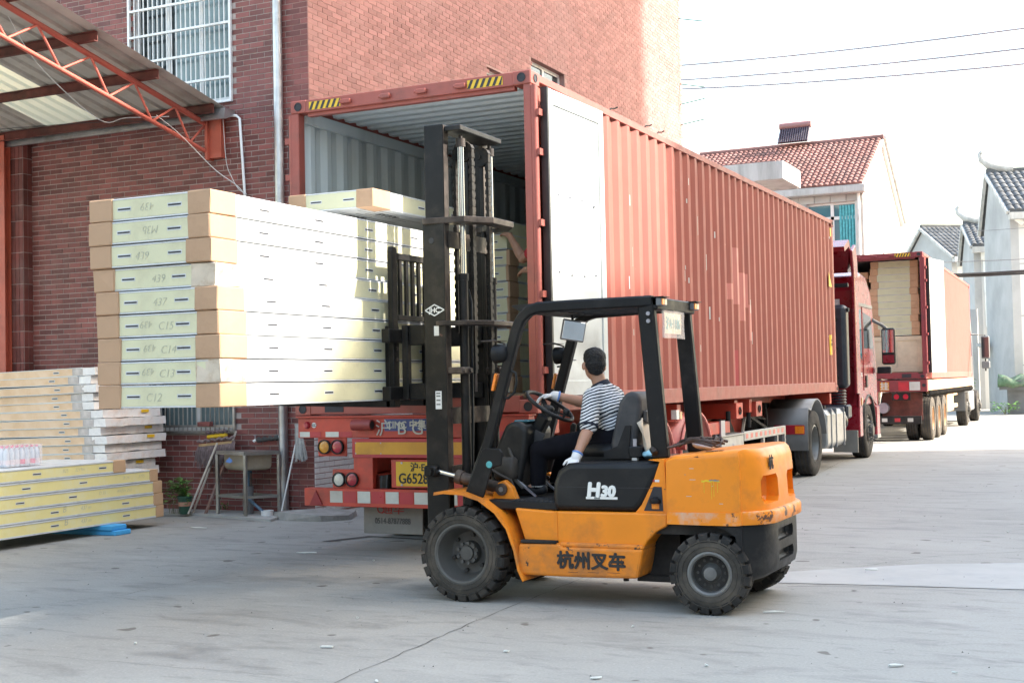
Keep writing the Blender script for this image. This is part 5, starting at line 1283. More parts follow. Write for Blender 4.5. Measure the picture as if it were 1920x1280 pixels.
# panels and crate inside the far container
def far_pt(x, y, z):
    c, s = math.cos(R2), math.sin(R2); return (C2[0]+x*c-y*s, C2[1]+x*s+y*c, C2[2]+z)
def far_panel(x0, x1, z0, z1, y, label, flush):
    t = thing('insulated_panel', label, 'panel', far_pt(0,0,0), 'panels in the far container', R2, local=True)
    MB().box(x0, x1, y, y+3, z0+.006, z1-.006).go('foam_core', 'foam_old', t)
    MB().box(x0-.002, x1+.002, y-.002, y+3, z1-.006, z1).box(x0-.002, x1+.002, y-.002, y+3, z0, z0+.006).go('steel_skin', 'skin_white', t)
    for xa, xb in ((x0-.006, x0+.17), (x1-.17, x1+.006)): MB().box(xa, xb, y-.008, y+.2, z0-.001, z1+.001, .004).go('cardboard_corner', 'card', t)
    text('4390', .06, ((x0+x1)/2+.1, y-.004, (z0+z1)/2-.02), (1,0,0), (0,0,1), 'pencil', t, 'handwriting', ext=.0004)
nth = ['lowest','second from bottom','third from bottom','fourth from bottom','fifth from bottom','sixth from bottom','seventh from bottom','eighth from bottom','ninth from bottom','tenth from bottom','eleventh from bottom','twelfth from bottom','thirteenth from bottom','topmost']
for i in range(11):
    z0 = 1.00+.155*i
    far_panel(-1.22+random.uniform(-.03,.03), -.16+random.uniform(-.03,.0), z0, z0+.15, .45, f'{"topmost" if i == 10 else nth[i]} panel of the right column inside the far container', 0)
for i in range(14):
    z0 = .20+.165*i
    far_panel(-2.3+random.uniform(-.03,.03), -1.34+random.uniform(-.04,.04), z0, z0+.15, .6+random.uniform(0,.12), f'{nth[i]} panel of the left column inside the far container', 0)
cr = thing('wooden_crate', 'pale plywood crate under the panels in the far container', 'crate', far_pt(0,0,0), None, R2, local=True)
MB().box(-1.30,-.12,.45,3,.17,.98).go('crate_body', 'crate_wood', cr)
for a, b, c, d in ((-1.30,-.12,.17,.27),(-1.30,-.12,.88,.98),(-1.30,-1.2,.27,.88),(-.22,-.12,.27,.88),(-.78,-.68,.27,.88)): MB().box(a,b,.43,.45,c,d,.003).go('batten', 'crate_wood', cr)

# ================================================================ forklift
YC = -1.275
fk = thing('forklift', 'orange and black counterbalance forklift with a tall mast carrying panels', 'forklift', (1.1, YC, 0))
def mir(y): return 2*YC-y
def lug_wheel(c, s, R0, w, Rr, rim, nl, steer=0, hub=True, front=True):
    """s=-1: outer face towards -y"""
    cx, cy, cz = c; ax = Vector((math.sin(steer)*s*-1 if s else 0, s, 0)).normalized(); c = Vector(c)
    h = w/2; Rb = R0-.030
    ty = MB().lathe([(Rr,h*.85),(Rr+.012,h*.99),(Rr+(Rb-Rr)*.5,h*1.03),(Rb-.012,h*.98),(Rb,h*.86),(Rb,-h*.86),(Rb-.012,-h*.98),(Rr+(Rb-Rr)*.5,-h*1.03),(Rr,-h*.85)], c, ax, 56).go('wheel', 'tyre_dusty', fk, 40)
    for q in (.42,.80):
        rr = Rr+(Rb-Rr)*q; MB().lathe([(rr-.003,h*1.02),(rr,h*1.02+.005),(rr+.003,h*1.02)], c, ax, 56).go('sidewall_ring', 'tyre_dusty', ty, 60)
    x = Vector((0,0,1)).cross(ax).normalized(); z = ax.cross(x)
    lm = MB()
    for k in range(nl):
        for side in (-1, 1):
            a = 2*math.pi*(k+(.5 if side > 0 else 0))/nl; da = math.pi/nl*.74
            vs = []
            for (rad, hh) in ((Rb-.028, 1.02), (Rb-.004, 1.03), (R0-.010, .99), (R0, .88), (R0, .10), (Rb-.01, .06)):
                for aa in (a-da, a+da): vs.append(c+(x*math.cos(aa)+z*math.sin(aa))*rad+ax*side*h*hh)
            fs = [(2*i, 2*i+1, 2*i+3, 2*i+2) for i in range(5)]+[(10,8,6,4,2,0)]+[(1,3,5,7,9,11)]
            lm.add(vs, fs)
    lm.go('tread_lugs', 'tyre', ty)
    rp = ([(Rr+.012,h*.80),(Rr+.008,h*.98),(Rr-.006,h*1.0),(Rr-.018,h*.93),(Rr-.03,h*.6),(Rr-.045,-h*.1),(Rr*.70,-h*.25),(Rr*.58,-h*.28),(Rr*.40,-h*.28),(Rr*.38,h*.12),(Rr*.24,h*.14),(Rr*.235,h*.32),(.001,h*.34)] if front else
          [(Rr+.010,h*.80),(Rr+.006,h*.98),(Rr-.006,h*1.0),(Rr-.018,h*.90),(Rr-.024,h*.3),(Rr*.84,h*.12),(Rr*.45,h*.10),(Rr*.40,h*.25),(Rr*.33,h*.55),(Rr*.30,h*.75),(.001,h*.78)])
    rm = MB().lathe(rp, c, ax, 40).go('rim', rim, ty, 35)
    if front:
        for k in range(9):
            a = 2*math.pi*k/9; q = c+(x*math.cos(a)+z*math.sin(a))*Rr*.345+ax*h*.14; MB().cyl(q, q+ax*.022, .0125, 6).go('wheel_nut', 'rim_grey', rm)
        for k in range(6):
            a = 2*math.pi*(k+.3)/6; q = c+(x*math.cos(a)+z*math.sin(a))*Rr*.62-ax*h*.26; MB().cyl(q, q+ax*.03, .015, 6).go('wheel_nut', 'hub_black', rm)
    else:
        for k in range(12):
            a = 2*math.pi*k/12; q = c+(x*math.cos(a)+z*math.sin(a))*Rr*.64+ax*h*.11; MB().cyl(q, q+ax*.012, .0095, 6).go('wheel_nut', 'rim_grey', rm)
        MB().cyl(c+ax*h*.78, c+ax*h*.80, Rr*.2, 16).go('hub_cap', 'rim_steel', rm)
        MB().lathe([(Rr*.86,h*.13),(Rr*.46,h*.115)], c, ax, 32).go('rim_face', 'hub_black', rm)
    return ty
lug_wheel((.262,-1.785,.328), -1, .328, .235, .205, 'rim_grey', 22)
lug_wheel((.262,mir(-1.785),.328), 1, .328, .235, .205, 'rim_grey', 22)
lug_wheel((2.015,-1.765,.262), -1, .262, .19, .138, 'rim_steel', 20, R(7), front=False)
lug_wheel((2.015,mir(-1.765),.262), 1, .262, .19, .138, 'rim_steel', 20, R(-7), front=False)
Wn, Wf = -1.82, mir(-1.82)
# chassis core and axles
MB().box(.42,1.75,-1.60,mir(-1.60),.20,.62).box(1.75,2.25,-1.50,mir(-1.5),.30,.60).box(1.6,2.2,-1.78,mir(-1.78),.50,.56).go('chassis', 'chassis_dark', fk)
MB().cyl((.262,-1.7,.328),(.262,mir(-1.7),.328),.10,14).box(1.95,2.08,-1.70,mir(-1.7),.20,.30).go('axle', 'chassis_dark', fk)
MB().box(1.45,1.75,-1.62,mir(-1.62),.16,.20).cyl((1.4,-1.7,.17),(1.4,-1.7,.21),.02,8).go('underside', 'chassis_dark', fk)
# side body
us = [(.641,.649),(.921,.634),(1.744,.639),(1.735,.555),(1.66,.515),(1.60,.455),(1.565,.398),(.994,.399),(.956,.419),(.717,.422)]
MB().prism(us, Wn, Wf, 'y').go('side_body', 'fork_orange', fk, None, .012, 2)
sl3 = [(.683,.414),(.973,.424),(1.012,.401),(1.58,.405),(1.565,.32),(1.538,.211),(1.085,.201),(.69,.201),(.664,.298)]
MB().prism(sl3, Wn-.04, Wf+.04, 'y').go('step_body', 'fork_orange_worn', fk, None, .018, 2)
MB().box(.975,1.58,Wn-.026,Wf+.026,.395,.43,.012).go('body_ledge', 'fork_orange_worn', fk)
MB().box(.70,.965,Wn-.045,Wn+.1,.418,.440,.005).go('foot_step', 'chassis_dark', fk); MB().box(.70,.965,Wf-.1,Wf+.045,.418,.440,.005).go('foot_step', 'chassis_dark', fk)
MB().box(.935,.96,Wn-.004,Wn+.02,.44,.632).go('body_seam', 'fork_orange_worn', fk)
MB().box(.36,.95,-1.79,mir(-1.79),.632,.70,.012).go('floor_plate', 'cover_black', fk)
fm = MB()
for k in range(9): fm.bar((.62+.036*k,-1.795,.701),(.66+.036*k,-1.60,.701),.008,.006)
fm.go('floor_tread', 'seat_grey', fk)
# fenders over the front wheels
fpts = [(.045,.752),(.124,.764),(.272,.756),(.408,.710),(.530,.628),(.617,.521),(.670,.378),(.699,.245),(.735,.170)]
for ya, yb in ((-1.885,-1.50),(mir(-1.50),mir(-1.885))):
    top = fpts; bot = [(x-.004, z-.022) for x, z in fpts[:3]]+[(x-.016, z-.012) for x, z in fpts[3:]]
    m = MB(); n = len(top); vs = [(x,ya,z) for x,z in top]+[(x,yb,z) for x,z in top]+[(x,ya,z) for x,z in bot]+[(x,yb,z) for x,z in bot]
    m.add(vs, [(i,i+1,n+i+1,n+i) for i in range(n-1)]+[(2*n+i,3*n+i,3*n+i+1,2*n+i+1) for i in range(n-1)]+[(i,2*n+i,2*n+i+1,i+1) for i in range(n-1)]+[(n+i,n+i+1,3*n+i+1,3*n+i) for i in range(n-1)]+[(0,n,3*n,2*n),(n-1,2*n-1+0*n,4*n-1,3*n-1) if False else (n-1,3*n-1,4*n-1,2*n-1)])
    f = m.go('fender', 'fork_orange_worn', fk, 40)
    inn = [(x,z) for x,z in fpts[2:]]+[(.80,.17),(.80,.63),(.55,.63)]
    yy = yb if ya < YC else ya
    MB().prism([(.272,.74),(.408,.70),(.530,.62),(.617,.515),(.67,.37),(.70,.24),(.735,.17),(.70,.21),(.70,.63),(.30,.63)][:7]+[(.74,.2),(.74,.66),(.30,.70)], min(yy,yy+.02)-.01, max(yy,yy+.02)-.01, 'y').go('fender_panel', 'fork_orange_worn', fk)
# bracket for the tilt cylinder
for y in (-1.66, mir(-1.66)):
    MB().prism([(.40,.70),(.62,.64),(.56,.78),(.50,.83),(.43,.80)], y-.03, y+.03, 'y').go('cylinder_bracket', 'fork_orange', fk, None, .01, 2)
    MB().cyl((.485,y-.05,.765),(.485,y+.05,.765),.042,18).go('pivot_pin', 'mast_worn', fk, 40)
    MB().cyl((.485,y-.053,.765),(.485,y+.053,.765),.018,12).go('pivot_bolt', 'rim_steel', fk, 40)
    tc_ = MB().cyl((.13,y,.845),(.47,y,.768),.042,16).cyl((.115,y,.848),(.16,y,.838),.052,16).go('tilt_cylinder', 'mast_worn', fk, 40)
    MB().cyl((-.06,y,.886),(.13,y,.845),.017,12).go('cylinder_rod', 'chrome', tc_, 50)
    MB().box(-.13,-.03,y-.06,y+.06,.845,.925,.012).cyl((-.08,y-.08,.885),(-.08,y+.08,.885),.028,10).go('rod_end', 'mast_black', tc_, 40)
# hood, seat
cvp = [(.914,.678),(.921,.823),(.955,.905),(1.027,.955),(1.10,.962),(1.591,.965),(1.702,.975),(1.655,.851),(1.569,.692),(1.516,.635),(.93,.636)]
hd = MB().prism(cvp, -1.80, mir(-1.80), 'y').go('hood', 'cover_black', fk, 40, .04, 3)
MB().box(.925,1.655,-1.802,-1.8005,.796,.800).go('hood_seam', 'slot_dark', hd)
bd = text('H', .130, (1.218,-1.802,.738), (1,0,0), (0,0,1), 'badge_white', hd, 'badge', bold=.0075, shear=.12, ext=.001)
text('30', .098, (1.322,-1.802,.740), (1,0,0), (0,0,1), 'badge_white', hd, 'badge', bold=.0065, shear=.10, ext=.001, sx=1.05)
MB().box(1.165,1.39,-1.8025,-1.800,.720,.736).go('badge_bar', 'badge_white', hd); text('SERIES', .016, (1.245,-1.8035,.7225), (1,0,0), (0,0,1), 'ink_black', hd, 'badge')
MB().prism([(1.61,.983),(1.721,.99),(1.737,.637),(1.508,.631),(1.56,.69),(1.645,.85),(1.69,.972)], -1.80, mir(-1.80), 'y').go('rear_pillar', 'fork_orange', fk)
MB().prism([(1.645,.809),(1.701,.807),(1.708,.651),(1.575,.651)], -1.803, -1.7985, 'y').go('filler_niche', 'slot_dark', fk)
nb = MB().cyl((1.655,-1.78,.665),(1.655,-1.78,.70),.035,14).go('filler_neck', 'fork_orange_worn', fk, 40); MB().lathe([(.034,.70),(.038,.705),(.038,.725),(.02,.74),(.001,.742)], (1.655,-1.80,0), (0,0,1), 14).go('filler_cap', 'plastic_black', nb, 40)
MB().box(1.655,1.685,-1.8025,-1.800,.84,.855).go('warning_label', 'sticker_white', fk); MB().box(1.640,1.655,-1.8025,-1.800,.84,.855).go('warning_label', 'ink_red', fk)
# seat
st = MB().box(1.00,1.46,-1.52,-1.06,.965,1.075,.04).go('seat_cushion', 'cover_black', fk, 50)
MB().box(1.02,1.50,-1.50,-1.08,.955,.985).go('seat_base', 'plastic_black', fk)
sb_ = MB().prism([(1.27,.99),(1.235,1.06),(1.31,1.36),(1.36,1.425),(1.42,1.435),(1.47,1.40),(1.47,1.30),(1.42,1.0)], -1.53, -1.05, 'y').go('seat_back', 'seat_grey', fk, 40, .045, 3)
MB().prism([(1.20,.975),(1.20,1.02),(1.30,1.06),(1.36,1.20),(1.40,1.20),(1.38,1.02),(1.42,.975)], -1.545, -1.525, 'y').go('seat_bracket', 'plastic_black', fk)
MB().box(1.40,1.49,-1.60,-1.54,.985,1.06,.008).go('belt_buckle', 'plastic_black', fk); MB().box(1.42,1.455,-1.59,-1.55,.967,.99).go('belt_label', 'sticker_white', fk); MB().box(1.425,1.45,-1.575,-1.565,1.06,1.11).go('belt_tongue', 'slot_metal', fk)
MB().box(1.476,1.50,-1.50,-1.1,1.22,1.30,.006).go('seat_strap', 'seat_grey', fk)
cl = MB(); N = 9
for j in range(7):
    for i in range(N): 
        u, v = i/(N-1), j/6; cl.v.append((1.465+.05*v+.02*math.sin(u*9+v*3), -1.60+.25*u*(1-.5*v)+.04*v, 1.22-.24*v+.03*math.sin(u*5)))
cl.f = [(j*N+i, j*N+i+1, (j+1)*N+i+1, (j+1)*N+i) for j in range(6) for i in range(N-1)]
o = cl.go('rag', 'cloth_cream', None, 70); o.modifiers.new('thick','SOLIDIFY').thickness = .006; tag(o, 'dirty cream rag hanging behind the forklift seat', 'rag')
o = MB().ell((1.55,-1.5,1.0),.09,.12,.035); crumple(o, .02, 8); tag(o.go('plastic_bag', 'bag_blue', None, 60), 'crumpled pale blue plastic bag behind the forklift seat', 'plastic bag')
o = MB().ell((1.86,-1.35,1.06),.08,.10,.035); crumple(o, .02, 9); tag(o.go('plastic_bag', 'bottle_clear', None, 60), 'crumpled clear plastic bag on the forklift counterweight', 'plastic bag')
rp_ = thing('wire_rope', 'rusty coil of wire rope lying on the forklift counterweight', 'rope', (1.85,-1.4,1.04))
for k in range(5):
    P = []; ph = k*.7
    for i in range(15):
        u = i/14; P.append((1.70+.34*u+.012*math.sin(u*9+ph), -1.68+.05*k+.10*math.sin(u*5+ph), 1.055+.018*u+.010*(k%3)+.030*math.sin(u*math.pi)*(1+.4*math.sin(ph*3))))
    MB().tube(P, .0095, 6).go('strand', 'wire_rope', rp_, 60)
for k in range(2): MB().tube([(2.0-.04*k+.045*math.cos(a), -1.58+.09*math.sin(a), 1.085+.02*k+.02*math.sin(a*2)) for a in [i*.42 for i in range(15)]], .0095, 6, closed=True).go('strand', 'wire_rope', rp_, 60)
# counterweight lofted across its width
def loft_y(sect, stations, cut=None):
    m = MB(); n = len(sect)
    for y, xr, zi in stations:
        for x, z in sect:
            x2 = x if x < 2.2 else 2.2+(x-2.2)*(max(xr,2.235)-2.2)/(2.60-2.2)
            z2 = z-zi*max(0, (z-.93)/.13) if z > .93 else z
            m.v.append((x2, y, z2))
    for j in range(len(stations)-1):
        for i in range(n): m.f.append((j*n+i, (j+1)*n+i, (j+1)*n+(i+1) % n, j*n+(i+1) % n))
    m.f.append(tuple(range(n))); m.f.append(tuple(range((len(stations)-1)*n, len(stations)*n))[::-1]); return m
def stat(hw, xmax, rr):
    S = []
    for t in (-1,-.995,-.97,-.92,-.85,-.75,-.6,-.4,0,.4,.6,.75,.85,.92,.97,.995,1):
        a = abs(t)*hw; k = max(0, (a-(hw-rr))/rr); xr = xmax-rr*.95*(1-math.sqrt(max(0,1-k*k))); S.append((YC+t*hw, xr, (.055 if abs(t) == 1 else .03 if abs(t) > .99 else .012 if abs(t) > .96 else 0)))
    return S
cu_ = [(1.740,.570),(1.742,.985),(1.80,1.012),(2.0,1.035),(2.33,1.055),(2.44,1.052),(2.50,1.03),(2.535,.985),(2.55,.90),(2.565,.80),(2.575,.70),(2.58,.66),(2.58,.575),(2.40,.572),(2.2,.570),(2.02,.569)]
cwm = loft_y(cu_, stat(.555, 2.385, .27))
cwo = cwm.go('counterweight', 'fork_orange', fk, 35)
# hand hold niches cut into the rear corners
cut = MB().box(2.26,2.75,-1.70,-1.40,.70,.88,.03).box(2.26,2.75,mir(-1.40),mir(-1.70),.70,.88,.03).go('t', None, fk)
bm_ = cwo.modifiers.new('b', 'BOOLEAN'); bm_.object = cut; bm_.operation = 'DIFFERENCE'; bm_.solver = 'EXACT'
dg = bpy.context.evaluated_depsgraph_get(); me = bpy.data.meshes.new_from_object(cwo.evaluated_get(dg)); cwo.modifiers.clear(); cwo.data = me
bpy.data.objects.remove(cut)
if not me.materials: me.materials.append(MAT['fork_orange'])
me.polygons.foreach_set('use_smooth', [True]*len(me.polygons)); me.set_sharp_from_angle(angle=R(35))
# scuffed bumper ridge round the bottom of the counterweight
rid = [(1.745,.572),(1.745,.640),(1.76,.648),(2.02,.650),(2.2,.652),(2.40,.656),(2.58,.662),(2.615,.655),(2.628,.64),(2.628,.59),(2.615,.575),(2.41,.573),(2.2,.571),(2.02,.570)]
loft_y(rid, [(YC+(y-YC)*1.022, x+.014, 0) for y, x, z in stat(.555, 2.385, .27)]).go('bumper_ridge', 'bumper_wear', fk, 35)
cl_ = [(2.051,.562),(2.2,.564),(2.40,.566),(2.59,.568),(2.60,.55),(2.60,.315),(2.565,.255),(2.45,.220),(2.30,.198),(2.285,.33),(2.245,.42),(2.19,.50),(2.12,.545)]
cb_ = loft_y(cl_, stat(.545, 2.38, .27)).go('counterweight_base', 'cw_black', fk, 35)
def carve(o, cutter):
    md = o.modifiers.new('b', 'BOOLEAN'); md.object = cutter; md.operation = 'DIFFERENCE'; md.solver = 'EXACT'
    me2 = bpy.data.meshes.new_from_object(o.evaluated_get(bpy.context.evaluated_depsgraph_get())); o.modifiers.clear(); o.data = me2; bpy.data.objects.remove(cutter)
    me2.polygons.foreach_set('use_smooth', [True]*len(me2.polygons)); me2.set_sharp_from_angle(angle=R(35))
carve(cb_, MB().box(2.33,2.75,YC-.20,YC+.20,.44,.52,.02).box(2.33,2.75,YC-.20,YC+.20,.31,.38,.02).go('t', None, fk))
text('杭', .095, (2.366,-1.56,.925), (.05,1,0), (0,0,1), 'hub_black', cwo, bold=.004)
sm = MB()
for k in range(3): sm.box(1.985+.0*k,1.99,-1.8308,-1.8302,.70,.71)
def smear(x0,x1,z0,z1,mat,nm,y=-1.8315):
    m = MB(); n = 8; vs = []
    for i in range(n+1):
        x = x0+(x1-x0)*i/n; vs += [(x, y, z0+random.uniform(0,(z1-z0)*.45)), (x, y, z1-random.uniform(0,(z1-z0)*.45))]
    m.add(vs, [(2*i,2*i+2,2*i+3,2*i+1) for i in range(n)]); return m.go(nm, mat, cwo)
smear(1.98,2.10,.842,.862,'yellow_smear','paint_smear'); smear(2.03,2.10,.850,.866,'grit','paint_scuff',-1.8325)
for x in (1.995,2.045,2.06,2.085): MB().box(x,x+.003,-1.8318,-1.8312,.72+random.uniform(0,.08),.845).go('paint_drip', 'yellow_smear', cwo)
for k in range(6):
    x = random.uniform(1.85,2.14); z = random.uniform(.70,.97); w = random.uniform(.006,.04); MB().box(x,x+w,-1.8312,-1.8306,z,z+.003).go('scratch', random.choice(['grit','reflect_white']), cwo)
MB().prism([(1.93,1.005),(1.965,1.004),(1.96,1.012)], -1.8318,-1.8312,'y').go('paint_chip', 'hub_black', cwo)
for k in range(4): MB().box(2.0+.03*k,2.024+.03*k,-1.79,-1.76+random.uniform(0,.012),1.0375+.002*k,1.0405+.002*k).go('paint_chip', 'hub_black', cwo)
text('杭州叉车', .120, (1.215,-1.8625,.272), (1,0,0), (0,0,1), 'ink_black', fk, 'lettering', bold=.0045, sx=1.03)
for x in (.715, ): 
    for k in range(3): MB().box(1.05+.14*k,1.12+.15*k,-1.8618,-1.8610,.235+.004*k,.2375+.004*k).go('scratch', 'hub_black', fk)
# overhead guard
gp = [(.272,.665),(.34,.871),(.437,1.101),(.468,1.205),(.665,1.86),(.705,1.945),(.765,1.998),(.84,2.020),(1.10,2.026),(1.62,2.034)]
def gbar(path, w, h, nm, parent):
    m = MB(); n = len(path)
    for i, p in enumerate(path):
        p = Vector(p); t = (Vector(path[min(i+1,n-1)])-Vector(path[max(i-1,0)])).normalized(); s = Vector((0,1,0)); u = t.cross(s).normalized()
        b = .012
        for a, c in ((-w/2+b,-h/2),(w/2-b,-h/2),(w/2,-h/2+b),(w/2,h/2-b),(w/2-b,h/2),(-w/2+b,h/2),(-w/2,h/2-b),(-w/2,-h/2+b)): m.v.append(tuple(p+s*a+u*c))
    for i in range(n-1):
        for k in range(8): m.f.append((i*8+k, i*8+(k+1) % 8, (i+1)*8+(k+1) % 8, (i+1)*8+k))
    m.f.append(tuple(range(8))[::-1]); m.f.append(tuple((n-1)*8+k for k in range(8)))
    return m.go(nm, 'guard_black', parent, 30)
for s in (1, -1):
    yf = YC-s*.505; yr = YC-s*.385
    path = [(x, yf if i < 8 else yf+(yr-yf)*(x-.84)/(1.62-.84), z) for i, (x, z) in enumerate(gp)]
    g = gbar(path, .07, .075, 'guard_front_leg', fk)
    MB().prism([(.252,.732),(.315,.875),(.394,1.045),(.42,1.06),(.53,1.055),(.555,1.03),(.545,.94),(.47,.92),(.40,.715)], *sorted((yf-s*.04, yf-s*.022)), 'y').go('leg_plate', 'guard_black', g, None, .006)
    MB().bar((1.575,yr,2.03),(1.655,yr,.985),.062,.115,(1,0,0),.010).go('guard_rear_leg', 'guard_black', fk)
    for z in (1.90,1.95): MB().cyl((1.60,yr-s*.035,z),(1.60,yr-s*.045,z),.014,8).go('bolt', 'slot_metal', fk)
    MB().cyl((1.60,yr-s*.02,1.05),(1.63,yr-s*.05,1.02),.022,10).go('leg_bolt', 'mast_worn', fk, 40)
    if s > 0: MB().lathe([(.001,.003),(.02,.003),(.024,0)], (.452,yf-.041,.945), (0,-1,0), 16).go('badge', 'badge_teal', g)
    # lamp, marker, handle
    lb = MB().lathe([(.001,-.075),(.035,-.07),(.06,-.045),(.066,.0),(.066,.03),(.058,.036),(.001,.03)], (.535,yf+s*(-.02),1.71), (-1,0,-.05), 18).go('head_lamp', 'plastic_black', fk, 40)
    MB().tube([(.40,yf-s*.02,1.80),(.50,yf-s*.02,1.803),(.575,yf-s*.01,1.78),(.585,yf-s*.01,1.63),(.52,yf-s*.01,1.625)], .008, 6).box(.43,.56,yf-.06,yf+.06,1.798,1.802).go('lamp_bracket', 'mast_worn', lb, 50)
    MB().bar((.483,yf-s*.01,1.455),(.513,yf-s*.01,1.575),.05,.022,(1,0,0),.005).go('turn_lamp', 'lamp_orange', fk)
gm_ = MB().tube([(.60,YC-.51,1.60),(.66,YC-.52,1.575),(.665,YC-.52,1.52),(.645,YC-.52,1.44),(.60,YC-.52,1.405),(.55,YC-.51,1.40)], .010, 8).go('grab_handle', 'plastic_black', fk, 50)
# roof of the guard
MB().box(.78,.85,YC-.47,YC+.47,2.0,2.045,.006).go('roof_bar', 'guard_black', fk); MB().box(1.56,1.66,YC-.41,YC+.41,1.975,2.06,.008).go('roof_bar', 'guard_black', fk)
MB().prism([(.60,2.04),(.62,2.05),(.85,2.055),(.85,2.02),(.70,1.985)], YC-.45, YC+.45, 'y').go('roof_visor', 'guard_black', fk)
for k in range(5):
    y = YC-.30+.15*k; MB().bar((.82,y,2.025),(1.60,YC+(y-YC)*.85,2.03),.022,.05).go('roof_slat', 'guard_black', fk)
for s in (1,-1):
    y = YC-s*.355; l = MB().box(1.62,1.69,y-.055,y+.055,2.0,2.055,.006).go('rear_lamp', 'plastic_grey', fk)
    MB().box(1.66,1.695,y-.05,y-.002,2.005,2.05,.004).go('lens', 'lamp_orange', l); MB().box(1.66,1.695,y+.002,y+.05,2.005,2.05,.004).go('lens', 'lamp_white', l)
    MB().box(1.60,1.71,y-.065,y+.065,2.057,2.062).go('lamp_shield', 'plastic_black', l)
bag = crumple(grid_box(MB(), 1.655, 1.668, YC-.30, YC+.14, 1.79, 1.975, 2, 8, 5), .005, 3)
pb = bag.go('plate_bag', 'film', fk, 70)
nb2 = MB().box(1.656,1.66,YC-.26,YC+.08,1.82,1.96).go('number_plate', 'lamp_white', fk)
text('沪A·1186', .095, (1.6615,YC-.09,1.855), (0,1,0), (0,0,1), 'badge_teal', nb2, bold=.001, sx=.8)
# mirror
mr = Matrix.Translation((.77,-1.02,1.885)) @ Matrix.Rotation(R(-42), 4, 'Z') @ Matrix.Rotation(R(8), 4, 'Y') @ Matrix.Rotation(R(-8), 4, 'X')
mm = MB().cham(mr, .008, .098, .078, .012).xf(Matrix.Identity(4)).go('rear_mirror', 'plastic_grey', fk, None, .01, 2)
MB().cham(mr @ Matrix.Translation((.008,0,0)), .002, .088, .068, .008).go('mirror_glass', 'mirror', mm); MB().tube([(.765,-1.02,1.94),(.77,-1.02,2.02)], .010, 6).go('mirror_stem', 'plastic_black', mm)
# dash, steering, pedals, levers
MB().prism([(.36,.72),(.33,1.02),(.42,1.20),(.47,1.235),(.55,1.225),(.60,1.17),(.58,1.0),(.52,.72)], -1.50, -1.05, 'y').go('dash_cowl', 'cover_black', fk, 40, .035, 3)
ig = MB().box(.455,.575,-1.42,-1.24,1.222,1.24,.01).go('instrument_panel', 'glass_blue', fk)
cl2 = MB().bar((.40,-1.30,.85),(.66,-1.30,1.27),.10,.09,(0,0,1),.015).bar((.63,-1.30,1.22),(.68,-1.30,1.315),.055,.055).go('steering_column', 'plastic_black', fk)
MB().bar((.50,-1.36,.86),(.64,-1.36,1.15),.012,.08).go('column_panel', 'seat_grey', cl2)
sn = Vector((.55,0,.83)).normalized(); sx_ = Vector((.83,0,-.55)).normalized(); sc_ = Vector((.69,-1.30,1.335))
rim = MB().tube([sc_+(sx_*math.cos(a)+Vector((0,1,0))*math.sin(a))*.187 for a in [i*math.pi/16 for i in range(32)]], .0145, 10, closed=True).go('steering_wheel', 'plastic_black', fk, 60)
MB().ell(sc_-sn*.03, .05,.05,.035).go('wheel_hub', 'plastic_black', rim, 60)
for a in (.6, 2.5, 4.7): MB().bar(sc_-sn*.03, sc_+(sx_*math.cos(a)+Vector((0,1,0))*math.sin(a))*.185, .03, .012).go('spoke', 'plastic_black', rim)
kp = sc_+(sx_*math.cos(-.5)+Vector((0,1,0))*math.sin(-.5))*.187; MB().cyl(kp, kp+sn*.04, .010, 8).ell(kp+sn*.06, .026,.026,.026, 12, 8).go('spinner_knob', 'plastic_black', rim, 60)
for k in range(3):
    y = -1.02+.075*k; lv = MB().cyl((.66+.01*k,y,.72),(.73+.02*k,y,1.05),.008,8).go('lever', 'slot_metal', fk, 50); MB().tube([(.728+.02*k,y,1.04),(.74+.02*k,y,1.10),(.755+.02*k,y,1.18),(.76+.02*k,y,1.20)], [.010,.016,.024,.014], 10).go('lever_knob', 'plastic_black', lv, 50)
for x, y, L in ((.46,-1.50,.12),(.56,-1.30,.15)):
    p = MB().bar((x,y,.86),(x+.11,y,.76),.07,.014).go('pedal', 'rim_grey', fk); MB().bar((x+.03,y,.83),(x+.20,y,.70),.014,.014).go('pedal_arm', 'slot_metal', p)
MB().tube([(.40,-1.45,1.12),(.46,-1.50,1.02),(.50,-1.52,.95)], .013, 8).cyl((.385,-1.44,1.14),(.42,-1.47,1.08),.010,8).box(.36,.52,-1.58,-1.40,.82,.98,.02).go('brake_lever', 'hub_black', fk, 50)
MB().tube([(.36,-1.62,.90),(.42,-1.60,.86),(.50,-1.58,.82),(.53,-1.55,.72)], .012, 6).tube([(.35,-1.5,.72),(.42,-1.52,.86),(.40,-1.48,1.0)], .012, 6).go('hydraulic_hose', 'hub_black', fk, 60)
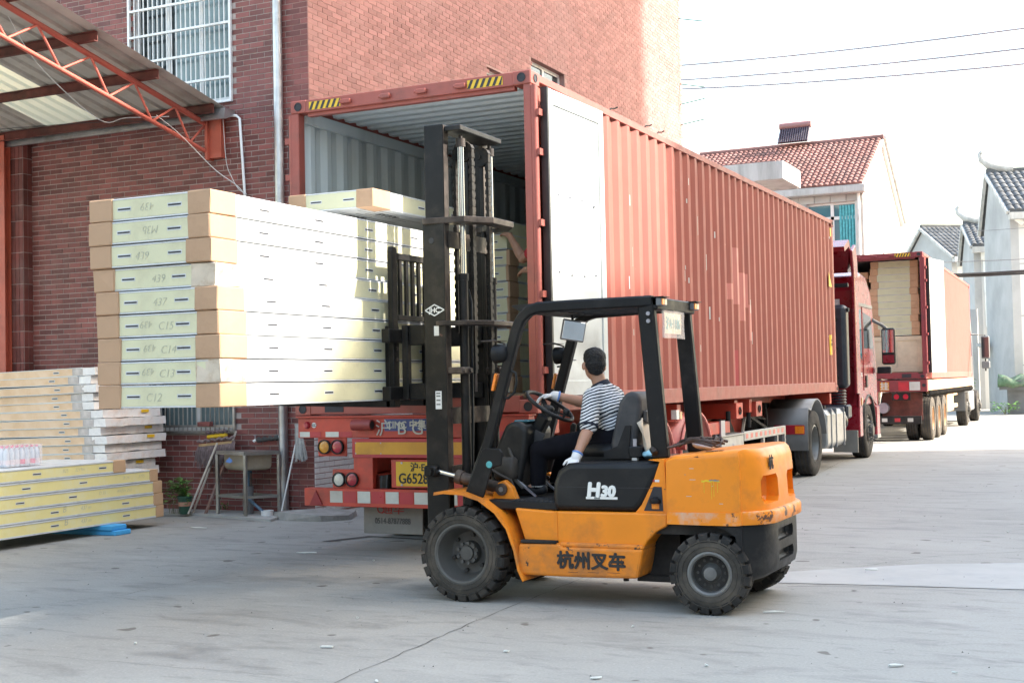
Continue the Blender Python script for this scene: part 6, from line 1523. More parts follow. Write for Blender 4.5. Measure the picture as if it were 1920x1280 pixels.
# mast
def channel(m, x0, x1, y, s, z0, z1, web=.022, fl=.075, th=.03):
    """C section opening inwards (s=+1 opens towards +y)"""
    ya, yb = sorted((y, y+s*web)); m.box(x0, x1, ya, yb, z0, z1)
    yc, yd = sorted((y+s*web, y+s*fl)); m.box(x0, x0+th, yc, yd, z0, z1); m.box(x1-th, x1, yc, yd, z0, z1)
for s in (1, -1):
    y = YC-s*.385
    m = MB(); channel(m, -.135, .045, y, s, .12, 2.70); om = m.go('outer_mast_rail', 'mast_black', fk, None, .005)
    yw = y-s*.001; MB().box(.0455,.0475,*sorted((y,y+s*.075)),.5,2.68).go('worn_edge', 'mast_worn', om)
    m = MB(); channel(m, -.125, .035, y+s*.028, s, .75, 3.40); im = m.go('inner_mast_rail', 'mast_black', fk, None, .005)
    MB().box(.0355,.0375,*sorted((y+s*.03,y+s*.10)),2.72,3.39).go('worn_edge', 'mast_worn', im)
    # lift cylinders
    yc = YC-s*.235
    cy_ = MB().cyl((.115,yc,.55),(.115,yc,2.28),.034,16).cyl((.115,yc,2.26),(.115,yc,2.31),.040,16).go('lift_cylinder', 'mast_black', fk, 40)
    MB().cyl((.115,yc,2.3),(.115,yc,3.27),.023,16).go('cylinder_rod', 'chrome', cy_, 50)
    MB().cyl((.115,yc,3.24),(.115,yc,3.30),.036,14).cyl((.115,yc,3.30),(.115,yc,3.33),.015,8).go('rod_head', 'mast_worn', cy_, 40)
    MB().tube([(.13,yc+s*.05,2.2),(.15,yc+s*.06,2.1),(.14,yc+s*.06,1.2),(.13,yc+s*.05,.7)], .010, 6).go('hydraulic_hose', 'plastic_black', cy_, 60)
    cb2 = MB().box(.045,.17,*sorted((yc-s*.14,yc+s*.0)),1.58,1.63,.008).go('cylinder_clamp', 'mast_worn', cy_)
    for q in (0,1): MB().cyl((.165,yc-s*.10*q-s*.02,1.605),(.185,yc-s*.10*q-s*.02,1.605),.018,8).go('bolt', 'mast_worn', cb2)
    # chain wheel and chain
    yk = YC-s*.135
    pw = MB().lathe([(.001,-.022),(.075,-.022),(.075,-.014),(.058,-.012),(.058,.012),(.075,.014),(.075,.022),(.001,.022)], (.085,yk,3.22), (0,1,0), 28).go('chain_wheel', 'mast_black', fk, 40)
    MB().cyl((.085,yk-.03,3.22),(.085,yk+.03,3.22),.02,10).go('chain_pin', 'mast_black', pw, 40)
    ch = MB()
    def link(p, t, n, k):
        w = .011 if k % 2 else .016; ch.bar(Vector(p)-Vector(t)*.017, Vector(p)+Vector(t)*.017, .046 if k % 2 else .036, .030 if k % 2 else .022, n)
    k = 0; z = 1.60
    while z < 3.2: link((.15,yk,z),(0,0,1),(1,0,0),k); k += 1; z += .030
    k = 0; z = 1.9
    while z < 3.2: link((.015,yk,z),(0,0,1),(1,0,0),k); k += 1; z += .030
    for q in range(8):
        a = math.pi*q/7; link((.085+.068*math.cos(a),yk,3.22+.068*math.sin(a)), (-math.sin(a),0,math.cos(a)), (math.cos(a),0,math.sin(a)), q)
    ch.go('lift_chain', 'chain', fk)
    MB().cyl((.15,yk,1.45),(.15,yk,1.60),.012,8).go('chain_anchor', 'mast_worn', fk)
# cross plates of the mast
def bow(z, t, x0, depth, nm, ys=.40, mat='mast_worn'):
    poly = [(x0,YC-ys),(x0+.03,YC-ys-.005),(.20,YC-ys+.03),(depth,YC-.17),(depth,YC+.17),(.20,YC+ys-.03),(x0+.03,YC+ys+.005),(x0,YC+ys),(x0+.10,YC+ys-.09),(depth-.11,YC+.14),(depth-.11,YC-.14),(x0+.10,YC-ys+.09)]
    return MB().prism(poly, z, z+t, 'z').go(nm, mat, fk, None, .004)
bow(2.67,.045,-.13,.34,'mast_crossbar'); bow(1.93,.035,-.03,.33,'mast_crossbar')
MB().box(-.02,.17,YC-.34,YC+.34,3.345,3.385,.006).go('mast_top_plate', 'mast_black', fk)
MB().box(.03,.06,YC-.34,YC+.34,2.50,2.62).go('inner_crossbar', 'mast_worn', fk); MB().box(.03,.06,YC-.34,YC+.34,1.22,1.34).box(.03,.06,YC-.34,YC+.34,.80,.92).go('inner_crossbar', 'mast_worn', fk)
MB().box(-.10,.05,YC-.33,YC+.33,.30,.50).go('lower_crossbar', 'mast_black', fk)
rail = bpy.data.objects['outer_mast_rail']
MB().box(-.05,.0,-1.6618,-1.6602,1.33,1.46).go('load_label', 'sticker_white', rail); MB().box(-.052,-.012,-1.6618,-1.6602,1.86,1.93).go('load_label', 'sticker_white', rail)
for z in (1.36,1.39,1.42,1.44): MB().box(-.043,-.01,-1.6624,-1.6619,z,z+.008).go('print', 'ink_grey', rail)
MB().cyl((-.06,-1.66,2.55),(-.06,-1.664,2.55),.022,12).go('rail_hole', 'slot_dark', rail)
lg_ = MB()
for a, b2 in (((-.122,2.045),(-.045,2.085)),((-.045,2.085),(.034,2.045)),((.034,2.045),(-.045,2.005)),((-.045,2.005),(-.122,2.045))): lg_.bar((a[0],-1.6625,a[1]),(b2[0],-1.6625,b2[1]),.004,.008)
lg_.go('emblem', 'sticker_white', rail); text('JHC', .05, (-.045,-1.6630,2.028), (1,0,0), (0,0,1), 'sticker_white', rail, bold=.0012)
# carriage, backrest and forks
cg = MB().box(-.43,-.36,YC-.50,YC+.50,1.40,1.50,.006).box(-.43,-.36,YC-.50,YC+.50,1.82,1.92,.006).go('carriage', 'mast_black', fk)
for s in (1,-1):
    for za, zb in ((1.40,1.52),(1.80,1.95)): MB().box(-.36,.0,*sorted((YC-s*.30,YC-s*.27)),za,zb,.008).go('carriage_side', 'mast_black', cg)
    MB().box(-.36,-.31,*sorted((YC-s*.33,YC-s*.27)),1.40,1.95,.006).go('carriage_post', 'mast_black', cg)
for s in (1,-1):
    yb_ = YC-s*.37
    MB().prism([(YC-s*.375-.02*0,1.35),(YC-s*.375,2.50),(YC-s*.36,2.535),(YC-s*.31,2.53),(YC-s*.30,2.48),(YC-s*.30,1.35)], -.445,-.40, 'x').go('backrest_post', 'mast_black', fk, None, .005)
    for z in (1.70,1.78): MB().cyl((-.40,YC-s*.335,z),(-.39,YC-s*.335,z),.014,8).go('bolt', 'mast_worn', fk)
    f_ = MB().box(-.497,-.448,*sorted((YC-s*.34,YC-s*.21)),1.345,1.95,.006).prism([(-.45,1.392),(-.45,1.345),(-1.50,1.370),(-1.56,1.388),(-1.56,1.392)], *sorted((YC-s*.34,YC-s*.21)), 'y').go('fork', 'mast_black', fk)
MB().box(-.44,-.40,YC-.30,YC+.30,2.44,2.49,.004).go('backrest_rail', 'mast_black', fk)
MB().box(-.44,-.40,YC-.30,YC+.30,1.99,2.03,.004).go('backrest_rail', 'mast_black', fk)
for k in range(6):
    y = YC-.235+.094*k; MB().box(-.43,-.41,y-.018,y+.018,2.03,2.44).go('backrest_bar', 'mast_black', fk)

# ================================================================ people
def limb(m, pts, rad, n=14):
    P = []; Rr = []
    pts = [Vector(p) for p in pts]
    for i in range(len(pts)-1):
        for k in range(4):
            t = k/4; P.append(pts[i].lerp(pts[i+1], t)); Rr.append(rad[i]+(rad[i+1]-rad[i])*t)
    P.append(pts[-1]); Rr.append(rad[-1]); m.tube(P, Rr, n); 
    for p, r in ((pts[0], rad[0]), (pts[-1], rad[-1])): m.ell(p, r*.99, r*.99, r*.99, n, 8)
    for p, r in zip(pts[1:-1], rad[1:-1]): m.ell(p, r, r, r, n, 8)
    return m
def frame(f, up=(0,0,1)):
    f = Vector(f).normalized(); u = Vector(up); u = (u-f*u.dot(f)).normalized(); r = f.cross(u); return r, f, u
def head_parts(c, f, up, body, sc=1.0):
    """adds skull, jaw, neck features to body; returns frame"""
    r, f, u = frame(f, up); c = Vector(c); M3 = Matrix((r, f, u)).transposed()
    def P(a, b, d): return c+(r*a+f*b+u*d)*sc
    body.ell(P(0,-.012,.03), .074*sc, .094*sc, .088*sc, 20, 14, M3)
    body.ell(P(0,.018,-.035), .060*sc, .072*sc, .078*sc, 20, 14, M3)
    body.ell(P(0,.045,-.080), .036*sc, .036*sc, .030*sc, 14, 10, M3)      # chin
    limb(body, [P(0,.082,.005), P(0,.104,-.028), P(0,.092,-.038)], [.008*sc,.013*sc,.012*sc], 10)   # nose
    body.ell(P(0,.086,-.062), .022*sc,.010*sc,.006*sc, 12, 8, M3); body.ell(P(0,.084,-.072), .020*sc,.010*sc,.006*sc, 12, 8, M3)   # lips
    body.ell(P(.028,.078,.018), .020*sc,.010*sc,.006*sc, 12, 8, M3); body.ell(P(-.028,.078,.018), .020*sc,.010*sc,.006*sc, 12, 8, M3)   # brows
    for s in (-1,1):
        body.ell(P(s*.079,-.010,-.018), .013*sc,.020*sc,.033*sc, 12, 8, Matrix.Rotation(s*-.35,3,'Z') @ M3)
    return P, M3
def hand(m, wrist, d, n, thumb, curl=.35, sc=1.0, spread=.10):
    """wrist point, direction of the fingers d, back-of-hand normal n, thumb=+1/-1 side"""
    w = Vector(wrist); d = Vector(d).normalized(); n = Vector(n); n = (n-d*n.dot(d)).normalized(); x = d.cross(n)*thumb
    pm_ = w+d*.052*sc; M3 = Matrix((x, d, n)).transposed()
    m.ell(pm_, .042*sc, .056*sc, .018*sc, 16, 12, M3); m.ell(w+d*.005, .028*sc,.03*sc,.021*sc, 14, 10, M3)
    for k, (off, L) in enumerate(((.030,.070),(.010,.080),(-.011,.074),(-.030,.058))):
        p = w+d*(.088 if k in (1,2) else .082)*sc+x*off*sc; dd = (d+x*spread*(off/.03)).normalized(); pts = [p]; a = 0; q = p
        for j, fr in enumerate((.44,.32,.24)):
            a += curl*(.8 if j == 0 else 1.0); t = dd*math.cos(a)-n*math.sin(a); q = q+t*L*fr*sc; pts.append(q)
        limb(m, pts, [.0098*sc,.0092*sc,.0085*sc,.0072*sc], 10)
    b = w+d*.03*sc+x*.030*sc; limb(m, [b, b+(d*.5+x*.8-n*.25).normalized()*.036*sc, b+(d*.5+x*.8-n*.25).normalized()*.036*sc+(d*.85+x*.35-n*.3).normalized()*.030*sc], [.014*sc,.0115*sc,.009*sc], 10)
    return m

def stripes():
    m = bpy.data.materials.new('striped_cotton'); m.use_nodes = True; n = m.node_tree; L = n.links; b = n.nodes['Principled BSDF']
    tc = n.nodes.new('ShaderNodeTexCoord').outputs['Object']; sp = n.nodes.new('ShaderNodeSeparateXYZ'); L.new(tc, sp.inputs[0])
    def mt(op, a, b_=None):
        t = n.nodes.new('ShaderNodeMath'); t.operation = op
        for i, v in enumerate((a, b_)):
            if v is None: continue
            if isinstance(v, (int, float)): t.inputs[i].default_value = v
            else: L.new(v, t.inputs[i])
        return t.outputs[0]
    nz = n.nodes.new('ShaderNodeTexNoise'); nz.inputs['Scale'].default_value = 9; nz.inputs['Detail'].default_value = 3; L.new(tc, nz.inputs['Vector'])
    h = mt('ADD', mt('ADD', sp.outputs[2], mt('MULTIPLY', sp.outputs[0], -.38)), mt('MULTIPLY', nz.outputs[0], .030))
    fr = mt('FRACT', mt('MULTIPLY', h, 1/.0235)); st = mt('GREATER_THAN', fr, .47)
    mx = n.nodes.new('ShaderNodeMix'); mx.data_type = 'RGBA'; L.new(st, mx.inputs[0]); mx.inputs[6].default_value = (.014,.018,.032,1); mx.inputs[7].default_value = (.70,.70,.70,1)
    L.new(mx.outputs[2], b.inputs['Base Color']); b.inputs['Roughness'].default_value = .9
    bp = n.nodes.new('ShaderNodeBump'); bp.inputs['Strength'].default_value = .6; bp.inputs['Distance'].default_value = .012; n2 = n.nodes.new('ShaderNodeTexNoise'); n2.inputs['Scale'].default_value = 14; L.new(tc, n2.inputs['Vector']); L.new(n2.outputs[0], bp.inputs['Height']); L.new(bp.outputs[0], b.inputs['Normal'])
    MAT['stripes'] = m
stripes()
def mesh_thing(m, name, mat, label, cat, vox, base, sm=5):
    OFF['__p'] = Vector(base)
    me = bpy.data.meshes.new(name); me.from_pydata([tuple(Vector(p)-Vector(base)) for p in m.v], [], m.f); me.materials.append(MAT[mat])
    o = bpy.data.objects.new(name, me); COL.objects.link(o); o.location = base; OFF[o.name] = Vector(base); tag(o, label, cat); remesh(o, vox, sm); return o

# ---- driver
hipL, hipR = V(1.20,-1.37,1.085), V(1.20,-1.19,1.085)
shL, shR = V(1.085,-1.455,1.395), V(1.125,-1.10,1.395)
elL, wrL = V(1.095,-1.565,1.175), V(1.052,-1.672,1.005)
elR, wrR = V(.905,-1.075,1.345), V(.70,-1.185,1.405)
knL, anL = V(.655,-1.42,1.02), V(.640,-1.42,.775)
knR, anR = V(.735,-1.06,1.05), V(.640,-1.09,.775)
body = MB()
hc = V(1.035,-1.285,1.628)
P_, M3 = head_parts(hc, (-.60,.80,-.06), (.05,.0,1), body, .98)
limb(body, [V(1.09,-1.275,1.42), V(1.06,-1.28,1.54)], [.052,.052])
limb(body, [V(1.20,-1.28,1.10), V(1.185,-1.28,1.25), V(1.10,-1.275,1.38)], [.10,.10,.075])
limb(body, [shL, elL, wrL], [.048,.043,.030]); limb(body, [elL.lerp(wrL,.25), elL.lerp(wrL,.6)], [.045,.036])
limb(body, [shR, elR, wrR], [.048,.042,.030]); limb(body, [elR.lerp(wrR,.25), elR.lerp(wrR,.6)], [.044,.036])
limb(body, [hipL, knL, anL], [.085,.055,.038]); limb(body, [hipR, knR, anR], [.085,.055,.038])
limb(body, [anL, V(.55,-1.42,.735)], [.035,.03]); limb(body, [anR, V(.55,-1.10,.735)], [.035,.03])
hand(body, wrL+(wrL-elL).normalized()*.012, (-.18,-.62,-.70), (.05,-.75,.62), 1, .25, .86); hand(body, wrR+V(-.012,-.005,.004), (-.85,-.25,-.05), (-.05,.1,1), -1, .5, .86)
dr = mesh_thing(body, 'person', 'skin', 'forklift driver in striped polo shirt looking over at the container', 'person', .0075, (1.2,-1.28,1.05))
# shirt
s = MB()
for c, rx, ry, rz, rot in ((V(1.205,-1.28,1.10),.135,.185,.10,0),(V(1.20,-1.28,1.20),.13,.178,.12,.1),(V(1.165,-1.277,1.31),.125,.188,.12,.12),(V(1.125,-1.277,1.385),.105,.178,.075,.12)):
    s.ell(c, rx, ry, rz, 24, 14, Matrix.Rotation(rot, 3, 'Z'))
limb(s, [shL+V(.01,.05,.005), shL, shL.lerp(elL,.88)], [.072,.068,.066]); limb(s, [shR+V(-.01,-.05,.005), shR, shR.lerp(elR,.75)], [.072,.066,.060])
limb(s, [V(1.12,-1.277,1.40), V(1.092,-1.277,1.455)], [.10,.072]); limb(s, [shL+V(.02,.04,.02), V(1.115,-1.277,1.425), shR+V(.0,-.04,.02)], [.062,.07,.062])
sh = s.go('shirt', 'stripes', dr); remesh(sh, .009, 6)
hem = MB(); a = (elL-shL).normalized(); c0 = shL.lerp(elL,.90); x = a.orthogonal().normalized(); y = a.cross(x)
hem.tube([c0+(x*math.cos(t)+y*math.sin(t))*.060 for t in [i*.3927 for i in range(16)]], .010, 8, closed=True)
a = (elR-shR).normalized(); c0 = shR.lerp(elR,.78); x = a.orthogonal().normalized(); y = a.cross(x); hem.tube([c0+(x*math.cos(t)+y*math.sin(t))*.055 for t in [i*.3927 for i in range(16)]], .010, 8, closed=True)
hem.go('sleeve_hem', 'navy', dr, 60)
co = MB(); nb_, nt_ = V(1.092,-1.278,1.452), V(1.072,-1.279,1.495)
for (c, rr, w) in ((nb_, .076, .010), (nt_, .066, .008)): pass
ring = []; ax = (nt_-nb_).normalized(); x = ax.orthogonal().normalized(); y = ax.cross(x)
vs = []
for k in range(24):
    t = 2*math.pi*k/24; d = x*math.cos(t)+y*math.sin(t); vs += [nb_+d*.080-ax*.008, nt_+d*.066, nt_+d*.060, nb_+d*.070]
co.add(vs, [(4*k+i, 4*((k+1) % 24)+i, 4*((k+1) % 24)+i+1, 4*k+i+1) for k in range(24) for i in range(3)]).go('collar', 'navy', dr, 60)
# trousers
t = MB(); limb(t, [hipL+V(.03,0,.0), V(.93,-1.40,1.065), knL, anL+V(0,0,.01)], [.112,.092,.074,.055]); limb(t, [hipR+V(.03,0,.0), V(.96,-1.12,1.07), knR, anR+V(0,0,.01)], [.112,.092,.074,.055])
t.ell(V(1.21,-1.28,1.075), .135,.175,.095, 24, 12)
tr_ = t.go('trousers', 'trouser', dr); remesh(tr_, .010, 4)
for an, nm in ((anL,0),(anR,1)):
    q = MB(); limb(q, [an+V(.035,0,-.030), an+V(-.02,0,-.035), V(an.x-.13, an.y, .735), V(an.x-.185, an.y, .728)], [.038,.040,.036,.028])
    so2 = q.go('shoe', 'shoe', dr); remesh(so2, .008, 4)
    MB().tube([an+V(.045*math.cos(k), .042*math.sin(k), -.005) for k in [i*.3927 for i in range(16)]], .009, 6, closed=True).go('sock', 'sole', dr, 60)
g1 = MB(); hand(g1, wrL+(wrL-elL).normalized()*.012, (-.18,-.62,-.70), (.05,-.75,.62), 1, .25, .98); limb(g1, [wrL, wrL+(wrL-elL).normalized()*.02], [.036,.034])
remesh(g1.go('glove', 'glove', dr), .0042, 2)
g2 = MB(); hand(g2, wrR+V(-.012,-.005,.004), (-.85,-.25,-.05), (-.05,.1,1), -1, .5, .98); limb(g2, [wrR, wrR+V(-.02,-.008,.004)], [.036,.034])
remesh(g2.go('glove', 'glove', dr), .0042, 2)
for wr, el in ((wrL,elL),(wrR,elR)):
    a = (wr-el).normalized(); c0 = wr-a*.012; x = a.orthogonal().normalized(); y = a.cross(x); MB().tube([c0+(x*math.cos(t2)+y*math.sin(t2))*.033 for t2 in [i*.3927 for i in range(16)]], .0075, 8, closed=True).go('glove_cuff', 'glove_cuff', dr, 60)
h = MB(); sc = .98
for (a, b2, d, r1, r2, r3) in ((0,-.022,.045,.083,.098,.078),(0,-.048,.005,.079,.068,.074),(0,.02,.078,.068,.074,.045),(0,-.056,-.040,.062,.043,.046)):
    h.ell(hc+(M3 @ V(a,b2,d))*sc, r1*sc, r2*sc, r3*sc, 22, 14, M3)
ho = h.go('hair', 'hair', dr); remesh(ho, .006, 3)
tx_ = bpy.data.textures.new('hair_noise', 'CLOUDS'); tx_.noise_scale = .012
dm = ho.modifiers.new('strands', 'DISPLACE'); dm.texture = tx_; dm.strength = .012; dm.mid_level = .6; dm.texture_coords = 'LOCAL'
for s_ in (-1,1):
    e = MB().ell(P_(s_*.028,.080,.004), .011,.011,.011, 12, 8).go('eye', 'sticker_white', dr, 60); MB().ell(P_(s_*.028,.0895,.004), .005,.003,.005, 10, 6, M3).go('pupil', 'hair', e)

# ---- worker inside the container
F0 = 1.416
b = MB(); wc = V(-.26,.92,F0+1.60); P2_, M32 = head_parts(wc, (-.8,.5,0), (0,0,1), b, .98)
limb(b, [V(-.24,.90,F0+1.36), V(-.25,.91,F0+1.52)], [.06,.052]); limb(b, [V(-.22,.90,F0+.95), V(-.23,.90,F0+1.15), V(-.24,.90,F0+1.33)], [.12,.12,.12])
sA, eA, wA = V(-.36,.99,F0+1.36), V(-.635,1.13,F0+1.255), V(-.84,1.285,F0+1.50)
sB, eB, wB = V(-.16,.74,F0+1.36), V(-.32,.80,F0+1.12), V(-.60,1.10,F0+1.145)
limb(b, [sA, eA, wA], [.052,.046,.031]); limb(b, [eA.lerp(wA,.2), eA.lerp(wA,.55)], [.050,.040]); limb(b, [sB, eB, wB], [.052,.045,.031])
for s_ in (-1,1): limb(b, [V(-.22+.0*s_,.90+s_*.09,F0+.95), V(-.24,.90+s_*.10,F0+.50), V(-.22,.90+s_*.10,F0+.09), V(-.32,.90+s_*.11,F0+.045)], [.085,.06,.042,.036])
hand(b, wA, (-.55,.25,.25), (.1,-.5,.85), 1, .45, .95); hand(b, wB, (-.75,.5,-.1), (-.2,-.6,.75), 1, .4, .95)
wk = mesh_thing(b, 'person', 'skin', 'worker in red shirt inside the container with a hand on the panel stack', 'person', .0085, (-.23,.9,F0))
s = MB()
for zz, rx, ry in ((.95,.13,.17),(1.08,.125,.17),(1.20,.13,.185),(1.32,.12,.19)): s.ell(V(-.23,.90,F0+zz), rx, ry, .10, 20, 12, Matrix.Rotation(-.5, 3, 'Z'))
limb(s, [sA, sA.lerp(eA,.62)], [.070,.062]); limb(s, [sB, sB.lerp(eB,.7)], [.070,.064]); limb(s, [V(-.24,.90,F0+1.36), V(-.245,.90,F0+1.42)], [.09,.07]); remesh(s.go('shirt', 'shirt_red', wk), .010, 4)
t = MB()
for s_ in (-1,1): limb(t, [V(-.22,.90+s_*.09,F0+.95), V(-.24,.90+s_*.10,F0+.50), V(-.22,.90+s_*.10,F0+.11)], [.105,.078,.062])
remesh(t.go('trousers', 'trouser', wk), .011, 4)
for s_ in (-1,1):
    q = MB(); limb(q, [V(-.19,.90+s_*.10,F0+.045), V(-.36,.90+s_*.115,F0+.04)], [.042,.034]); remesh(q.go('shoe', 'shoe', wk), .009, 3)
h = MB()
for (a, b2, d, r1, r2, r3) in ((0,-.020,.045,.082,.098,.084),(0,-.045,.0,.079,.070,.080),(0,.02,.085,.066,.074,.045)): h.ell(wc+(M32 @ V(a,b2,d)), r1, r2, r3, 20, 12, M32)
remesh(h.go('hair', 'hair', wk), .007, 3)
for s_ in (-1,1): MB().ell(P2_(s_*.028,.080,.004), .011,.011,.011, 12, 8).go('eye', 'sticker_white', wk, 60)

# ================================================================ things along the wall
sk_ = thing('sink_stand', 'stainless sink on a square tube stand against the brick wall', 'sink', (-5.0,2.65,.03))
S0, S1, T0, T1, G = -5.42, -4.62, 2.42, 2.90, .03
cs = [(-5.42,2.62),(-4.86,2.42),(-4.60,2.72),(-5.16,2.90)]     # turned a little to the wall
for k, (x, y) in enumerate(cs):
    MB().box(x-.019,x+.019,y-.019,y+.019,G,.735,.003).go('leg', 'stainless', sk_)
for k in range(4):
    a, c = cs[k], cs[(k+1) % 4]
    MB().bar((*a,.75),(*c,.75),.038,.03).go('top_rail', 'stainless', sk_)
    MB().bar((*a,.245),(*c,.245),.03,.03).go('lower_rail', 'stainless', sk_)
MB().prism([(-5.44,2.62),(-4.86,2.40),(-4.58,2.72),(-5.16,2.92)], .766, .776, 'z').go('rim', 'stainless', sk_)
cx, cy = -5.01, 2.665
def bowl(z, s): 
    return [(cx+(x-cx)*s, cy+(y-cy)*s) for x, y in cs]
m = MB(); vs = []
for z, s in ((.765,.80),(.60,.78),(.565,.74),(.55,.62)): vs += [(x,y,z) for x, y in bowl(z, s)]
m.add(vs, [(4*j+k, 4*j+(k+1) % 4, 4*(j+1)+(k+1) % 4, 4*(j+1)+k) for j in range(3) for k in range(4)]+[(12,13,14,15)])
m.go('basin', 'sink_steel', sk_, None, .02, 2)
q = MB(); d = (V(-4.86,2.42,0)-V(-5.42,2.62,0)).normalized(); o = V(-5.20,2.535,.65); nn = V(d.y,-d.x,0)
q.add([o+nn*.030, o+nn*.030+d*.09+V(0,0,-.01), o+nn*.030+d*.15+V(0,0,.012), o+nn*.030+d*.13+V(0,0,.035), o+nn*.03+d*.10+V(0,0,.04), o+nn*.03+d*.085+V(0,0,.065), o+nn*.03+d*.06+V(0,0,.04), o+nn*.03+d*.02+V(0,0,.025)], [tuple(range(8))]).go('torn_sticker', 'glove_cuff', sk_)
MB().cyl((cx,cy,.55),(cx,cy,.51),.05,14).cyl((cx,cy,.51),(cx,cy,.33),.024,12).go('drain_pipe', 'hose_blue', sk_, 40)
MB().cyl((cx,cy,.03),(cx+.005,cy,.36),.062,16).go('drain_sleeve', 'plastic_grey', sk_, 40)
MB().tube([(-4.92,2.55,.22),(-4.82,2.52,.17),(-4.74,2.54,.10),(-4.70,2.56,.05)], .018, 8).go('waste_hose', 'hose_blue', sk_, 60)
o = MB().lathe([(.001,.0),(.07,.0),(.075,.06),(.068,.06),(.065,.01),(.001,.01)], (-4.66,2.56,.03), (0,0,1), 20).go('plastic_tub', 'alu_white', None, 40); tag(o, 'small white plastic tub under the sink hose', 'tub')
# tap pipe wrapped in black on the wall
tp = thing('wrapped_tap', 'white water pipe wrapped in black cloth on the wall above the sink', 'tap', (-4.9,2.94,.9))
P = [(-5.06+.32*i/12, 2.925, .885+.035*i/12+.006*math.sin(i*2)) for i in range(13)]
MB().tube(P, [.028+.009*math.sin(i*1.9) for i in range(13)], 10).go('cloth_wrap', 'pipe_wrap', tp, 60)
MB().tube([(-5.04,2.925,.888),(-5.09,2.92,.888),(-5.105,2.91,.87)], .018, 10).tube([(-4.75,2.93,.925),(-4.715,2.93,.925),(-4.70,2.93,.90),(-4.69,2.94,.72)], .019, 10).go('pipe', 'pvc_white', tp, 60)
MB().cyl((-4.69,2.94,.03),(-4.69,2.94,.72),.020,10).go('lower_pipe', 'pipe_wrap', tp, 50); MB().cyl((-5.08,2.91,.90),(-5.08,2.91,.95),.006,6).cyl((-5.10,2.91,.95),(-5.06,2.91,.95),.008,6).go('tap_handle', 'slot_metal', tp)
# mops
def strands(m, c, ax, L, n, spread, rnd, r=.006):
    c, ax = Vector(c), Vector(ax)
    for k in range(n):
        u = rnd.uniform(-1,1); p = c+ax*u; w = V(rnd.gauss(0,spread), rnd.gauss(-.02,.012), 0); l = L*rnd.uniform(.6,1.05)
        m.tube([p+V(0,-.01,.0), p+w*.5+V(0,-.03,-l*.35), p+w+V(rnd.gauss(0,.01),-.02,-l)], [r,r,r*.7], 4)
    return m
rnd = random.Random(4)
mp = thing('mop', 'flat brown mop with wooden pole leaning head up on the wall below the window', 'mop', (-5.74,2.46,.03), 'mops on the wall')
MB().cyl((-5.74,2.46,.03),(-5.56,2.80,.86),.0145,10).go('handle', 'wood_pole', mp, 50)
MB().bar((-5.84,2.83,.83),(-5.34,2.83,.87),.07,.03).go('board', 'mop_board', mp); MB().bar((-5.76,2.86,.93),(-5.46,2.86,.955),.05,.05,(0,0,1),.015).go('clamp', 'hazard_yellow', mp)
s1 = strands(MB(), (-5.58,2.82,.855), (.28,0,.03), .27, 260, .025, rnd); s1.tube([(-5.87+.56*i/20, 2.80+.012*math.sin(i*2.1), .875+.05*i/20+.012*math.sin(i*1.7)) for i in range(21)], .018, 6)
s1.tube([(-5.76+.32*i/14, 2.84, .985+.02*i/14+.012*math.sin(i*2.2)) for i in range(15)], .02, 6)
for k in range(8): x = rnd.uniform(-5.8,-5.4); s1.tube([(x,2.85,.62),(x+.01,2.84,.45),(x+.05,2.86,.30+rnd.uniform(0,.15))], .003, 4)
tag(s1.go('mop_strands', 'mop_dark', mp), kind='stuff')
p2 = MB().cyl((-5.78,2.60,.03),(-5.66,2.88,.72),.014,10).go('broom_handle', 'wood_pole', None, 50); tag(p2, 'thin pinkish wooden handle standing just left of the brown mop', 'pole')
p3 = thing('broom_handle', 'rusty flat bar leaning on the wall between the mop and the sink', 'pole', (-5.55,2.55,.03))
MB().bar((-5.56,2.56,.03),(-5.46,2.80,.60),.045,.02).go('lower_bar', 'rust_pole', p3); MB().bar((-5.46,2.80,.60),(-5.37,2.92,1.0),.035,.018).go('upper_bar', 'wood_pole', p3)
mp2 = thing('mop', 'grey string mop leaning head up between the downpipe and the trailer', 'mop', (-4.58,2.72,.03), 'mops on the wall')
MB().cyl((-4.58,2.72,.03),(-4.40,2.86,1.05),.011,10).go('handle', 'alu_white', mp2, 50)
s2 = MB()
for k in range(46):
    a = V(-4.41+rnd.gauss(0,.012), 2.86, 1.06); l = rnd.uniform(.30,.42); xx = rnd.uniform(-.02,.13)
    s2.tube([a+V(-.03+rnd.gauss(0,.01),0,-.06), a+V(.0,-.02,.02), a+V(xx*.5,-.03,-.12), a+V(xx,-.03+rnd.gauss(0,.01),-l)], [.008,.009,.009,.007], 5)
tag(s2.go('mop_strands', 'mop_grey', mp2, 60), kind='stuff')
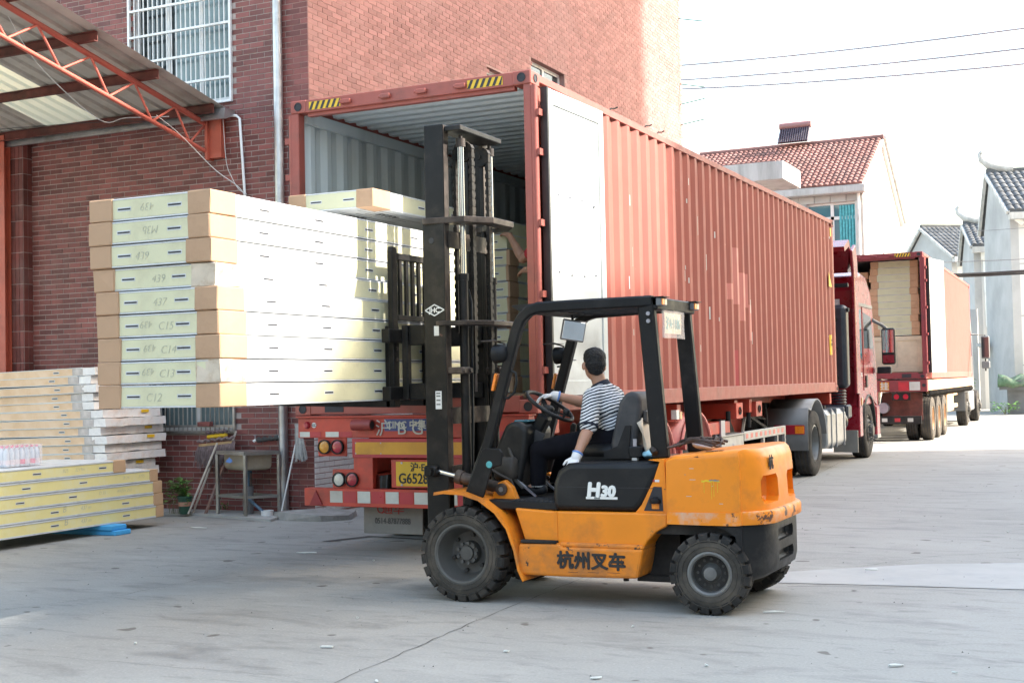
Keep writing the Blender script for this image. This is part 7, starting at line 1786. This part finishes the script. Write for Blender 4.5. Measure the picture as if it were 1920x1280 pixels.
# potted plant
pp = thing('potted_plant', 'leafy green plant in a dark green pot beside the mop', 'plant', (-5.80,2.48,.03))
pt_ = MB().lathe([(.001,0),(.062,0),(.078,.10),(.085,.19),(.092,.19),(.092,.215),(.080,.215),(.075,.18),(.001,.17)], (-5.80,2.48,.03), (0,0,1), 24).go('pot', 'pot_green', pp, 40)
MB().lathe([(.0785,.095),(.0845,.145)], (-5.80,2.48,.03), (0,0,1), 24).go('pot_band', 'pot_band', pt_, 40)
lf = MB(); stm = MB(); rnd = random.Random(9)
for k in range(44):
    a = rnd.uniform(0, 6.28); q = rnd.uniform(.05,.30); tip = V(-5.90+math.cos(a)*q*.95, 2.46+math.sin(a)*q*.5, .03+rnd.uniform(.18,.44)-(.10 if q > .22 else 0)); base = V(-5.80,2.48,.22)
    mid = base.lerp(tip,.5)+V(0,0,.06); stm.tube([base, mid, tip], [.004,.003,.002], 4)
    for j in range(9):
        p = base.lerp(mid, rnd.random()) if j < 3 else mid.lerp(tip, rnd.random()*1.1); b_ = rnd.uniform(0,6.28); d = V(math.cos(b_),math.sin(b_),rnd.uniform(-.3,.5)).normalized(); x = d.cross(V(0,0,1)).normalized(); s_ = rnd.uniform(.030,.060); n_ = x.cross(d)
        lf.add([p, p+d*s_*.4+x*s_*.34+n_*s_*.06, p+d*s_*.8+x*s_*.22, p+d*s_*1.1-n_*s_*.1, p+d*s_*.8-x*s_*.22, p+d*s_*.4-x*s_*.34+n_*s_*.06, p+d*s_*.5-n_*s_*.05], [(0,1,6),(1,2,6),(2,3,6),(3,4,6),(4,5,6),(5,0,6)])
for k in range(14):
    x = -5.98+rnd.uniform(-.06,.12); stm.tube([(x,2.46,.03),(x+rnd.gauss(0,.02),2.46,.12),(x+.05,2.47,.22)], [.003,.003,.002], 4)
stm.go('stem', 'stem', pp); tag(lf.go('foliage', 'leaf', pp), kind='stuff')
leafy('weed', 'tiny green weed at the foot of the wall behind the mop', (-5.50,2.86,.03), .05, .10, 24, .03, seedv=6)
# loose brick on the lower window sill
o = MB().box(-5.93,-5.74,WY-.12,WY-.047,1.06,1.115,.004).go('loose_brick', 'brick_dark'); tag(o, 'loose red brick lodged on the lower window grille', 'brick')
# broken concrete slab by the trailer
m = MB(); rnd = random.Random(2); P = [(-4.55,2.52),(-4.28,2.36),(-3.78,2.38),(-3.55,2.62),(-3.72,3.02),(-4.20,3.05),(-4.46,2.80)]
tp_ = [(x+rnd.gauss(0,.02), y+rnd.gauss(0,.02), .075+.02*rnd.random()-.05*(x+4.4)*.6) for x, y in P]; n = len(P)
m.add([(x,y,0) for x, y in P]+tp_+[(-4.05,2.72,.09)], [(i,(i+1) % n,n+(i+1) % n,n+i) for i in range(n)]+[(n+i,n+(i+1) % n,2*n) for i in range(n)])
tag(m.go('concrete_slab', 'rough_concrete', None), 'broken concrete slab lying by the wall corner behind the trailer', 'slab')
# litter on the ground
rnd = random.Random(21)
def scrap(m, x, y, L, a, w):
    d = V(math.cos(a),math.sin(a),0); e = V(-d.y,d.x,0); c = V(x,y,.004); n = 8
    ring = [c+d*L/2*math.cos(t)*rnd.uniform(.7,1.1)+e*w/2*math.sin(t)*rnd.uniform(.6,1.2) for t in [i*math.pi/4 for i in range(n)]]
    return m.add(ring+[p*1+V(0,0,rnd.uniform(.004,.010)) for p in ring], [(i,(i+1) % n,n+(i+1) % n,n+i) for i in range(n)]+[tuple(range(n,2*n))])
for x, y, L, a, w, lb in ((2.38,-1.62,.17,.45,.022,'long thin pale splinter on the concrete just behind the rear wheel'),(3.35,-2.95,.09,.5,.04,'pale foam scrap on the concrete at the lower right'),
    (.25,-3.55,.10,.3,.03,'white paper scrap on the concrete below the front wheel'),(2.62,.42,.13,.2,.035,'white scrap on the pale concrete patch behind the counterweight'),
    (2.0,-3.75,.07,.8,.03,'small foam crumb on the concrete at the bottom centre'),(-2.35,.0,.20,.25,.04,'smeared white streak on the concrete left of the trailer'),(-4.75,1.45,.26,.1,.05,'torn white plastic strip on the ground beside the yellow panels')):
    tag(scrap(MB(), x, y, L, a, w).go('litter_scrap', 'debris'), lb, 'litter', 'litter scraps')
lt = MB()
for k in range(26):
    scrap(lt, rnd.uniform(-3.5,4.2), rnd.uniform(-5,5), rnd.uniform(.015,.05), rnd.uniform(0,3.1), rnd.uniform(.008,.02))
tag(lt.go('litter_crumbs', 'debris'), 'pale crumbs of foam and paper strewn over the yard', 'litter', kind='stuff')
gm2 = MB()
for k in range(700):
    x, y = rnd.uniform(-6,6), rnd.uniform(-7,9); s_ = rnd.uniform(.002,.007); gm2.add([(x-s_,y-s_*.6,.0035),(x+s_,y-s_*.4,.0035),(x+s_*.3,y+s_,.0035),(x,y,.0035+s_)], [(0,1,3),(1,2,3),(2,0,3)])
tag(gm2.go('grit', 'grit'), 'fine grit and crumbs scattered over the concrete yard', 'grit', kind='stuff')
SC.view_settings.view_transform = 'Standard'
